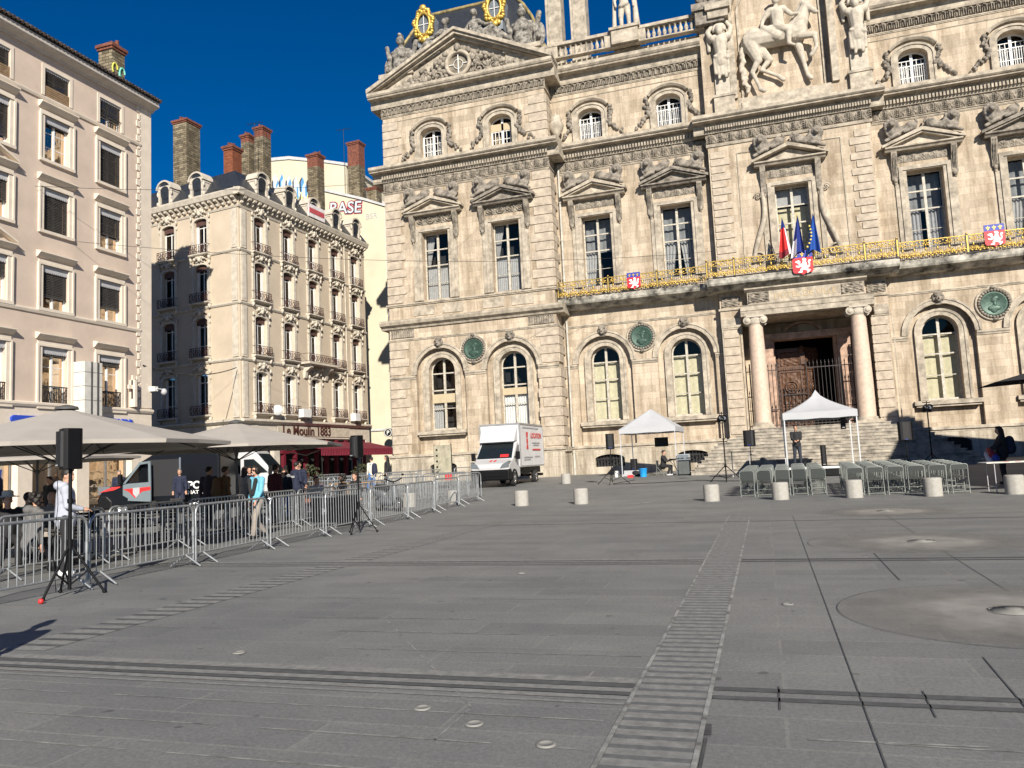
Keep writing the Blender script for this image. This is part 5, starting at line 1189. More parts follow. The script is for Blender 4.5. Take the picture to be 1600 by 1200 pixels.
SHUT = mat('white_folded_shutter', (.72, .70, .66), .7, var=.08); LAMB2 = mat('brown_lambrequin', (.10, .05, .04), .7, var=.2)
orn_me = {}
def facade(F, cc, ln, face):
    w = MB(F); b = [5.2, 9.15, 12.95, 16.6, 20.0]
    for i, (zb, zt) in enumerate(zfl): w.wall(0, ln, b[i], b[i+1], [(c, .6, zb-.3, zt-.22, .22) for c in cc], .35)
    w.wall(0, ln, 20.0, 20.9, [], .1); w.build('wall', ST2, MBd)
    t = MB(F)
    t.mold(-.1, ln, [(0, 4.9), (.15, 4.95), (.35, 5.1), (.35, 5.22), (0, 5.3)])
    for z in (9.15, 12.95, 16.6): t.mold(-.05, ln, [(0, z), (.06, z), (.12, z+.1), (.12, z+.16), (0, z+.22)])
    t.mold(-.12, ln, [(0, 19.6), (.05, 19.62), (.1, 19.75), (0, 19.8)])
    t.mold(-.5, ln+.0, [(0, 20.35), (.3, 20.35), (.45, 20.4), (.5, 20.55), (.55, 20.7), (.55, 20.78), (0, 20.85)])
    for z0, z1 in ((5.35, 9.1), (9.4, 12.9), (13.2, 16.55), (16.85, 19.55)): t.box(.12, .62, 0, .09, z0, z1); t.box(.2, .54, .09, .11, z0+.15, z1-.15)
    t.build('string_course', ST2W, MBd)
    md = MB(F); n = int(ln/.52)
    for i in range(n): u = (i+.4)*ln/n; md.mold(u-.11, u+.11, [(.05, 19.95), (.12, 19.9), (.2, 20.0), (.18, 20.12), (.42, 20.2), (.44, 20.34), (.05, 20.34)]); md.ell((u, .14, 19.98), (.1, .1, .1), n=7, m=5)
    md.build('modillion_course', ST2W, MBd)
    for i, (zb, zt) in enumerate(zfl):
        for j, c in enumerate(cc):
            W = MB(F); W.box(c-.8, c+.8, -1.5, -1.4, zb-.3, zt+.2); W.box(c-.72, c-.7, -1.4, -.36, zb-.3, zt); W.box(c+.7, c+.72, -1.4, -.36, zb-.3, zt); W_ = W.build('window', DARKROOM, MBd)
            s = MB(F); s.ring(c, .6, .82, zb-.3, zt-.22, .22, .4, 0, .09); 
            rg = random.Random(3)
            for k in range(22): a = rg.uniform(-1, 1); s.ell((c+a*.62, .12+.06*rg.random(), zt+.32+.28*(1-abs(a))*rg.random()+.1*(1-abs(a))), (rg.uniform(.05, .12),)*3, n=6, m=4)
            s.ell((c, .18, zt+.35), (.14, .14, .2)); 
            for q in (-1, 1):
                s.tube([(c+q*(.35+.2*cos(k*.6)), .14, zt+.28+.12*sin(k*.6)) for k in range(9)], .045, 5); s.ell((c+q*.84, .12, zt+.1), (.08, .1, .16), n=6, m=4); s.ell((c+q*.86, .12, zb-.62), (.1, .16, .2), n=6, m=4); s.ell((c+q*.84, .1, zt-.35), (.05, .08, .1), n=6, m=4)
            s.mold(c-.95, c+.95, [(0, zb-.5), (.3, zb-.46), (.36, zb-.4), (.36, zb-.33), (0, zb-.3)]); s.build('ornate_surround', ST2W, W_)
            f = MB(F); d = -.3
            for u in (-.6, -.04, .53): f.box(c+u, c+u+.07, d, d+.06, zb-.3, zt-.05)
            f.box(c-.53, c+.53, d, d+.05, zt-.6, zt-.55); f.box(c-.53, c+.53, d, d+.05, zb+.5, zb+.53); f.build('casement', FRAMEWW, W_)
            if face == 'R' or i == 0 or j % 2 == 0:
                q = MB(F); q.box(c+.38, c+.58, -.26, -.16, zb-.3, zt-.1); 
                if i < 3 and face == 'R': q.box(c-.0, c+.36, -.55, -.5, zb-.3, zt-.2)
                q.build('shutter', SHUT, W_)
            g = MB(F); o = g.outline(c, .6, zb-.3, zt-.22, .22); g.add([(p[0], d+.02, p[1]) for p in o], [tuple(range(len(o)))]); g.build('glass', GLASS, W_)
            if i > 0:
                l = MB(F); l.box(c-.58, c+.58, -.14, -.12, zt-.42, zt-.02)
                for k in range(10): l.ell((c-.52+k*.116, -.13, zt-.42), (.055, .01, .06), n=6, m=4)
                l.build('lambrequin', LAMB2, W_)
            p = MB(F); wd = .82; z0 = zb-.3; z1 = zb+.32
            big = face == 'R' and i == 1 and j == 2
            if big: wd = 1.75
            dd = .34 if not big else .8
            p.box(c-wd, c+wd, dd-.02, dd, z1-.03, z1); p.box(c-wd, c+wd, dd-.02, dd, z0+.02, z0+.05)
            for q in (-1, 1): p.box(c+q*wd-.01, c+q*wd+.01, 0, dd, z1-.03, z1); p.box(c+q*wd-.01, c+q*wd+.01, 0, dd, z0+.02, z0+.05)
            n = int(wd*12)
            for k in range(n+1): u = c-wd+2*wd*k/n; p.box(u-.01, u+.01, dd-.02, dd, z0, z1)
            n = int(wd*8)
            for k in range(n):
                u = c-wd+2*wd*(k+.5)/n; p.tube([(u+.09*cos(a*pi/4), dd, z0+.3+.17*sin(a*pi/4)) for a in range(9)], .018, 4, cap=False); p.ell((u, dd, z0+.14), (.07, .02, .05), n=5, m=3)
                p.ell((u+.06, dd, z0+.45), (.05, .02, .06), n=5, m=3)
            p.build('balconet', BRW, W_)
            if big:
                p = MB(F); p.box(c-wd-.08, c+wd+.08, 0, .88, z0-.16, z0); 
                for q in (-1.3, 1.3): p.mold(c+q-.15, c+q+.15, [(0, z0-1.2), (.15, z0-1.15), (.25, z0-.7), (.7, z0-.4), (.75, z0-.16), (0, z0-.16)])
                p.build('balcony_slab', ST2W, W_)
facade(FRR, ccR, 15.6, 'R'); facade(FLL, ccL, 12, 'L')
# shops at street level
m = MB(FRR); m.mi = 0
for a, b in ((0, .5), (3.2, 3.8), (15.0, 15.6)): m.box(a, b, -.3, .06, 0, 4.0)
m.box(0, 15.6, -.3, .05, 4.0, 4.9); m.box(0, 15.6, -1.5, -.301, 3.9, 4.9); m.mi = 1; m.box(.5, 15, -1.5, -1.4, 0, 4); m.build('shopfront', [ST2W, DARKROOM], MBd)
m = MB(FLL); m.box(0, 12, -.3, .05, 3.8, 4.9); m.box(0, .5, -.3, .06, 0, 3.8); m.box(3.6, 4.4, -.3, .06, 0, 3.8); m.box(0, 12, -1.5, -.301, 3.7, 4.9); m.mi = 1; m.box(.5, 12, -1.5, -1.4, 0, 3.8); m.build('shopfront', [ST2W, DARKROOM], MBd)
m = MB(FRR); m.box(3.6, 12.5, .05, .1, 4.15, 4.85); m.build('sign_board', mat('cream_sign_board', (.50, .45, .36), .7), MBd)
text('Le Moulin 1883', .95, mat('rust_letters', (.07, .025, .018), .6), MBd, Matrix.Translation((7.0, -.13, 4.24)) @ TXF, 'shop_lettering', .02, .012, xs=.98)
RED = mat('burgundy_paint', (.13, .009, .02), .55, var=.1)
m = MB(FRR)
for k in range(9): m.box(4.2+k*1.3, 4.42+k*1.3, -.2, .1, 0, 3.9)
m.box(4.0, 15, -.2, .12, 2.9, 3.1); m.box(4.0, 15, -.2, .1, 0, .7)
for k in range(8): m.tube([(4.95+k*1.3+.5*cos(a*pi/8), 0, 3.1+.6*sin(a*pi/8)) for a in range(9)], .08, 5)
m.build('bistro_frontage', RED, MBd)
# mansard roof and dormers
rf = MB(); h = 1.75
def lp(F, u, d, z): return F @ Vector((u, d, z))
e = 20.85
A = [lp(FRR, -.3, .4, e), lp(FRR, 15.6, .4, e), lp(FRR, 15.6, -.9, e+1.7), lp(FRR, .9, -.9, e+1.7)]; B_ = [lp(FLL, -.3, .4, e), lp(FLL, 12, .4, e), lp(FLL, 12, -.9, e+1.7)]
C0 = lp(FRR, .75, -.9, e+1.7)
rf.add([A[0], A[1], A[2], C0], [(0, 1, 2, 3)]); rf.add([A[0], B_[1], B_[2], C0], [(0, 1, 2, 3)])
far1 = lp(FRR, 15.6, -9, e+1.9); far2 = lp(FLL, 12, -9, e+1.9); rf.add([C0, A[2], far1, far2, B_[2]], [(0, 1, 2, 3, 4)])
rf.build('mansard_roof', SLATE, MBd)
def dormer(F, u):
    d = MB(F); z = e
    d.box(u-.62, u-.42, -.7, .32, z-.05, z+1.2); d.box(u+.42, u+.62, -.7, .32, z-.05, z+1.2); d.box(u-.7, u+.7, -.2, .36, z-.1, z+.05)
    d.ring(u, .42, .66, z+1.0, z+1.05, .32, .58, -.7, .34); d.ring(u, .6, .74, z+1.15, z+1.15, .52, .64, -.5, .44)
    for q in (-1, 1): d.ell((u+q*.66, .3, z+.15), (.1, .12, .16), n=7, m=5); d.ell((u+q*.66, .3, z+.85), (.07, .1, .2), n=7, m=5)
    D = d.build('dormer', ST2W, MBd)
    w = MB(F); w.box(u-.42, u+.42, .0, .02, z, z+1.35); w.mi = 1
    for q in (-.4, -.03, .34): w.box(u+q, u+q+.06, .02, .06, z, z+1.3)
    w.mi = 2; w.box(u-.4, u+.4, .08, .1, z+.95, z+1.3); w.mi = 3; w.box(u+.1, u+.32, .025, .05, z, z+1); w.build('dormer_window', [BLACKP, FRAMEWW, LAMB2, SHUT], D)
    r = MB(F); r.tube([(u, .3, z+1.05), (u, -1.4, z+1.25)], .6, 12); r.box(u-.58, u+.58, -1.3, .2, z, z+1.1); r.build('dormer_roof', SLATE, D)
for u in (2.1, 5.15, 8.1, 11.1, 14.0): dormer(FRR, u)
for u in (3.5, 6.6, 9.9): dormer(FLL, u)
m = MB(FRR); m.box(7.1, 9.2, .5, .56, 20.9, 21.9); m.mi = 1; m.box(7.2, 9.1, .56, .58, 21.2, 21.6); m.build('hung_banner', [mat('banner_white', (.75, .72, .72), .7), mat('banner_red', (.6, .1, .12), .7, var=.3, scale=20)], MBd)
m = MB(FRR); m.box(5.7, 6.6, .2, .75, 5.5, 6.1); m.box(12.6, 13.3, .2, .7, 5.45, 6.05); m.build('air_conditioner', mat('ac_casing', (.66, .66, .64), .5, var=.05), MBd)
m = MB(FRR @ Matrix.Translation((2.95, .6, 5.9)) @ Matrix.Rotation(pi/2, 4, 'Y') @ Matrix.Rotation(pi/5, 4, 'X')); m.lathe((0, 0, 0), [(.02, 0), (.2, .04), (.35, .14), (.36, .15)], 18); m.build('satellite_dish', mat('dish_grey', (.6, .6, .6), .5, var=.05), MBd)
m = MB(FRR); m.tube([(12.45, .1, z) for z in (5.3, 20)], .06, 6); m.build('rainwater_pipe', ST2W, MBd)
# awning of the bistro
AW = thing('awning', (P0[0], P0[1], 0), aR, 'burgundy fabric awning over the bistro terrace', 'awning'); AWM = mat('burgundy_canvas', (.17, .010, .026), .85, var=.12, scale=3)
m = MB(FRR); m.add([(4.6, .15, 3.75), (15.4, .15, 3.75), (15.4, 2.9, 3.1), (4.6, 2.9, 3.1), (4.6, .15, 3.72), (15.4, .15, 3.72), (15.4, 2.9, 3.07), (4.6, 2.9, 3.07)], [(0, 1, 2, 3), (7, 6, 5, 4), (0, 3, 7, 4), (1, 5, 6, 2)]); m.build('canopy', AWM, AW)
m = MB(FRR); vs = []
for z in (3.12, 2.62):
    for i in range(109): vs.append((4.6+i*.1, 2.93+(.03*sin(i*1.9) if z < 3 else 0), z))
m.add(vs, [(i, i+1, i+110, i+109) for i in range(108)]); m.build('valance', AWM, AW)
m = MB(FRR)
for u in (4.8, 10, 15.2): m.tube([(u, .1, 3.0), (u, 1.5, 2.7), (u, 2.85, 3.05)], .03, 6); m.tube([(u, 2.85, .2), (u, 2.85, 3.05)], .025, 6)
m.build('folding_arm', IRON, AW)
# ---------------------------------------------------------------- pale gabled building behind, with graffiti
GB = thing('gabled_building', (-34, 59.2, .4), 0, 'tall pale yellow gabled building with sprayed graffiti, behind the corner building', 'building')
GB.location = (-37.9, 66.1, .25); GB.scale = (1.115,)*3
OG = Matrix.Translation((34, -59.2, -.4)); YEL = stucco('pale_yellow_render', (.60, .54, .40), .1, .5)
m = MB(OG @ Matrix(((1, 0, 0, 0), (0, -1, 0, 59.2), (0, 0, 1, 0), (0, 0, 0, 1))))
m.prism([(-36, .3), (-29.15, .3), (-29.15, 23.7), (-31.4, 24.7), (-36, 26.4)], -16, 0, 1); m.build('wall', YEL, GB)
m = MB(OG @ Matrix(((1, 0, 0, 0), (0, -1, 0, 59.2), (0, 0, 1, 0), (0, 0, 0, 1))))
m.prism([(-36, 26.4), (-31.4, 24.72), (-29.0, 23.72), (-29.0, 23.9), (-31.4, 24.95), (-36, 26.65)], -16, .12, 1); m.box(-32.2, -29.1, 0, .12, 4.7, 4.85); m.box(-29.35, -29.1, 0, .2, .3, 23.6); m.build('coping', mat('zinc_coping', (.55, .55, .54), .5, var=.1), GB)
m = MB(OG @ Matrix(((1, 0, 0, 0), (0, -1, 0, 59.2), (0, 0, 1, 0), (0, 0, 0, 1)))); m.box(-36.6, -35.4, 0, .02, 24.0, 25.3); m.mi = 1; m.box(-36.75, -35.3, 0, .12, 23.85, 24.0)
for k in range(6): m.box(-36.5+k*.2, -36.46+k*.2, .02, .05, 24.0, 25.3)
m.build('barred_window', [BLACKP, ST2W], GB)
def graf(body, size, x, z, fill, line, glow, Y, par, off, rotz=0):
    for dy, o_, mm in ((0, .10, glow), (-.02, .06, line), (-.04, .0, fill)):
        text(body, size, mm, par, off @ Matrix.Translation((x, Y-.02+dy, z)) @ Matrix.Rotation(rotz, 4, 'Y') @ TXF, 'graffiti', .004, o_+.02)
SPK, SPR, SPS = mat('spray_black', (.03, .02, .04), .6), mat('spray_red', (.6, .04, .08), .6, var=.1), mat('spray_silver', (.6, .62, .64), .5, var=.1, scale=5)
graf('BASE', 1.45, -33.25, 23.85, SPS, SPK, SPR, 59.2, GB, OG, rad(5)); text('BSR', .7, GREYP, GB, OG @ Matrix.Translation((-30.7, 59.18, 23.0)) @ TXF, 'graffiti', .004)
TG = thing('gabled_house', (-38, 62, .4), 0, 'tallest pale gable, with blue and yellow graffiti, left of the chimneys', 'building'); TG.location = (-42.4, 69.1, .27); TG.scale = (1.115,)*3; OT = Matrix.Translation((38, -62, -.4)); FT = OT @ Matrix(((1, 0, 0, 0), (0, -1, 0, 62), (0, 0, 1, 0), (0, 0, 0, 1)))
m = MB(FT); m.prism([(-46, .3), (-34.5, .3), (-34.5, 29.3), (-36.5, 29.9), (-40.5, 30.9), (-43, 31.1), (-46, 30.6)], -12, 0, 1); m.build('wall', YEL, TG)
m = MB(FT); m.prism([(-46, 30.6), (-43, 31.1), (-40.5, 30.9), (-36.5, 29.9), (-34.3, 29.25), (-34.3, 29.5), (-36.5, 30.15), (-40.5, 31.2), (-43, 31.4), (-46, 30.9)], -12, .1, 1); m.build('coping', mat('zinc_coping', (.5, .5, .5), .5), TG)
m = MB(FT); rg = random.Random(9)
for k in range(26):
    u = -42.4+k*.15; z = 28.7+.4*sin(k*1.3)-.04*k; m.mi = k % 3 if k % 5 else 3
    m.prism([(u, z-.6), (u+.14, z-.7), (u+.36, z+.1), (u+.2, z+.6+.2*rg.random()), (u-.02, z+.3)], .0, .02+.002*k, 1)
for k in range(16):
    u = -41.0+k*.17; z = 27.3+.25*sin(k*1.9); m.mi = 4 if k % 3 else 3; m.prism([(u, z-.5), (u+.2, z-.55), (u+.3, z+.3), (u+.05, z+.45)], .0, .03+.002*k, 1)
m.build('graffiti', [mat('spray_blue', (.10, .32, .6), .6), mat('spray_pale', (.6, .75, .85), .6), SPS, SPK, mat('spray_cream', (.72, .66, .3), .6)], TG)
m = MB(); m.box(-4, 4, -3, 3, 0, 29); m.prism([(-4.3, 29), (4.3, 29), (4.3, 29.2), (0, 30.6), (-4.3, 29.6)], -3.2, 3.2, 1)
o = m.build('rear_house', stucco('mauve_render', (.46, .42, .40), .1, 1)); tag(top(o, (-39.3, 78, .4)), 'grey rendered house with a dark sloping roof, far behind between two chimneys', 'building')
# dark narrow street building between the gable wall and the town hall
NB = thing('narrow_building', (-29.8, 73.6, .4), 0, 'narrow shaded building with stacked balconies at the end of the lane', 'building')
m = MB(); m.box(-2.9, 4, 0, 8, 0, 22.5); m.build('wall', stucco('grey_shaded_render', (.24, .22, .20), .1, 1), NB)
for k in range(6):
    m = MB(); z = 2.6+k*3.3; m.box(-2.8, 2.8, -.9, 0, z, z+.15); m.mi = 1
    for i in range(20): m.box(-2.75+i*.28, -2.72+i*.28, -.88, -.86, z+.15, z+1.1)
    m.box(-2.8, 2.8, -.9, -.86, z+1.1, z+1.15); m.box(-1.9, -.6, -.05, -.02, z+.15, z+2.4); m.build('balcony', [ST2W, IRON], NB)
m = MB(); m.prism([(-3.2, 22.5), (4, 22.5), (4, 24.6), (-2.2, 24.6)], -.3, 8, 1); m.build('roof', SLATE, NB)
m = MB(); m.cyl((0, 0), .05, 0, 20, 6); o = m.build('downpipe', ST2W, NB); o.location = (-2.3, -6.6, 1)
# chimneys on the skyline
def ch(x, Y, w, d, z0, z1, m_, lab, pots=5, band=0, rot=-.06): return chimney('chimney', x-w/2, x+w/2, Y-d/2, Y+d/2, z0, z1, m_, BRK2, lab, rot, pots, band)
ch(-42.6, 50.6, 1.35, 1.5, 21.5, 30.2, RUB, 'broad rubble stone chimney at the left of the corner building roof', 6)
ch(-34.9, 46.2, .8, .95, 20.8, 25.1, BRK, 'red brick chimney on the corner of the slate roof', 4)
ch(-42.1, 58, .85, 1.0, 21.9, 31.9, RUB, 'left one of two joined stone chimneys with red brick tops', 4, .4)
ch(-40.7, 58.1, .95, 1.1, 21.9, 32.4, RUB, 'right and taller of two joined stone chimneys with red brick tops', 3, .6)
ch(-36.5, 60, 1.1, 1.0, 21.9, 29.9, RUB, 'rubble chimney with a metal flue, between the two graffiti walls', 5, .9)
ch(-37.0, 68.5, 1.3, 1.1, 25.5, 34.4, RUB, 'rightmost tall chimney, red brick on top and stone below', 2, 2.2)
ch(-35.6, 69.5, 1.1, 1.0, 25, 29.8, RUB, 'short weathered chimney next to the town hall cornice', 1, 0)
def aerial(x, y, z, h, lab):
    m = MB(); m.tube([(0, 0, 0), (0, 0, h)], .025, 5)
    if h > 4:
        m.tube([(-.8, 0, h), (.8, 0, h-.05)], .02, 4)
        for k in range(7): m.tube([(-.7+k*.23, -.25, h), (-.7+k*.23, .25, h)], .012, 4)
    tag(top(m.build('roof_aerial', IRON), (x, y, z)), lab, 'aerial')
aerial(-40.0, 56, 22, 9.9, 'television aerial on a thin mast beside the red brick chimney'); aerial(-37.8, 67.5, 26, 9.6, 'thin bare mast beside the rightmost tall chimney')
# round parking sign on a bracket
m = MB(); m.M = Matrix.Translation((0, 0, 0)) @ Matrix.Rotation(pi/2, 4, 'X'); m.lathe((0, 0, 0), [(0, -.06), (.42, -.06), (.42, .06), (0, .06)], 24); m.mi = 1; m.lathe((0, 0, 0), [(.38, .065), (.32, .065)], 24); 
PS = thing('parking_sign', (-32.35, 64.4, 4.75), 0, 'round dark parking sign on the edge of the pale wall', 'sign'); m.build('disc', [BLACK, FRAMEWW], PS); text('P', .5, FRAMEWW, PS, Matrix.Translation((0, -.07, -.17)) @ TXF, 'letter', .01, .01)
m = MB(); m.tube([(0, 0, 0), (-.0, 1.4, 0)], .03, 6); m.build('bracket', IRON, PS)
# cables across the sky
def cable(a, b, sag, lab, r=.011):
    a, b = Vector(a), Vector(b); m = MB(); m.tube([a.lerp(b, k/16)+Vector((0, 0, -sag*4*k/16*(1-k/16))) for k in range(17)], r, 4); tag(m.build('overhead_cable', IRON), lab, 'cable')
cable((-30.1, 26, 14.8), (-11.9, 48.3, 21.2), .9, 'thin cable strung from the pink building to the pavilion')
cable((-30.1, 28, 12.8), (-2.1, 49.2, 13.9), .8, 'thin cable crossing in front of the first-floor windows of the town hall')
cable((-30.1, 32.4, 7.4), (-32.7, 43.4, 8.6), .5, 'dark cable from the pink building to the corner building', .03)
# wall camera on the left building
m = MB(); m.box(-.12, .12, -.35, 0, -.12, .12); m.tube([(0, -.35, 0), (.5, -.35, 0)], .03, 6); m.mi = 1; m.ell((.55, -.35, -.12), (.16, .16, .18)); tag(top(m.build('security_camera', [FRAMEWW, GREYP]), (-30.15, 33.0, 6.2), pi/2), 'white security camera on the corner of the pink building', 'camera')
# buildings around the square, behind and to the right of the camera, that shade it
def outside(name, x0, x1, y0, y1, h, lab, c):
    t = thing(name, ((x0+x1)/2, (y0+y1)/2, 0), 0, lab, 'building'); w, d = x1-x0, y1-y0; m = MB(); m.box(-w/2, w/2, -d/2, d/2, 0, h); m.build('wall', stucco(name+'_render', c, .12, .4), t); return t
# ---------------------------------------------------------------- people
def at(px, d):
    """ground point seen at column px of the photograph, d metres ahead of the camera"""
    l = (px-800)/1224.9*d; x = l*cos(YAW)-d*sin(YAW); y = l*sin(YAW)+d*cos(YAW); return (x, y, gz(y))
def cmat(name, c, r=.85): return mat('cloth_'+name, c, r, var=.1, scale=9, bump=.2)
CL = dict(palegrey=cmat('pale_grey', (.42, .44, .50)), black=cmat('black', (.018, .018, .02)), navy=cmat('navy', (.015, .02, .045)), denim=cmat('denim', (.04, .06, .11)), brown=cmat('brown', (.19, .095, .035)), beige=cmat('beige', (.46, .36, .26)),
          sky=cmat('sky_blue', (.16, .46, .60)), maroon=cmat('maroon', (.075, .012, .018)), white=cmat('white', (.62, .58, .52)), grey=cmat('grey', (.14, .135, .13)), plaid=cmat('dark_plaid', (.05, .035, .04)), teal=cmat('teal', (.16, .34, .28)), stone=cmat('stone', (.30, .26, .22)), blue=cmat('blue', (.02, .16, .5)), jeans=cmat('dark_jeans', (.025, .03, .045)))
HAIR = dict(dark=mat('hair_dark', (.014, .010, .008), .6, var=.2, scale=30), brown=mat('hair_brown', (.05, .025, .012), .6, var=.2, scale=30), grey=mat('hair_grey', (.2, .18, .16), .7, var=.2, scale=30))
WHITESH = mat('white_shoe', (.7, .7, .7), .5, var=.04); BLACKSH = mat('black_shoe', (.015, .015, .015), .5, var=.05)
def person(loc, rz, lab, stance='stand', topc='black', bot='black', shoe=BLACKSH, hair='dark', hl='short', skin=None, hands=None, h=1.0, coat=0, extra=None, vox=.016, hood=False, turn=0):
    t = thing('person', loc, rz, lab, 'person', None, h); sk = skin or SKIN
    sit = stance == 'sit'; hz = .52 if sit else .93; lean = -.05 if sit else 0
    hipL, hipR = Vector((.09, 0, hz)), Vector((-.09, 0, hz))
    if sit:
        legs = [(hipL, Vector((.12, -.44, .50)), Vector((.13, -.42, .08))), (hipR, Vector((-.12, -.44, .50)), Vector((-.14, -.30, .08)))]
    elif stance == 'walk':
        legs = [(hipL, Vector((.1, -.16, .50)), Vector((.1, -.22, .09))), (hipR, Vector((-.1, -.02, .49)), Vector((-.1, .28, .13)))]
    else: legs = [(hipL, Vector((.11, -.03, .49)), Vector((.13, .0, .08))), (hipR, Vector((-.11, -.02, .49)), Vector((-.14, .02, .08)))]
    ch = Vector((0, lean-.0, hz+.38)); nk = Vector((0, lean-.01, hz+.56)); hd = Vector((0, lean-.035, hz+.72))
    shs = [Vector((.185, lean, hz+.50)), Vector((-.185, lean, hz+.50))]
    hands = hands or ((.25, -.05, hz-.12), (-.25, -.05, hz-.12))
    R = Matrix.Rotation(turn, 3, 'Z'); HT = lambda v: hd+R @ Vector(v)
    arms = []
    for s, q in zip(shs, hands):
        q = Vector(q); d = q-s; L_ = min(d.length, .53); q = s+d.normalized()*L_; mid = s+(q-s)*.53; off = sqrt(max(0, .285**2-(L_*.53)**2)); hint = Vector((s.x*1.5, .5, -.55)); hint -= hint.project(q-s); 
        arms.append((s, mid+hint.normalized()*off, q))
    b = MB()
    b.ell(HT((0, 0, .02)), (.073, .092, .108), R, 14, 10); b.ell(HT((0, -.03, -.06)), (.052, .06, .05), R); b.cap(HT((0, -.088, .005)), HT((0, -.102, -.022)), .011, .015); b.ell(HT((.074, .01, -.005)), (.012, .02, .03), R); b.ell(HT((-.074, .01, -.005)), (.012, .02, .03), R)
    b.cap(HT((-.016, -.088, -.06)), HT((.016, -.088, -.06)), .009)
    b.cap(nk-Vector((0, 0, .05)), hd-Vector((0, -.01, .06)), .052, .05); b.cap((0, 0, hz), ch, .11, .12); b.cap(shs[0], shs[1], .06)
    for hp, kn, an in legs: b.cap(hp, kn, .075, .052); b.cap(kn, an, .05, .036); b.cap(an-Vector((0, -.03, .04)), an+Vector((0, -.13, -.045)), .032, .028)
    for s, e, w in arms:
        b.cap(s, e, .046, .038); f = (w-e).normalized(); b.cap(e, w, .036, .026); sd = f.cross(Vector((0, 0, 1))); sd = sd.normalized() if sd.length > .2 else Vector((0, 1, 0)); k = 1 if s.x > 0 else -1
        b.cap(w, w+f*.07, .03, .036)
        for q in range(4): o = w+f*.09+sd*(q-1.5)*.021; ln = (.062, .074, .070, .055)[q]; m_ = o+f*ln*.5; b.cap(o, m_, .0095, .009, 6); b.cap(m_, m_+(f*.8+Vector((0, -.0, -.6))).normalized()*ln*.5, .009, .008, 6)
        b.cap(w+f*.03+sd*.03, w+f*.075+sd*.062, .011, .009, 6)
    b.remesh('body', sk, t, vox*.75, 2)
    # clothing
    c = MB(); g_ = .024
    c.cap((0, .0, hz-.02), (0, lean, hz+.2), .150+g_, .135+g_); c.cap((0, lean, hz+.2), (0, lean, hz+.42), .135+g_, .125+g_); c.cap(shs[0]-Vector((.03, 0, .02)), shs[1]+Vector((.03, 0, -.02)), .075+g_*.6); c.ell((0, lean, hz+.34), (.19, .135, .2)); c.cap(nk-Vector((0, -.01, .07)), nk-Vector((0, -.01, .0)), .085, .068)
    for s, e, w in arms: c.cap(s, e, .064+g_*.6, .056); c.cap(e, e.lerp(w, .9), .056, .043)
    if coat: c.cap((0, .0, hz), (0, .02, hz-coat), .17, .2)
    if hood: c.ell((0, lean+.10, hz+.57), (.12, .09, .085)); c.cap((-.09, lean+.02, hz+.56), (.09, lean+.02, hz+.56), .07)
    c.remesh('top', CL[topc], t, vox, 2)
    c = MB(); c.cap((-.06, .0, hz), (.06, 0, hz), .125, .125)
    for hp, kn, an in legs: c.cap(hp, kn, .105, .075); c.cap(kn, an+Vector((0, 0, .01)), .073, .06)
    c.remesh('trousers', CL[bot], t, vox, 2)
    for hp, kn, an in legs:
        c = MB(); c.cap(an+Vector((0, .05, -.03)), an+Vector((0, -.12, -.04)), .046, .042); c.ell(an+Vector((0, -.03, -.063)), (.05, .14, .02)); c.remesh('shoe', shoe, t, .014, 1)
    c = MB()
    if hl != 'bald':
        c.ell(HT((0, .02, .045)), (.083, .098, .098), R, 14, 10); c.ell(HT((0, -.05, .105)), (.062, .05, .03), R)
        if hl == 'long': c.cap(HT((0, .06, 0)), HT((0, .09, -.2)), .085, .07); c.cap(HT((.06, .02, 0)), HT((.07, .03, -.14)), .04); c.cap(HT((-.06, .02, 0)), HT((-.07, .03, -.14)), .04)
        if hl == 'bob': c.ell(HT((0, .03, 0)), (.115, .11, .11), R); c.ell(HT((.08, -.01, .01)), (.04, .06, .09), R); c.ell(HT((-.08, -.01, .01)), (.04, .06, .09), R)
        if hl == 'curly':
            for k in range(20): a = k*2.4; c.ell(HT((.09*cos(a), .03+.08*sin(a), .03+.09*sin(k*1.1))), .045, n=7, m=5)
        c.remesh('hair', HAIR[hair], t, .012, 1)
    c = MB()
    for s in (-1, 1): c.ell(HT((s*.028, -.086, .018)), (.012, .006, .007), R, 8, 6)
    c.build('eyes', BLACK, t)
    if extra: extra(t, hz, HT)
    return t
def ex_glasses(t, hz, HT):
    m = MB()
    for s in (-1, 1): m.ell(HT((s*.034, -.095, .015)), (.03, .012, .022))
    m.cap(HT((-.07, -.08, .022)), HT((.07, -.08, .022)), .006); m.build('sunglasses', BLACK, t)
    m = MB(); m.cap((.12, -.14, hz+.5), (.05, -.17, hz+.15), .05, .045); m.cap((-.12, -.14, hz+.5), (-.02, -.17, hz+.12), .05, .045); m.cap((-.02, -.165, hz+.1), (.02, -.16, hz-.1), .045, .03); m.remesh('knotted_jumper', CL['black'], t, .018, 1)
def ex_pack(c='brown'):
    def f(t, hz, HT):
        m = MB(); m.cap((0, .24, hz+.12), (0, .23, hz+.42), .15, .13); m.ell((0, .33, hz+.16), (.12, .07, .12)); m.cap((.14, .1, hz+.5), (.15, -.12, hz+.3), .025); m.cap((-.14, .1, hz+.5), (-.15, -.12, hz+.3), .025); m.remesh('backpack', CL[c], t, .02, 2)
    return f
def ex_hat(t, hz, HT):
    m = MB(); m.lathe(HT((0, 0, .08)), [(.2, -.01), (.19, .0), (.1, .02), (.095, .1), (.06, .12), (0, .12)], 20); m.build('brimmed_hat', mat('pale_hat', (.7, .68, .64), .8), t)
def ex_stripe(t, hz, HT):
    m = MB(); m.box(-.13, .13, .165, .175, hz+.32, hz+.39); m.build('back_patch', GREYP, t)
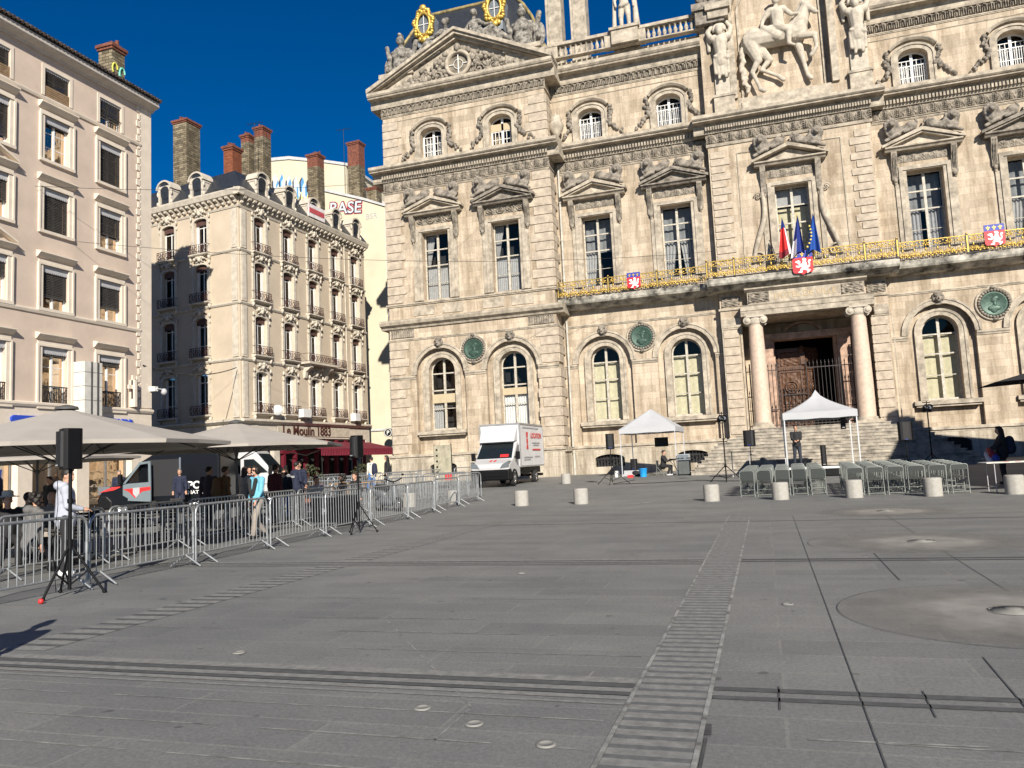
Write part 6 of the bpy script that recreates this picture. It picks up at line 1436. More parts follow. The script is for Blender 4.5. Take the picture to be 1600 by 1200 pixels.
def ex_flagbag(t, hz, HT):
    m = MB()
    for k, (a, b_, c_) in enumerate([(.18, -.35, .15), (.3, -.3, .05), (.1, -.42, .0)]): m.mi = k; m.cap((a-.15, b_, hz+c_), (a+.15, b_+.05, hz+c_-.18), .07, .11)
    m.build('folded_flags', [mat('flag_cloth_red', (.3, .02, .03), .8), mat('flag_cloth_blue', (.03, .06, .35), .8), mat('flag_cloth_white', (.6, .6, .65), .8)], t); ex_pack('navy')(t, hz, HT)
PI = pi
person((-11.22, 10.35, 0), rad(138), 'bearded man in a pale grey hooded sweatshirt and white trainers standing behind the speaker stand', topc='palegrey', bot='black', shoe=WHITESH, hl='short', hood=True, h=.99, hands=((.12, -.26, 1.08), (-.12, -.26, 1.08)), turn=rad(-35), vox=.014)
person(at(8, 15), rad(60), 'seated person in a pale brimmed hat at the left edge', 'sit', 'black', 'black', extra=ex_hat)
person(at(38, 16), rad(200), 'seated person in a teal top under the large parasol', 'sit', 'teal', 'black', hl='short')
person(at(47, 13.8), rad(165), 'seated person with a grey hood, back turned, under the large parasol', 'sit', 'grey', 'black', hood=True, hl='curly')
person(at(73, 15.6), rad(190), 'seated balding man in a grey jacket, back turned', 'sit', 'stone', 'black', hl='bald')
person(at(75, 26), rad(0), 'dark silhouetted person standing by the shopfront of the pink building', topc='black', bot='black')
person(at(322, 23.5), rad(200), 'man in a dark plaid shirt walking past the police van', 'walk', 'plaid', 'black', h=1.02, turn=rad(-50))
person(at(346, 22.5), rad(160), 'person in a brown coat carrying a brown rucksack', 'walk', 'brown', 'black', extra=ex_pack('brown'), coat=.15, hair='brown')
person(at(377, 25.5), rad(190), 'person in a beige coat half hidden by the parasol pole', 'stand', 'beige', 'black', coat=.3, hair='brown', hl='long')
person(at(386, 26.5), rad(30), 'person in dark red standing behind the woman in sky blue', 'stand', 'maroon', 'black')
person(at(397, 19), rad(-15), 'woman in sunglasses and a sky blue jacket walking towards the camera', 'walk', 'sky', 'stone', hl='bob', extra=ex_glasses, hands=((.2, -.2, .9), (-.24, -.06, .82)), h=.97, vox=.014)
person(at(425, 23.5), rad(170), 'person in a maroon jumper and jeans, back turned', 'stand', 'maroon', 'denim', hl='short')
person(at(428, 27), rad(10), 'bald man standing behind the person in maroon', 'stand', 'black', 'black', hl='bald')
person(at(441, 26), rad(0), 'child in a black top and blue trousers', 'stand', 'black', 'blue', h=.92, hl='bob', hair='brown')
person(at(458, 27.5), rad(160), 'police officer in navy with a grey patch on the back', 'stand', 'navy', 'navy', extra=ex_stripe, hands=((.2, -.2, 1.0), (-.2, -.2, 1.0)), h=1.04)
person(at(463, 29.5), rad(20), 'second officer facing the one with the back patch', 'stand', 'navy', 'navy', h=1.04)
person(at(488, 24.5), rad(40), 'seated man in a pale shirt with his hand raised to his mouth', 'sit', 'white', 'black', hands=((.05, -.28, 1.12), (-.2, -.25, .75)), turn=rad(15))
person(at(533, 25.5), rad(-40), 'seated woman with dark curly hair and a brown top', 'sit', 'brown', 'black', hl='curly', skin=SKIN2)
person(at(552, 27.5), rad(-20), 'seated person with brown hair beside the woman with curly hair', 'sit', 'black', 'black', hair='brown')
person(at(576, 40), rad(-120), 'distant person with a navy bag walking beside the awning', 'walk', 'white', 'blue', extra=ex_pack('navy'), h=1.05)
person(at(600, 42), rad(-60), 'distant person in black near the pavilion corner', 'walk', 'black', 'black', hl='long', h=1.07)
person((-4.95, 41.2, gz(41.2)), rad(80), 'musician in black seated at a keyboard in the left tent', 'sit', 'black', 'black', shoe=WHITESH, hands=((.12, -.45, .82), (-.12, -.45, .82)))
person((1.2, 32.9, .62), rad(0), 'man in a black shirt standing on the small stage under the right tent', 'stand', 'black', 'jeans', hands=((.08, -.3, 1.1), (-.08, -.3, 1.08)), h=.97)
person((7.0, 27.9, gz(27.9)), rad(-95), 'long-haired person in black carrying folded flags and a bag, in the shade on the right', 'stand', 'black', 'black', hl='long', extra=ex_flagbag, hands=((.2, -.35, 1.0), (-.1, -.35, 1.05)))
person((-6.1, 3.75, 0), rad(-150), 'person standing just outside the left edge of the picture', 'stand', 'black', 'black')

# ---------------------------------------------------------------- barriers
BR0 = thing('crowd_barrier', (0, 0, 0), 0, 'galvanised steel crowd barrier', 'barrier'); LN = 2.3
m = MB(); r = .021; pts = [(-LN/2, 0, .05), (-LN/2, 0, .88)]+[(-LN/2+.15-.15*cos(a), 0, .88+.15*sin(a)) for a in (pi/8, pi/4, 3*pi/8, pi/2)]+[(LN/2-.15+.15*sin(a), 0, .88+.15*cos(a)) for a in (0, pi/8, pi/4, 3*pi/8, pi/2)]+[(LN/2, 0, .05)]
m.tube(pts, r, 8); m.tube([(-LN/2, 0, .2), (LN/2, 0, .2)], .017, 6)
for s in (-1, 1): m.tube([(s*LN/2, 0, .62), (s*LN/2+s*.04, 0, .62), (s*LN/2+s*.045, 0, .57)], .012, 5); m.cyl((s*LN/2, 0), .027, .5, .66, 8)
m.build('tube_frame', GALV, BR0)
m = MB()
for i in range(17): x = -LN/2+LN*(i+1)/18; m.tube([(x, 0, .2), (x, 0, 1.02)], .0085, 5, cap=False)
m.build('infill_bars', GALV, BR0)
for sx in (-1, 1):
    m = MB(); m.tube([(sx*(LN/2-.2), -.0, .2), (sx*(LN/2-.2), -.30, .012)], .017, 6); m.tube([(sx*(LN/2-.2), .0, .2), (sx*(LN/2-.2), .30, .012)], .017, 6); m.build('foot', GALV, BR0)
BT = tree_of(BR0); first = [True]
def barrier(x, y, rz, lab, grp):
    z = gz(y)
    if first[0]: first[0] = False; BR0.location = (x, y, z); BR0.rotation_euler = (0, 0, rz); tag(BR0, lab, None, grp); return BR0
    return dup(BR0, BT, (x, y, z), rz, lab, grp)
jn = [(-9.36, 6.75), (-9.45, 9.12), (-9.55, 11.45), (-9.72, 13.85), (-9.9, 16.3), (-10.0, 18.7), (-10.05, 21.1), (-10.25, 23.5), (-10.35, 25.9), (-10.5, 28.3)]
EX = ['cut off by the left edge of the picture', 'behind which the sweatshirt man stands', 'nearest the striped paving band', 'in front of the woman in sky blue', 'with a speaker stand behind it', 'in front of the black road case', 'with a pale bollard showing through it', 'before the last but one', 'at the far end, facing the white truck']
for k, (a, b) in enumerate(zip(jn[:-1], jn[1:])):
    barrier((a[0]+b[0])/2, (a[1]+b[1])/2, atan2(b[1]-a[1], b[0]-a[0]), '%s barrier from the left in the front row' % ORD[k], 'front row of crowd barriers')
jb = [(-11.45, 6.9), (-11.7, 9.3), (-11.85, 11.7), (-12.1, 14.1), (-12.35, 16.6), (-12.5, 19.0), (-12.65, 21.4), (-12.9, 23.8)]
for k, (a, b) in enumerate(zip(jb[:-1], jb[1:])):
    barrier((a[0]+b[0])/2, (a[1]+b[1])/2+.15, atan2(b[1]-a[1], b[0]-a[0]), '%s barrier from the left in the second row, behind the front row' % ORD[k], 'second row of crowd barriers')
def row(p, q, lab, grp):
    d = Vector((q[0]-p[0], q[1]-p[1])); n = max(1, int(round(d.length/2.36)))
    for k in range(n): t = (k+.5)/n; barrier(p[0]+d.x*t, p[1]+d.y*t, atan2(d.y, d.x), lab % ORD[k], grp)
row((-14.5, 24.3), (-11.2, 30.6), '%s barrier of the oblique run behind the road case', 'oblique run of crowd barriers')
row((-21.5, 33.0), (-11.8, 30.8), '%s barrier from the left in the run crossing before the town hall plinth', 'run of barriers before the plinth')
row((-24, 38.5), (-16.2, 36.2), '%s barrier from the left in the farthest run, under the pavilion window', 'farthest run of barriers')
row((-20.5, 27.0), (-15.5, 27.9), '%s barrier from the left around the bistro terrace', 'barriers around the bistro terrace')
row((-19.5, 32.2), (-14.8, 41.5), '%s barrier of the run going towards the pavilion', 'run of barriers towards the pavilion')
m = MB(); 
for i in range(9): m.box(.45+i*.045, .48+i*.045, -.03, -.026, .78, .92)
# ---------------------------------------------------------------- bollards
BOLM = ashlar('granite_bollard', (.37, .36, .335), bw=9, bh=9, mortar=0, tone=.02, stain=.28, bump=.15)
BL0 = None
for k, (x, y, lab) in enumerate([(-7.8, 25.1, 'granite bollard just right of the last barrier'), (-5.78, 25.1, 'granite bollard left of centre, between two tents and the truck'), (-9.6, 38.6, 'smallest granite bollard, beside the rainwater pipe'), (-1.63, 24.6, 'granite bollard left of the block of chairs'), (.34, 24.4, 'granite bollard in front of the left block of chairs'), (2.32, 24.3, 'granite bollard at the gap between the chair blocks'), (4.28, 24.0, 'granite bollard in front of the right block of chairs'), (6.2, 23.9, 'granite bollard at the right edge of the picture'), (-12.4, 26.2, 'granite bollard seen through the barriers, left one'), (-10.95, 26.9, 'granite bollard seen through the barriers, right one')]):
    if BL0 is None:
        m = MB(); m.lathe((0, 0, 0), [(.235, 0), (.235, .46), (.225, .49), (.2, .505), (0, .51)], 32); o = BL0 = m.build('bollard', BOLM)
    else: o = BL0.copy(); col.objects.link(o)
    o.location = (x, y, gz(y)); tag(o, lab, 'bollard', 'cylindrical granite bollards')
# ---------------------------------------------------------------- parasols
def parasol(x, y, rz, R, zr, zp, n, lab, m_=TAUPE, grp='taupe terrace parasols', pole=True):
    t = thing('parasol', (x, y, gz(y)), rz, lab, 'parasol', grp); m = MB(); K = 6; vs = []
    for j in range(K+1):
        f = j/K; z = zp+(zr-zp)*(f**.92)
        for i in range(n):
            a = 2*pi*(i+.5)/n; vs.append((R*f*cos(a), R*f*sin(a), z))
            a2 = 2*pi*(i+1)/n; rr = R*f*cos(pi/n)*.985; vs.append((rr*cos(a2), rr*sin(a2), z+.015*f))
    N = 2*n; fs = []
    for j in range(K):
        for i in range(N): i2 = (i+1) % N; fs.append((j*N+i, (j+1)*N+i, (j+1)*N+i2, j*N+i2))
    m.add(vs, fs); b = [vs[K*N+i] for i in range(N)]; m.add(b+[(p[0]*.995, p[1]*.995, p[2]-.07) for p in b], [(i, N+i, N+(i+1) % N, (i+1) % N) for i in range(N)]); m.build('canopy', m_, t)
    m = MB(); rb = mat('dark_rib', (.05, .045, .04), .6) if m_ is TAUPE else IRON
    for i in range(n): a = 2*pi*(i+.5)/n; m.tube([(0, 0, zp-.06), (R*.97*cos(a), R*.97*sin(a), zr-.02)], .014, 5); m.tube([(.05*cos(a), .05*sin(a), zr-.35), (R*.5*cos(a), R*.5*sin(a), (zp+zr)/2-.05)], .012, 5)
    m.build('ribs', rb, t); m = MB(); m.tube([(0, 0, .05), (0, 0, zp)], .035, 10); m.cyl((0, 0), .06, zr-.42, zr-.3, 10); m.lathe((0, 0, zp), [(.22, -.02), (.2, .03), (.05, .07), (0, .08)], 16); m.build('pole', mat('grey_pole', (.12, .115, .11), .5, metal=.3), t)
    m = MB(); m.box(-.4, .4, -.4, .4, 0, .08); m.cyl((0, 0), .08, .08, .4, 10); m.build('base', IRON, t); return t
parasol(-13.0, 12.0, rad(10), 3.05, 2.22, 2.98, 8, 'largest taupe parasol, nearest on the left, behind the black speaker')
parasol(-13.9, 18.4, rad(20), 2.95, 2.28, 2.98, 8, 'taupe parasol over the woman in sky blue')
parasol(-20.6, 18.0, rad(5), 2.9, 2.25, 2.9, 8, 'taupe parasol half hidden behind the largest one, over the police van')
parasol(-23.6, 15.6, rad(5), 2.9, 2.25, 2.9, 8, 'taupe parasol at the far left of which only the rim shows')
# dark cantilever parasol at the right edge
t = thing('parasol', (8.6, 25.6, gz(25.6)), 0, 'black cantilever parasol cut off by the right edge of the picture', 'parasol'); m = MB()
m.add([(-2.4, -.9, 3.0), (.9, -1.2, 3.12), (.9, 1.6, 3.12), (-2.3, 1.5, 3.0), (-.75, .25, 3.42)], [(0, 1, 4), (1, 2, 4), (2, 3, 4), (3, 0, 4)]); m.build('canopy', cmat('black_canvas', (.02, .02, .022)), t)
m = MB(); m.tube([(-.75, .25, 3.3), (-.75, .25, 3.5)], .05, 6); m.tube([(-1.55, .25, 3.1), (.9, .3, 1.7)], .025, 5); m.tube([(.9, .3, 0), (.9, .3, 3.6), (-.75, .25, 3.5)], .04, 6); m.build('arm_and_post', IRON, t); m = MB(); m.box(.4, 1.4, -.2, .8, 0, .1); m.build('base', IRON, t)
# ---------------------------------------------------------------- white tents
def tent(x, y, rz, w, ze, zp, lab, steep, val=.25):
    t = thing('gazebo_tent', (x, y, gz(y)), rz, lab, 'tent', 'white pop-up tents'); a = w/2; m = MB(); K = 8; vs = []; n = 12
    ed = [(-a+w*i/n, -a) for i in range(n)]+[(a, -a+w*i/n) for i in range(n)]+[(a-w*i/n, a) for i in range(n)]+[(-a, a-w*i/n) for i in range(n)]; N = 4*n
    for j in range(K+1):
        f = j/K; z = zp-(zp-ze)*(f**steep)
        for (u, v) in ed:
            c_ = abs(abs(u)-abs(v))/a; vs.append((u*f*(1-.0*c_), v*f, z-.05*c_*sin(pi*f)))
    m.add(vs, [(j*N+i, (j+1)*N+i, (j+1)*N+(i+1) % N, j*N+(i+1) % N) for j in range(K) for i in range(N)], True); b = [(u*1.004, v*1.004, ze) for u, v in ed]; m.add(b+[(p[0], p[1]+.0, ze-val+.012*sin(i*1.3)) for i, p in enumerate(b)], [(i, N+i, N+(i+1) % N, (i+1) % N) for i in range(N)]); m.build('canopy', WHITEF, t)
    al = mat('aluminium_leg', (.62, .63, .64), .4, metal=.4, var=.05)
    for u in (-1, 1):
        for v in (-1, 1): m = MB(); m.box(u*a*.97-.022, u*a*.97+.022, v*a*.97-.022, v*a*.97+.022, 0, ze-.02); m.box(u*a*.97-.05, u*a*.97+.05, v*a*.97-.05, v*a*.97+.05, 0, .012); m.build('leg', al, t)
    m = MB()
    for s in (-1, 1):
        for q in (0, 1):
            for (z0, z1) in ((ze-.28, ze-.02), (ze-.02, ze-.28)):
                for k in range(2): A_ = [(-a*.96+k*a*.96, s*a*.96, z0 if k == 0 else z1), (-a*.96+(k+1)*a*.96, s*a*.96, z1 if k == 0 else z0)]; A_ = [(p[1], p[0], p[2]) if q else p for p in A_]; m.tube(A_, .011, 4)
    m.tube([(0, 0, ze-.3), (0, 0, zp-.02)], .02, 6); m.build('truss', al, t); return t
tent(-5.55, 42.2, rad(-3), 2.95, 2.5, 3.55, 'white tent at the left of the entrance steps with a musician inside', 1.0)
tent(2.12, 33.9, rad(0), 2.72, 2.48, 3.42, 'white peaked tent over a small stage in front of the entrance', .62, .27)
# small stage
m = MB(); m.box(-1.4, 1.75, -1.1, 1.2, .28, .34); m.mi = 1; m.box(-1.38, 1.73, -1.08, 1.18, .0, .28); m.mi = 2; m.box(-1.41, 1.76, -1.12, -1.1, .27, .35); tag(top(m.build('stage', [mat('stage_board', (.10, .09, .085), .7), BLACK, FRAMEWW]), (1.75, 33.2, gz(33.2))), 'low black stage with a white front edge under the right tent', 'stage')
# ---------------------------------------------------------------- loudspeakers and lamp stands
def tripod(x, y, h, lab, rr=.6, grp='tripod stands', r=.02):
    t = thing('tripod_stand', (x, y, gz(y)), rad(15), lab, 'stand', grp); m = MB(); m.tube([(0, 0, .08), (0, 0, h)], r, 8); m.cyl((0, 0), r*1.7, .62, .75, 8); m.cyl((0, 0), r*1.6, h*.72, h*.72+.06, 8); m.ell((r*2.4, 0, h*.72+.03), .02); m.build('pole', BLACK, t)
    for k in range(3):
        a = 2*pi*k/3+.3; c_, s_ = cos(a), sin(a); m = MB(); m.tube([(0, 0, .7), (rr*c_, rr*s_, .02)], r*.7, 6); m.tube([(0, 0, .14), (rr*.55*c_, rr*.55*s_, .33)], r*.5, 6); m.ell((rr*c_, rr*s_, .025), (.03, .03, .025)); m.build('leg', BLACK, t)
    return t
def speaker(x, y, z, rz, w, d, h, lab, grp='black loudspeakers', tilt=0):
    t = thing('loudspeaker', (x, y, gz(y)+z), rz, lab, 'loudspeaker', grp); t.rotation_euler = (tilt, 0, rz); m = MB(); m.prism([(-w*.36, -d/2+.02), (-w*.22, -d/2-.012), (w*.22, -d/2-.012), (w*.36, -d/2+.02), (w/2, d/2-.06), (w*.36, d/2), (-w*.36, d/2), (-w/2, d/2-.06)], 0, h, 2); m.build('cabinet', BLACK, t, bevel=.012)
    m = MB(); m.prism([(-w*.40, d*.42), (w*.40, d*.42), (w*.34, d/2+.02), (w*.2, d/2+.045), (-w*.2, d/2+.045), (-w*.34, d/2+.02)], .04, h-.04, 2); m.build('grille', mat('speaker_grille', (.02, .02, .022), .6, metal=.3, var=.3, scale=60), t); m = MB(); m.box(-.05, .05, d/2+.045, d/2+.05, .05, .07); m.build('badge', BLUEP if w > .29 else GREYP, t); return t
tripod(-9.08, 8.45, 1.72, 'nearest black tripod stand, among the first barriers', .43, r=.024); speaker(-9.08, 8.45, 1.70, rad(150), .27, .25, .56, 'nearest black loudspeaker, in front of the largest parasol')
m = MB(); m.tube([(0, 0, 0), (.02, .0, -.5), (-.06, 0, -1.1), (.0, 0, -1.65)], .006, 4); tag(top(m.build('speaker_cable', BLACK), (-9.15, 8.3, 1.72)), 'thin cable hanging from the nearest loudspeaker', 'cable')
m = MB(); m.ell((0, 0, .035), .035); tag(top(m.build('foot_cap', REDP), (-8.9, 7.85, 0)), 'small red cap on the ground at the foot of the nearest tripod', 'cap')
tripod(-9.33, 16.9, 1.8, 'black tripod stand in the middle of the barrier rows', .42); speaker(-9.33, 16.9, 1.79, rad(150), .27, .25, .54, 'black loudspeaker hiding part of the burgundy awning')
tripod(-6.85, 36.4, 1.65, 'black tripod stand left of the left tent', .85); speaker(-6.85, 36.4, 1.63, rad(190), .40, .36, .72, 'black loudspeaker on a stand left of the left tent')
tripod(-.6, 36.6, 1.45, 'tripod stand beside the left column', .6); speaker(-.6, 36.6, 1.43, rad(172), .52, .3, .72, 'flat black loudspeaker in front of the left column', tilt=0)
tripod(5.9, 38, 1.35, 'tripod stand in the shade right of the entrance', .5); speaker(5.9, 38, 1.32, rad(185), .62, .3, .84, 'flat black loudspeaker in the shade right of the entrance')
speaker(2.2, 33.6, .34, rad(180), .22, .26, .82, 'slim black loudspeaker standing on the small stage')
speaker(3.0, 33.3, 1.75, rad(180), .2, .2, .45, 'small black loudspeaker hung inside the right tent')
def lampstand(x, y, h, lab, lab2):
    tripod(x, y, h, lab, .78, r=.028); t = thing('stage_lamp', (x, y, gz(y)+h), rad(20), lab2, 'stage lamp', 'stage lamps on tripods'); m = MB(); m.box(-.2, .2, -.02, .02, .0, .04); m.tube([(0, 0, 0), (0, 0, .5)], .02, 6); m.box(-.17, .17, -.03, .03, .42, .46)
    m.build('yoke', BLACK, t)
    for s, a in ((-1, .3), (1, -.4)): m = MB(Matrix.Translation((s*.1, 0, .18)) @ Matrix.Rotation(a, 4, 'Z') @ Matrix.Rotation(rad(60), 4, 'X')); m.lathe((0, 0, 0), [(0, -.16), (.08, -.15), (.12, 0), (.14, .14), (.12, .14), (.1, .05)], 14); m.mi = 1; m.lathe((0, 0, .06), [(.11, 0), (0, .01)], 14); m.build('lamp_head', [BLACK, LAMPG], t)
lampstand(-1.65, 35.0, 2.5, 'tall black tripod carrying lamps, left of the entrance', 'pair of black stage lamps left of the entrance, above the steps')
lampstand(6.9, 38.2, 2.5, 'tall black tripod carrying lamps, right of the entrance', 'black stage lamp with its bright lens, below the right arched window')
# ---------------------------------------------------------------- folding chairs
FC = thing('folding_chair', (0, 0, 0), 0, 'folding chair', 'chair'); CHG = mat('grey_green_chair', (.024, .030, .027), .5, var=.1); CHF = mat('pale_chair_tube', (.26, .28, .26), .45, metal=.3, var=.08)
m = MB(); m.tube([(-.21, -.24, 0), (-.21, -.18, .42), (-.21, -.21, .76)]+[(-.21+.05-.05*cos(a), -.21, .76+.05*sin(a)) for a in (pi/4, pi/2)]+[(.16, -.21, .81), (.2, -.21, .79), (.21, -.21, .76), (.21, -.18, .42), (.21, -.24, 0)], .012, 6)
m.tube([(-.19, .22, 0), (-.19, -.16, .44)], .011, 6); m.tube([(.19, .22, 0), (.19, -.16, .44)], .011, 6); m.tube([(-.21, -.24, .06), (.21, -.24, .06)], .009, 5); m.tube([(-.19, .2, .04), (.19, .2, .04)], .009, 5); m.tube([(-.2, -.2, .22), (.2, -.2, .22)], .008, 5)
m.build('frame', CHF, FC); m = MB(); m.box(-.19, .19, -.2, .2, .43, .452); m.build('seat', CHG, FC, bevel=.008)
m = MB(); m.prism([(-.19, .50), (.19, .50), (.19, .72), (.16, .775), (.1, .79), (-.1, .79), (-.16, .775), (-.19, .72)], -.222, -.206, 1); m.build('backrest', CHG, FC, bevel=.006)
m = MB(); m.box(-.195, .195, -.222, -.206, .66, .79); 
for k in range(5): m.box(-.14+k*.065, -.125+k*.065, -.218, -.21, .46, .66)
SPm = m.mesh('backrest_slatted'); SPm.materials.append(CHG)
FT_ = tree_of(FC); used = [False]; rr_ = random.Random(11)
def fchair(x, y, lab, grp, slat):
    global FC
    rz = rr_.uniform(-.06, .06)
    if not used[0]: used[0] = True; r = FC; r.location = (x, y, gz(y)); r.rotation_euler = (0, 0, rz); tag(r, lab, None, grp)
    else: r = dup(FC, FT_, (x, y, gz(y)), rz, lab, grp)
    if slat:
        for p in kids_last(r): 
            if p.name.startswith('backrest'): p.data = SPm; p.modifiers.clear()
def kids_last(r): return r.children
for c in range(5):
    for k in range(7): fchair(-.6+c*.52+.02*k, 25.95+k*.72+rr_.uniform(-.04, .04), 'folding chair, row %d from the front, column %d from the left, left block' % (k+1, c+1), 'left block of folding chairs', False)
for c in range(6):
    for k in range(8): fchair(2.45+c*.53+.03*k, 25.15+k*.72-.06*c+rr_.uniform(-.04, .04), 'folding chair, row %d from the front, column %d from the left, right block' % (k+1, c+1), 'right block of folding chairs', True)
# ---------------------------------------------------------------- vehicles
def wheel(par, x, y, r=.35, w=.22):
    K = Matrix.Translation((x, y, r)) @ Matrix.Rotation(pi/2, 4, 'Y'); m = MB(K); m.lathe((0, 0, 0), [(r*.62, -w/2), (r*.95, -w/2), (r, -w/2+.04), (r, w/2-.04), (r*.95, w/2), (r*.62, w/2)], 28); W_ = m.build('wheel', RUBBER, par)
    s = 1 if x > 0 else -1; m = MB(K); m.lathe((0, 0, s*w*.3), [(0, s*.05), (r*.2, s*.04), (r*.25, 0), (r*.55, s*.02), (r*.62, s*.05), (r*.64, 0)], 20)
    for k in range(8): a = 2*pi*k/8; m.ell((r*.42*cos(a), r*.42*sin(a), s*w*.34), (.03, .03, .02), n=6, m=4)
    m.build('rim', CHROME, W_)
def panel(mb, pts, x, t=.006): mb.prism(pts, x, x+t, 0)
DKG = mat('dark_windscreen', (.012, .016, .018), .06, var=0, spec=.8)
def front_face(y0, z0, y1, z1): # plane helper on the slanted windscreen: u across x, v 0..1 up
    return lambda u, v, o=0: Vector((u, y0+(y1-y0)*v-o*(z1-z0)/hypot(y1-y0, z1-z0), z0+(z1-z0)*v+o*(y1-y0)/hypot(y1-y0, z1-z0)))
def cab(t, paint, W, prof, ws, hood, zb=.38, bumper=BLACK, yf=-2.7):
    m = MB(); m.prism(prof, -W/2, W/2, 0); B = m.build('body', paint, t, bevel=.09)
    f = front_face(*ws); m = MB(); w0, w1 = W/2-.07, W/2-.15; a = [f(-w0, .04, .012), f(w0, .04, .012), f(w1, .96, .012), f(-w1, .96, .012)]; b = [f(-w0, .04, -.02), f(w0, .04, -.02), f(w1, .96, -.02), f(-w1, .96, -.02)]
    m.add(a+b, [(0, 1, 2, 3), (7, 6, 5, 4), (0, 4, 5, 1), (1, 5, 6, 2), (2, 6, 7, 3), (3, 7, 4, 0)]); m.build('windscreen', DKG, t, bevel=.01)
    m = MB(); m.prism([(yf-.06, zb-.1), (yf-.1, zb+.35), (yf-.02, zb+.5), (yf+.3, zb+.5), (yf+.55, zb+.25), (yf+.55, zb-.1)], -W/2-.02, W/2+.02, 0); m.build('bumper', bumper, t, bevel=.08)
    m = MB(); m.box(-W*.3, W*.3, yf-.11, yf-.09, zb+.1, zb+.34)
    for k in range(4): m.box(-W*.3, W*.3, yf-.12, yf-.108, zb+.12+k*.06, zb+.14+k*.06)
    m.build('grille', BLACK, t)
    for s in (-1, 1):
        m = MB(); x = s*(W/2-.02); m.prism([(s*(W/2-.48), zb+.50), (x, zb+.54), (x, zb+.86), (s*(W/2-.34), zb+.70)] if s > 0 else [(x, zb+.54), (s*(W/2-.48), zb+.50), (s*(W/2-.34), zb+.70), (x, zb+.86)], yf-.075, yf+.42, 1); m.build('headlight', LAMPG, t)
        m = MB(); m.box(min(s*(W/2+.08), s*(W/2+.3)), max(s*(W/2+.08), s*(W/2+.3)), yf+.9, yf+1.02, 1.32, 1.72); m.box(min(s*W/2, s*(W/2+.12)), max(s*W/2, s*(W/2+.12)), yf+.93, yf+1.0, 1.4, 1.48); m.build('door_mirror', BLACK, t, bevel=.03)
    return f
# white box truck
TR = thing('box_truck', (-13.2, 40.55, gz(40.5)), rad(1), 'white box truck with red logos parked by the town hall wall', 'truck')
cab(TR, WHITEP, 2.02, [(-3.3, .4), (-3.36, .95), (-3.3, 1.12), (-2.62, 1.36), (-1.78, 2.22), (-1.5, 2.3), (-1.32, 2.3), (-1.32, .4)], (-2.62, 1.36, -1.78, 2.22), 0, .4, BLACK, -3.3)
m = MB(); panel(m, [(-2.3, 1.42), (-1.72, 2.05), (-1.45, 2.08), (-1.45, 1.4), (-2.2, 1.36)], 1.008); panel(m, [(-2.3, 1.42), (-1.72, 2.05), (-1.45, 2.08), (-1.45, 1.4), (-2.2, 1.36)], -1.014); m.build('side_window', DKG, TR)
m = MB(); m.box(-1.08, 1.08, -1.45, 3.25, .95, 3.18); BX = m.build('cargo_box', mat('white_box_panel', (.66, .66, .66), .45, var=.05, scale=1), TR, bevel=.02)
m = MB()
for x in (-1.08, 1.08):
    for z in (.95, 3.18): m.box(x-.03, x+.03, -1.48, 3.28, z-.05, z+.035)
    for y in (-1.45, 3.25): m.box(x-.035, x+.035, y-.035, y+.035, 1.0, 3.13)
m.box(-1.05, 1.05, -1.48, -1.42, 3.13, 3.215); m.build('box_edging', mat('box_edge_metal', (.42, .42, .42), .4, metal=.5), TR)
m = MB(); m.add([(-.95, -2.1, 2.24), (.95, -2.1, 2.24), (.98, -1.52, 3.08), (-.98, -1.52, 3.08), (-.98, -1.47, 2.3), (.98, -1.47, 2.3), (.98, -1.47, 3.08), (-.98, -1.47, 3.08)], [(0, 1, 2, 3), (0, 3, 7, 4), (1, 5, 6, 2), (3, 2, 6, 7), (4, 7, 6, 5), (0, 4, 5, 1)]); m.build('wind_deflector', WHITEP, TR, bevel=.05)
TSX = lambda y, z: Matrix.Translation((1.112, y, z)) @ Matrix.Rotation(pi/2, 4, 'Z') @ TXF
text('LOCATION', .40, REDP, TR, TSX(1.75, 2.45), 'lettering', .002, .006, xs=1.1)
m = MB()
for z, a, b in ((3.0, -.9, 2.3), (2.2, .9, 2.5), (1.42, -.8, .9), (1.3, -.8, .5), (1.45, 1.3, 2.4), (2.08, 1.1, 2.3)): m.box(1.108, 1.114, a, b, z-.03, z+.03)
m.build('small_print', GREYP, TR)
m = MB(); m.box(1.108, 1.114, .9, 2.6, 1.78, 1.86); 
for z0, z1, w0, w1 in ((1.85, 2.1, .16, .12), (2.15, 2.4, .12, .14), (2.45, 2.75, .1, .18)): m.prism([(-.1-w0, z0), (-.1+w0, z0), (-.1+w1, z1), (-.1-w1, z1)], 1.108, 1.115, 0)
m.build('logo', REDP, TR)
m = MB(); 
for x0 in (-.2, 0.02): m.add([(x0, -3.15, 1.165), (x0+.12, -3.15, 1.165), (x0+.2, -2.75, 1.325), (x0+.08, -2.75, 1.325)], [(0, 1, 2, 3)])
m.build('bonnet_logo', REDP, TR); m = MB(); m.add([(.3, -2.55, 1.46), (.75, -2.55, 1.46), (.75, -2.42, 1.6), (.3, -2.42, 1.6)], [(0, 1, 2, 3)]); m.build('dashboard_card', REDP, TR)
m = MB(); m.box(-.9, .9, -1.2, 3.1, .55, .95); m.box(1.0, 1.04, -.9, 1.2, .5, .54); m.box(1.0, 1.04, -.9, 1.2, .75, .79); m.box(-.98, .98, 3.1, 3.4, .35, .5); m.build('chassis', BLACK, TR)
for x in (-.93, .93):
    for y in (-2.45, 1.7): wheel(TR, x, y)
m = MB()
for s in (-1, 1): m.tube([(s*1.0, -2.45+.45*cos(a*pi/10), .35+.45*sin(a*pi/10)) for a in range(11)], .06, 6)
m.build('wheel_arch', BLACK, TR)
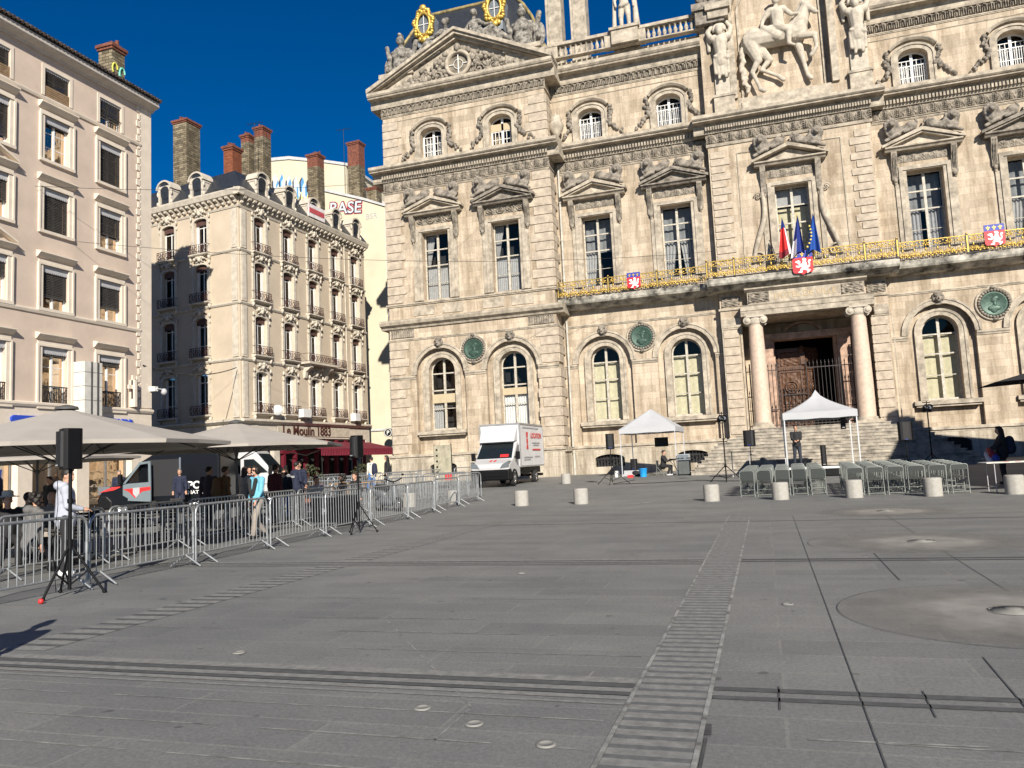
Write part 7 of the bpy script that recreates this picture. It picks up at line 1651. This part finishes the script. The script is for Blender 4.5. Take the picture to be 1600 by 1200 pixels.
# vans
def van(name, lab, loc, rz, paint, W=1.95, L_=5.4, H=2.52):
    t = thing(name, loc, rz, lab, 'van'); y0 = -L_/2; y1 = L_/2
    cab(t, paint, W, [(y0, .4), (y0-.04, .9), (y0+.08, 1.08), (y0+.8, 1.32), (y0+1.7, H-.32), (y0+2.2, H-.04), (y0+2.6, H), (y1-.2, H), (y1, H-.12), (y1, .4)], (y0+.8, 1.32, y0+1.65, H-.38), 0, .38, BLACK if paint is BLACKP else WHITEP, y0)
    for x in (-W/2+.12, W/2-.12):
        for y in (y0+.95, y1-1.1): wheel(t, x, y, .36)
    m = MB(); m.box(-W/2+.1, W/2-.1, y0+.4, y1-.1, .25, .42); m.build('underbody', BLACK, t); return t, y0, y1
PV, y0, y1 = van('police_van', 'black police van with a grey front door and red stripe, side door open', (*at(262, 33.6)[:2], gz(26)), rad(-73), BLACKP, 1.95, 5.0)
m = MB(); panel(m, [(y0+2.0, .75), (y0+3.35, .75), (y0+3.35, 2.25), (y0+2.0, 2.25)], .975); m.build('door_opening', DARKROOM, PV); m = MB(); m.box(.98, 1.02, y0+3.33, y0+3.4, .6, 2.3); m.build('door_edge', CHROME, PV)
dg = MB(Matrix.Translation((.98, y0+1.0, 0)) @ Matrix.Rotation(rad(-14), 4, 'Z') @ Matrix.Translation((-.98, -y0-1.0, 0)))
DGm = mat('van_door_grey', (.17, .21, .23), .35, var=.04); a = y0+1.0
dg.prism([(a+.0, 1.28), (a+.25, 1.32), (a+.25, .72), (a, .85)], .975, 1.02, 0); dg.prism([(a+.25, .62), (a+1.35, .55), (a+1.35, 1.35), (a+.25, 1.32)], .975, 1.02, 0); dg.prism([(a+1.25, 1.35), (a+1.35, 1.35), (a+1.33, 2.2), (a+1.23, 2.1)], .975, 1.02, 0); dg.prism([(a+.0, 1.32), (a+.12, 1.32), (a+.85, 2.08), (a+1.3, 2.12), (a+1.32, 2.2), (a+.8, 2.18)], .975, 1.02, 0); DR = dg.build('front_door', DGm, PV)
q = MB(dg.M); q.add([(1.0, a+.12, 1.35), (1.0, a+1.25, 1.36), (1.0, a+1.23, 2.1), (1.0, a+.85, 2.06)], [(0, 1, 2, 3)]); q.build('door_glass', GLASS, DR)
q = MB(dg.M); q.prism([(a+.02, 1.1), (a+1.34, 1.16), (a+1.34, 1.02), (a+.95, .98), (a+.6, .72), (a+.3, .98)], 1.021, 1.026, 0); q.mi = 1; q.prism([(a+.5, 1.14), (a+.82, 1.15), (a+.82, .9), (a+.66, .74), (a+.5, .9)], 1.027, 1.03, 0); q.build('door_stripe', [REDP, GREYP], DR)
q = MB(); panel(q, [(y0-.02, 1.0), (y0+.5, 1.2), (y0+.95, 1.22), (y0+.6, 1.08)], .977); panel(q, [(y0-.02, 1.0), (y0+.5, 1.2), (y0+.95, 1.22), (y0+.6, 1.08)], -.983); q.build('bonnet_stripe', REDP, PV)
VSX = lambda y, z: Matrix.Translation((.979, y, z)) @ Matrix.Rotation(pi/2, 4, 'Z') @ TXF
text('POLICE', .42, FRAMEWW, PV, VSX(y0+4.35, 1.0), 'lettering', .002, .012); text('NATIONALE', .2, FRAMEWW, PV, VSX(y0+4.3, .78), 'lettering', .002, .004, xs=1.15)
WV, y0, y1 = van('white_van', 'white van parked behind the police van, facing right', (*at(372, 36.5)[:2], gz(31)), rad(107), WHITEP, 1.95, 5.4, 2.72)
q = MB(); 
for yy0, yy1 in ((y0+2.35, y0+3.9), (y0+4.0, y0+5.2)): panel(q, [(yy0, 1.4), (yy1, 1.4), (yy1, 2.1), (yy0, 2.1)], -.982)
panel(q, [(y0+1.1, 1.42), (y0+2.2, 1.4), (y0+2.2, 2.05), (y0+1.75, 2.05)], -.982); q.build('side_window', DKG, WV); q = MB(); panel(q, [(y1-.6, .8), (y1-.1, .8), (y1-.1, 2.2), (y1-.6, 2.2)], -.983); q.build('blue_panel', BLUEP, WV)
person(at(182, 35.6), rad(60), 'officer with short grey hair beside the nose of the police van', 'stand', 'navy', 'navy', hair='grey', h=1.06)
person(at(277, 32.0), rad(30), 'officer standing at the open side door of the police van', 'stand', 'navy', 'navy', hair='grey', h=1.02)
# ---------------------------------------------------------------- terrace tables and chairs
TB = thing('cafe_table', (0, 0, 0), 0, 'x', 'table'); m = MB(); m.lathe((0, 0, 0), [(0, .72), (.36, .72), (.37, .735), (.36, .75), (0, .75)], 24); m.build('table_top', mat('dark_table_top', (.06, .05, .045), .4), TB); m = MB(); m.cyl((0, 0), .03, .03, .72, 8)
for k in range(4): a = pi/4+k*pi/2; m.tube([(0, 0, .12), (.3*cos(a), .3*sin(a), .02)], .018, 5)
m.build('pedestal', IRON, TB); TT = tree_of(TB)
CC = thing('cafe_chair', (0, 0, 0), 0, 'x', 'chair'); CBm = mat('dark_woven_seat', (.04, .035, .03), .8, var=.3, scale=30); m = MB(); m.box(-.22, .22, -.22, .22, .43, .46); m.build('seat', CBm, CC, bevel=.01); m = MB()
for k in range(5): m.box(-.2, .2, .2+.01*k, .215+.01*k, .52+k*.075, .57+k*.075)
m.build('backrest', CBm, CC); al_ = mat('cafe_chair_tube', (.16, .155, .15), .4, metal=.6)
for sx in (-1, 1): m = MB(); m.tube([(sx*.2, -.22, 0), (sx*.2, -.2, .45)], .012, 6); m.build('leg', al_, CC); m = MB(); m.tube([(sx*.2, .26, 0), (sx*.2, .2, .45), (sx*.2, .26, .88)], .012, 6); m.tube([(sx*.2, -.2, .45), (sx*.22, -.18, .66), (sx*.21, .2, .68)], .011, 6); m.build('leg', al_, CC)
CT = tree_of(CC); rg = random.Random(21); nt_ = 0
spots = [(-13.6, 9.2), (-13.5, 12.9), (-15.6, 10.9), (-15.7, 14.2), (-13.9, 15.6), (-17.9, 12.4), (-18.0, 16.2), (-15.9, 17.9), (-14.6, 20.4), (-17.6, 20.3), (-14.0, 22.7), (-16.6, 23.6)]
POS = ['at the far left of the terrace', 'by the seated people under the largest parasol', 'behind the man in the sweatshirt', 'under the middle of the largest parasol', 'behind the second row of barriers', 'deep in the shade on the left', 'nearest the police van', 'beside the parasol pole', 'next to the maroon jumper', 'closest to the police van side door', 'by the man in the pale shirt', 'at the right end of the terrace']
for k, (x, y) in enumerate(spots):
    if k == 0: TB.location = (x, y, gz(y)); tag(TB, 'small round cafe table '+POS[k], None, 'round terrace tables')
    else: dup(TB, TT, (x, y, gz(y)), 0, 'small round cafe table '+POS[k], 'round terrace tables')
    for j in range(3):
        a = rg.uniform(0, .8)+j*2.1; cx_, cy_ = x+.72*cos(a), y+.72*sin(a); lab = '%s woven cafe chair at the table %s' % (ORD[j], POS[k].replace('at the ', 'near the '))
        if k == 0 and j == 0: CC.location = (cx_, cy_, gz(y)); CC.rotation_euler = (0, 0, a-pi/2); tag(CC, lab, None, 'woven terrace chairs')
        else: dup(CC, CT, (cx_, cy_, gz(y)), a-pi/2, lab, 'woven terrace chairs')
# white pier and menu stand near the terrace, black case, odds and ends
m = MB(); m.box(-.55, .55, -.4, .4, .12, .82); m.mi = 1
for x in (-.55, .55):
    for z in (.12, .82): m.box(x-.02, x+.02, -.42, .42, z-.02, z+.02)
for x in (-.4, .4):
    for y in (-.3, .3): m.cyl((x, y), .05, 0, .1, 8)
tag(top(m.build('road_case', [BLACK, CHROME]), (-11.35, 19.3, 0), rad(80)), 'black road case on castors behind the barriers', 'case')
# motor scooter behind the barriers
SC = thing('motor_scooter', (*at(602, 27)[:2], gz(25)), rad(60), 'parked scooter whose handlebars show above the barriers', 'scooter'); m = MB(); m.cap((0, .3, .55), (0, .75, .62), .17, .15); m.cap((0, -.1, .3), (0, .35, .35), .14, .18); m.cap((0, -.35, .35), (0, -.3, .85), .13, .1); m.remesh('body', mat('scooter_paint', (.12, .13, .14), .4), SC, .025, 2)
m = MB(); m.tube([(-.34, -.28, 1.1), (-.1, -.25, 1.0), (.1, -.25, 1.0), (.34, -.28, 1.1)], .022, 6); m.tube([(0, -.25, 1.0), (0, -.45, .3)], .03, 6); m.ell((.36, -.3, 1.22), (.06, .02, .04)); m.ell((-.36, -.3, 1.22), (.06, .02, .04)); m.build('handlebar', BLACK, SC); m = MB(); m.cap((0, .15, .78), (0, .75, .82), .12, .1); m.build('saddle', BLACK, SC); wheel(SC, .0, -.5, .24, .1); wheel(SC, .0, .65, .24, .1)
# musician's corner in the left tent
m = MB(); m.box(-.55, .55, -.17, .17, .78, .86); m.mi = 1; m.box(-.5, .5, -.15, .0, .86, .87); KB = m.build('keyboard', [BLACK, FRAMEWW]); tag(top(KB, (-4.25, 41.1, gz(41)), rad(80)), 'black keyboard in front of the seated musician', 'keyboard')
m = MB(); m.tube([(-.3, -.2, 0), (.3, .2, .76)], .015, 5); m.tube([(.3, -.2, 0), (-.3, .2, .76)], .015, 5); tag(top(m.build('keyboard_stand', IRON), (-4.25, 41.1, gz(41)), rad(80)), 'crossed stand under the keyboard', 'stand')
m = MB(); m.box(-.3, .3, -.25, .25, 0, .75); m.mi = 1; m.box(-.27, .27, -.27, -.25, .05, .7); tag(top(m.build('amplifier', [BLACK, mat('amp_cloth', (.09, .1, .1), .8)]), (-3.75, 40.7, gz(41))), 'dark amplifier cabinet right of the musician', 'amplifier')
m = MB(); m.box(-.3, .3, -.25, .25, 0, .07); m.box(-.3, .3, -.25, .25, .12, .3); m.mi = 1; m.box(-.28, .28, -.27, -.25, .14, .28); m.box(-.3, .3, -.26, -.25, .0, .07); tag(top(m.build('mixing_rack', [GREYP, CHROME]), (-3.75, 40.7, gz(41)+.76)), 'grey rack of sound equipment on the amplifier', 'rack')
m = MB(); m.lathe((0, 0, 0), [(.17, 0), (.21, .42), (.23, .44), (.2, .44), (.16, .05)], 20); tag(top(m.build('blue_bin', mat('bright_blue_plastic', (.02, .32, .75), .4)), (-5.95, 40.5, gz(40.5))), 'bright blue bin on the ground in the left tent', 'bin')
m = MB(); m.box(-.14, .14, -.1, .1, 0, .14); tag(top(m.build('toolbox', REDP), (-6.6, 40.2, gz(40))), 'small red box at the foot of the left tent leg', 'box')
m = MB(); m.cyl((0, 0), .12, 0, .34, 14); tag(top(m.build('bucket', FRAMEWW), (-7.6, 41.6, gz(41))), 'white bucket against the wall left of the tent', 'bucket')
m = MB(); m.box(-.45, .45, -.25, .25, 0, .12); m.box(-.4, .4, -.22, .22, .12, .3); tag(top(m.build('equipment_crate', GREYP), (-6.9, 42.6, gz(42))), 'low grey crate stack at the back of the left tent', 'crate')
speaker(-6.8, 43.0, .3, rad(170), .4, .3, .6, 'dark loudspeaker on the crates inside the left tent'); speaker(-5.2, 43.3, 1.5, rad(180), .75, .2, .5, 'dark flight box hung at the back of the left tent')
m = MB(); 
for k in range(12): m.ell((.3*cos(k*2.4)*rg.random(), .2*sin(k*2.4), .12+.1*rg.random()), (.2, .15, .13))
tag(top(m.remesh('coat_heap', CL['black'], None, .04, 2), (-6.3, 41.6, gz(41))), 'heap of black bags beside the blue bin', 'bags')
FCk = dup(FC, FT_, (-5.05, 41.2, gz(41)), rad(-100), 'folding chair under the musician', None)
m = MB(); m.cap((0, 0, .15), (0, .05, .65), .16, .12); m.ell((.25, -.05, .75), (.2, .14, .12)); m.ell((.42, -.08, .45), (.09, .06, .2)); tag(top(m.remesh('covered_drum_case', CL['black'], None, .03, 2), (-3.0, 41.6, gz(41))), 'black covered bundle with a pale bag, right of the left tent', 'bundle')
# trestle by the steps, white leaflet table at the right
def trestle(x, y, rz, L_, lab, mt, zt=.75, leaf=False):
    t = thing('folding_table', (x, y, gz(y)), rz, lab, 'table'); m = MB(); m.box(-L_/2, L_/2, -.35, .35, zt-.03, zt); 
    if leaf:
        m.mi = 1
        for k in range(9): m.prism([(-L_/2+.4+k*.3, -.36), (-L_/2+.55+k*.3, -.36), (-L_/2+.62+k*.3, -.25), (-L_/2+.47+k*.3, -.25)], zt, zt+.004, 2)
    m.build('table_top', [mt, REDP], t)
    for s in (-1, 1): m = MB(); m.tube([(s*(L_/2-.2), -.3, 0), (s*(L_/2-.2), -.3, zt-.03)], .014, 5); m.tube([(s*(L_/2-.2), .3, 0), (s*(L_/2-.2), .3, zt-.03)], .014, 5); m.tube([(s*(L_/2-.2), -.3, .15), (s*(L_/2-.2), .3, .15)], .012, 5); m.build('leg', GREYP, t)
trestle(-1.1, 38.6, 0, 1.2, 'narrow black folding table at the foot of the steps', BLACK, 1.2)
trestle(6.9, 24.9, rad(5), 2.4, 'pale folding table with red print at the right edge', mat('pale_table_cover', (.66, .64, .58), .7), .82, True)
# sign panels left of the truck
m = MB(); m.box(-.5, .5, -.04, .04, .5, 2.3)
m.mi = 1
for k in range(5): m.box(-.38, -.28, -.05, -.04, .8+k*.3, .9+k*.3)
m.tube([(-.5, 0, 0), (-.5, 0, 2.35)], .03, 6); m.tube([(.5, 0, 0), (.5, 0, 2.35)], .03, 6); m.mi = 2; m.box(.1, .5, -.06, -.04, .45, .75); tag(top(m.build('notice_panel', [mat('aged_notice', (.40, .37, .27), .7, var=.2), BLACK, REDP]), (-16.2, 38.5, gz(38)), rad(-4)), 'tall weathered notice panel left of the truck', 'notice panel')
# cables on the ground
def gcable(pts, lab):
    m = MB(); P = [Vector(p) for p in pts]; Q = []
    for a, b in zip(P[:-1], P[1:]):
        for k in range(8): q = a.lerp(b, k/8); Q.append((q.x, q.y+.05*sin(k+q.x*2), gz(q.y)+.012))
    m.tube(Q, .014, 5); tag(m.build('ground_cable', BLACK), lab, 'cable')
gcable([(-6.8, 36.2, 0), (-5, 36.0, 0), (-3, 36.6, 0), (-1.6, 35.4, 0), (-.8, 34.6, 0)], 'black cable lying between the tripod stands'); gcable([(-6.3, 39.6, 0), (-6.6, 37.6, 0), (-6.9, 36.6, 0)], 'black cable from the left tent to a loudspeaker')
# menu board and pillar lights of the bistro
m = MB(); m.box(-.3, .3, -.03, .03, .1, 1.9); m.mi = 1; m.box(-.24, .24, -.035, -.03, 1.2, 1.8); tag(top(m.build('menu_board', [mat('teal_dark_board', (.03, .05, .055), .5), mat('menu_green', (.05, .14, .06), .6, var=.4, scale=30)]), (*at(416, 38)[:2], gz(33)), rad(-10)), 'tall dark menu board by the bistro front', 'menu board')
m = MB(); 
for k in range(5): m.box(-1.0+k*.5, -.6+k*.5, -.3, .3, .70, .74)
for k in range(9): m.cyl((-.9+k*.25, 0), .02, 0, .72, 6)
tag(top(m.build('long_wooden_table', mat('honey_wood', (.35, .2, .07), .5, var=.2)), (*at(545, 36)[:2], gz(33)), rad(15)), 'long honey-coloured terrace table under the awning', 'table')
for k, (px, d, lab) in enumerate([(478, 33, 'left potted shrub beside the bistro entrance'), (560, 44, 'right potted shrub beside the bistro, near the pale wall')]):
    t = thing('potted_shrub', (*at(px, d)[:2], gz(32)), 0, lab, 'plant', 'potted shrubs'); m = MB(); m.lathe((0, 0, 0), [(.22, 0), (.28, .45), (.3, .5), (.25, .5), (.24, .4)], 16); m.build('pot', mat('terracotta_pot', (.25, .1, .06), .8), t); m = MB()
    for q in range(260): a, b_ = rg.uniform(0, 2*pi), rg.uniform(0, 1); r_ = .45*sqrt(rg.random())*(.4+sin(pi*b_)); c0 = Vector((r_*cos(a), r_*sin(a), .55+1.1*b_)); d1 = Vector((rg.uniform(-1, 1), rg.uniform(-1, 1), rg.uniform(-.5, 1))).normalized()*.07; d2 = d1.orthogonal().normalized()*.03; m.add([c0-d1, c0+d2, c0+d1, c0-d2], [(0, 1, 2, 3)])
    m.build('foliage', mat('olive_leaf', (.07, .08, .03), .7, var=.4, scale=8), t); m = MB(); m.cyl((0, 0), .025, .4, 1.3, 6); m.build('stem', WOODD, t)
# ---------------------------------------------------------------- unseen walls and peak added on the right, shaped to shade the facade foot
SB = thing('shade_wall', (24, 34, 0), 0, 'unseen thin stone wall with sloping end, added right of view to shade the facade', 'building'); m = MB(); m.box(-9.8, -8.5, -23, 3, 0, 10.4); m.prism([(3, 0), (15, 0), (15, 1.6), (3, 9.3)], -9.8, -8.5, 0); m.box(-8.5, 10, -23, 15, 0, 1.4); m.build('wall', STONE, SB); m = MB(); m.prism([(-.6, 10.4), (2.0, 10.4), (1.4, 11.4), (.3, 11.8)], -9.7, -8.6, 0); m.build('shadow_peak', TRIM, SB)

# the two tents stand close to the steps and the wall: set each group of things in its place
for o in [q for q in bpy.data.objects if q.parent is None and q.get('category')]:
    x, y, z = o.location; c = o['category']
    if c in ('barrier', 'bollard', 'building', 'notice panel', 'truck', 'cable', 'chimney') : continue
    if -8.2 < x < -2.8 and 40 < y < 44.5: k = 1.05; o.location = (x-.42, y+2.5, gz(y+2.5)+(z-gz(y))*k); o.scale = tuple(v*(1.0 if c == 'person' else k) for v in o.scale)
    elif .5 < x < 4 and 31.5 < y < 35.2 and c in ('tent', 'stage', 'person', 'loudspeaker'): k = 1.12; o.location = (2.12+.28+(x-2.12)*k, 33.9+4.3+(y-33.9)*k, gz(38.2)+(z-gz(y))*k); o.scale = tuple(v*(1.03 if c == 'person' else k) for v in o.scale)
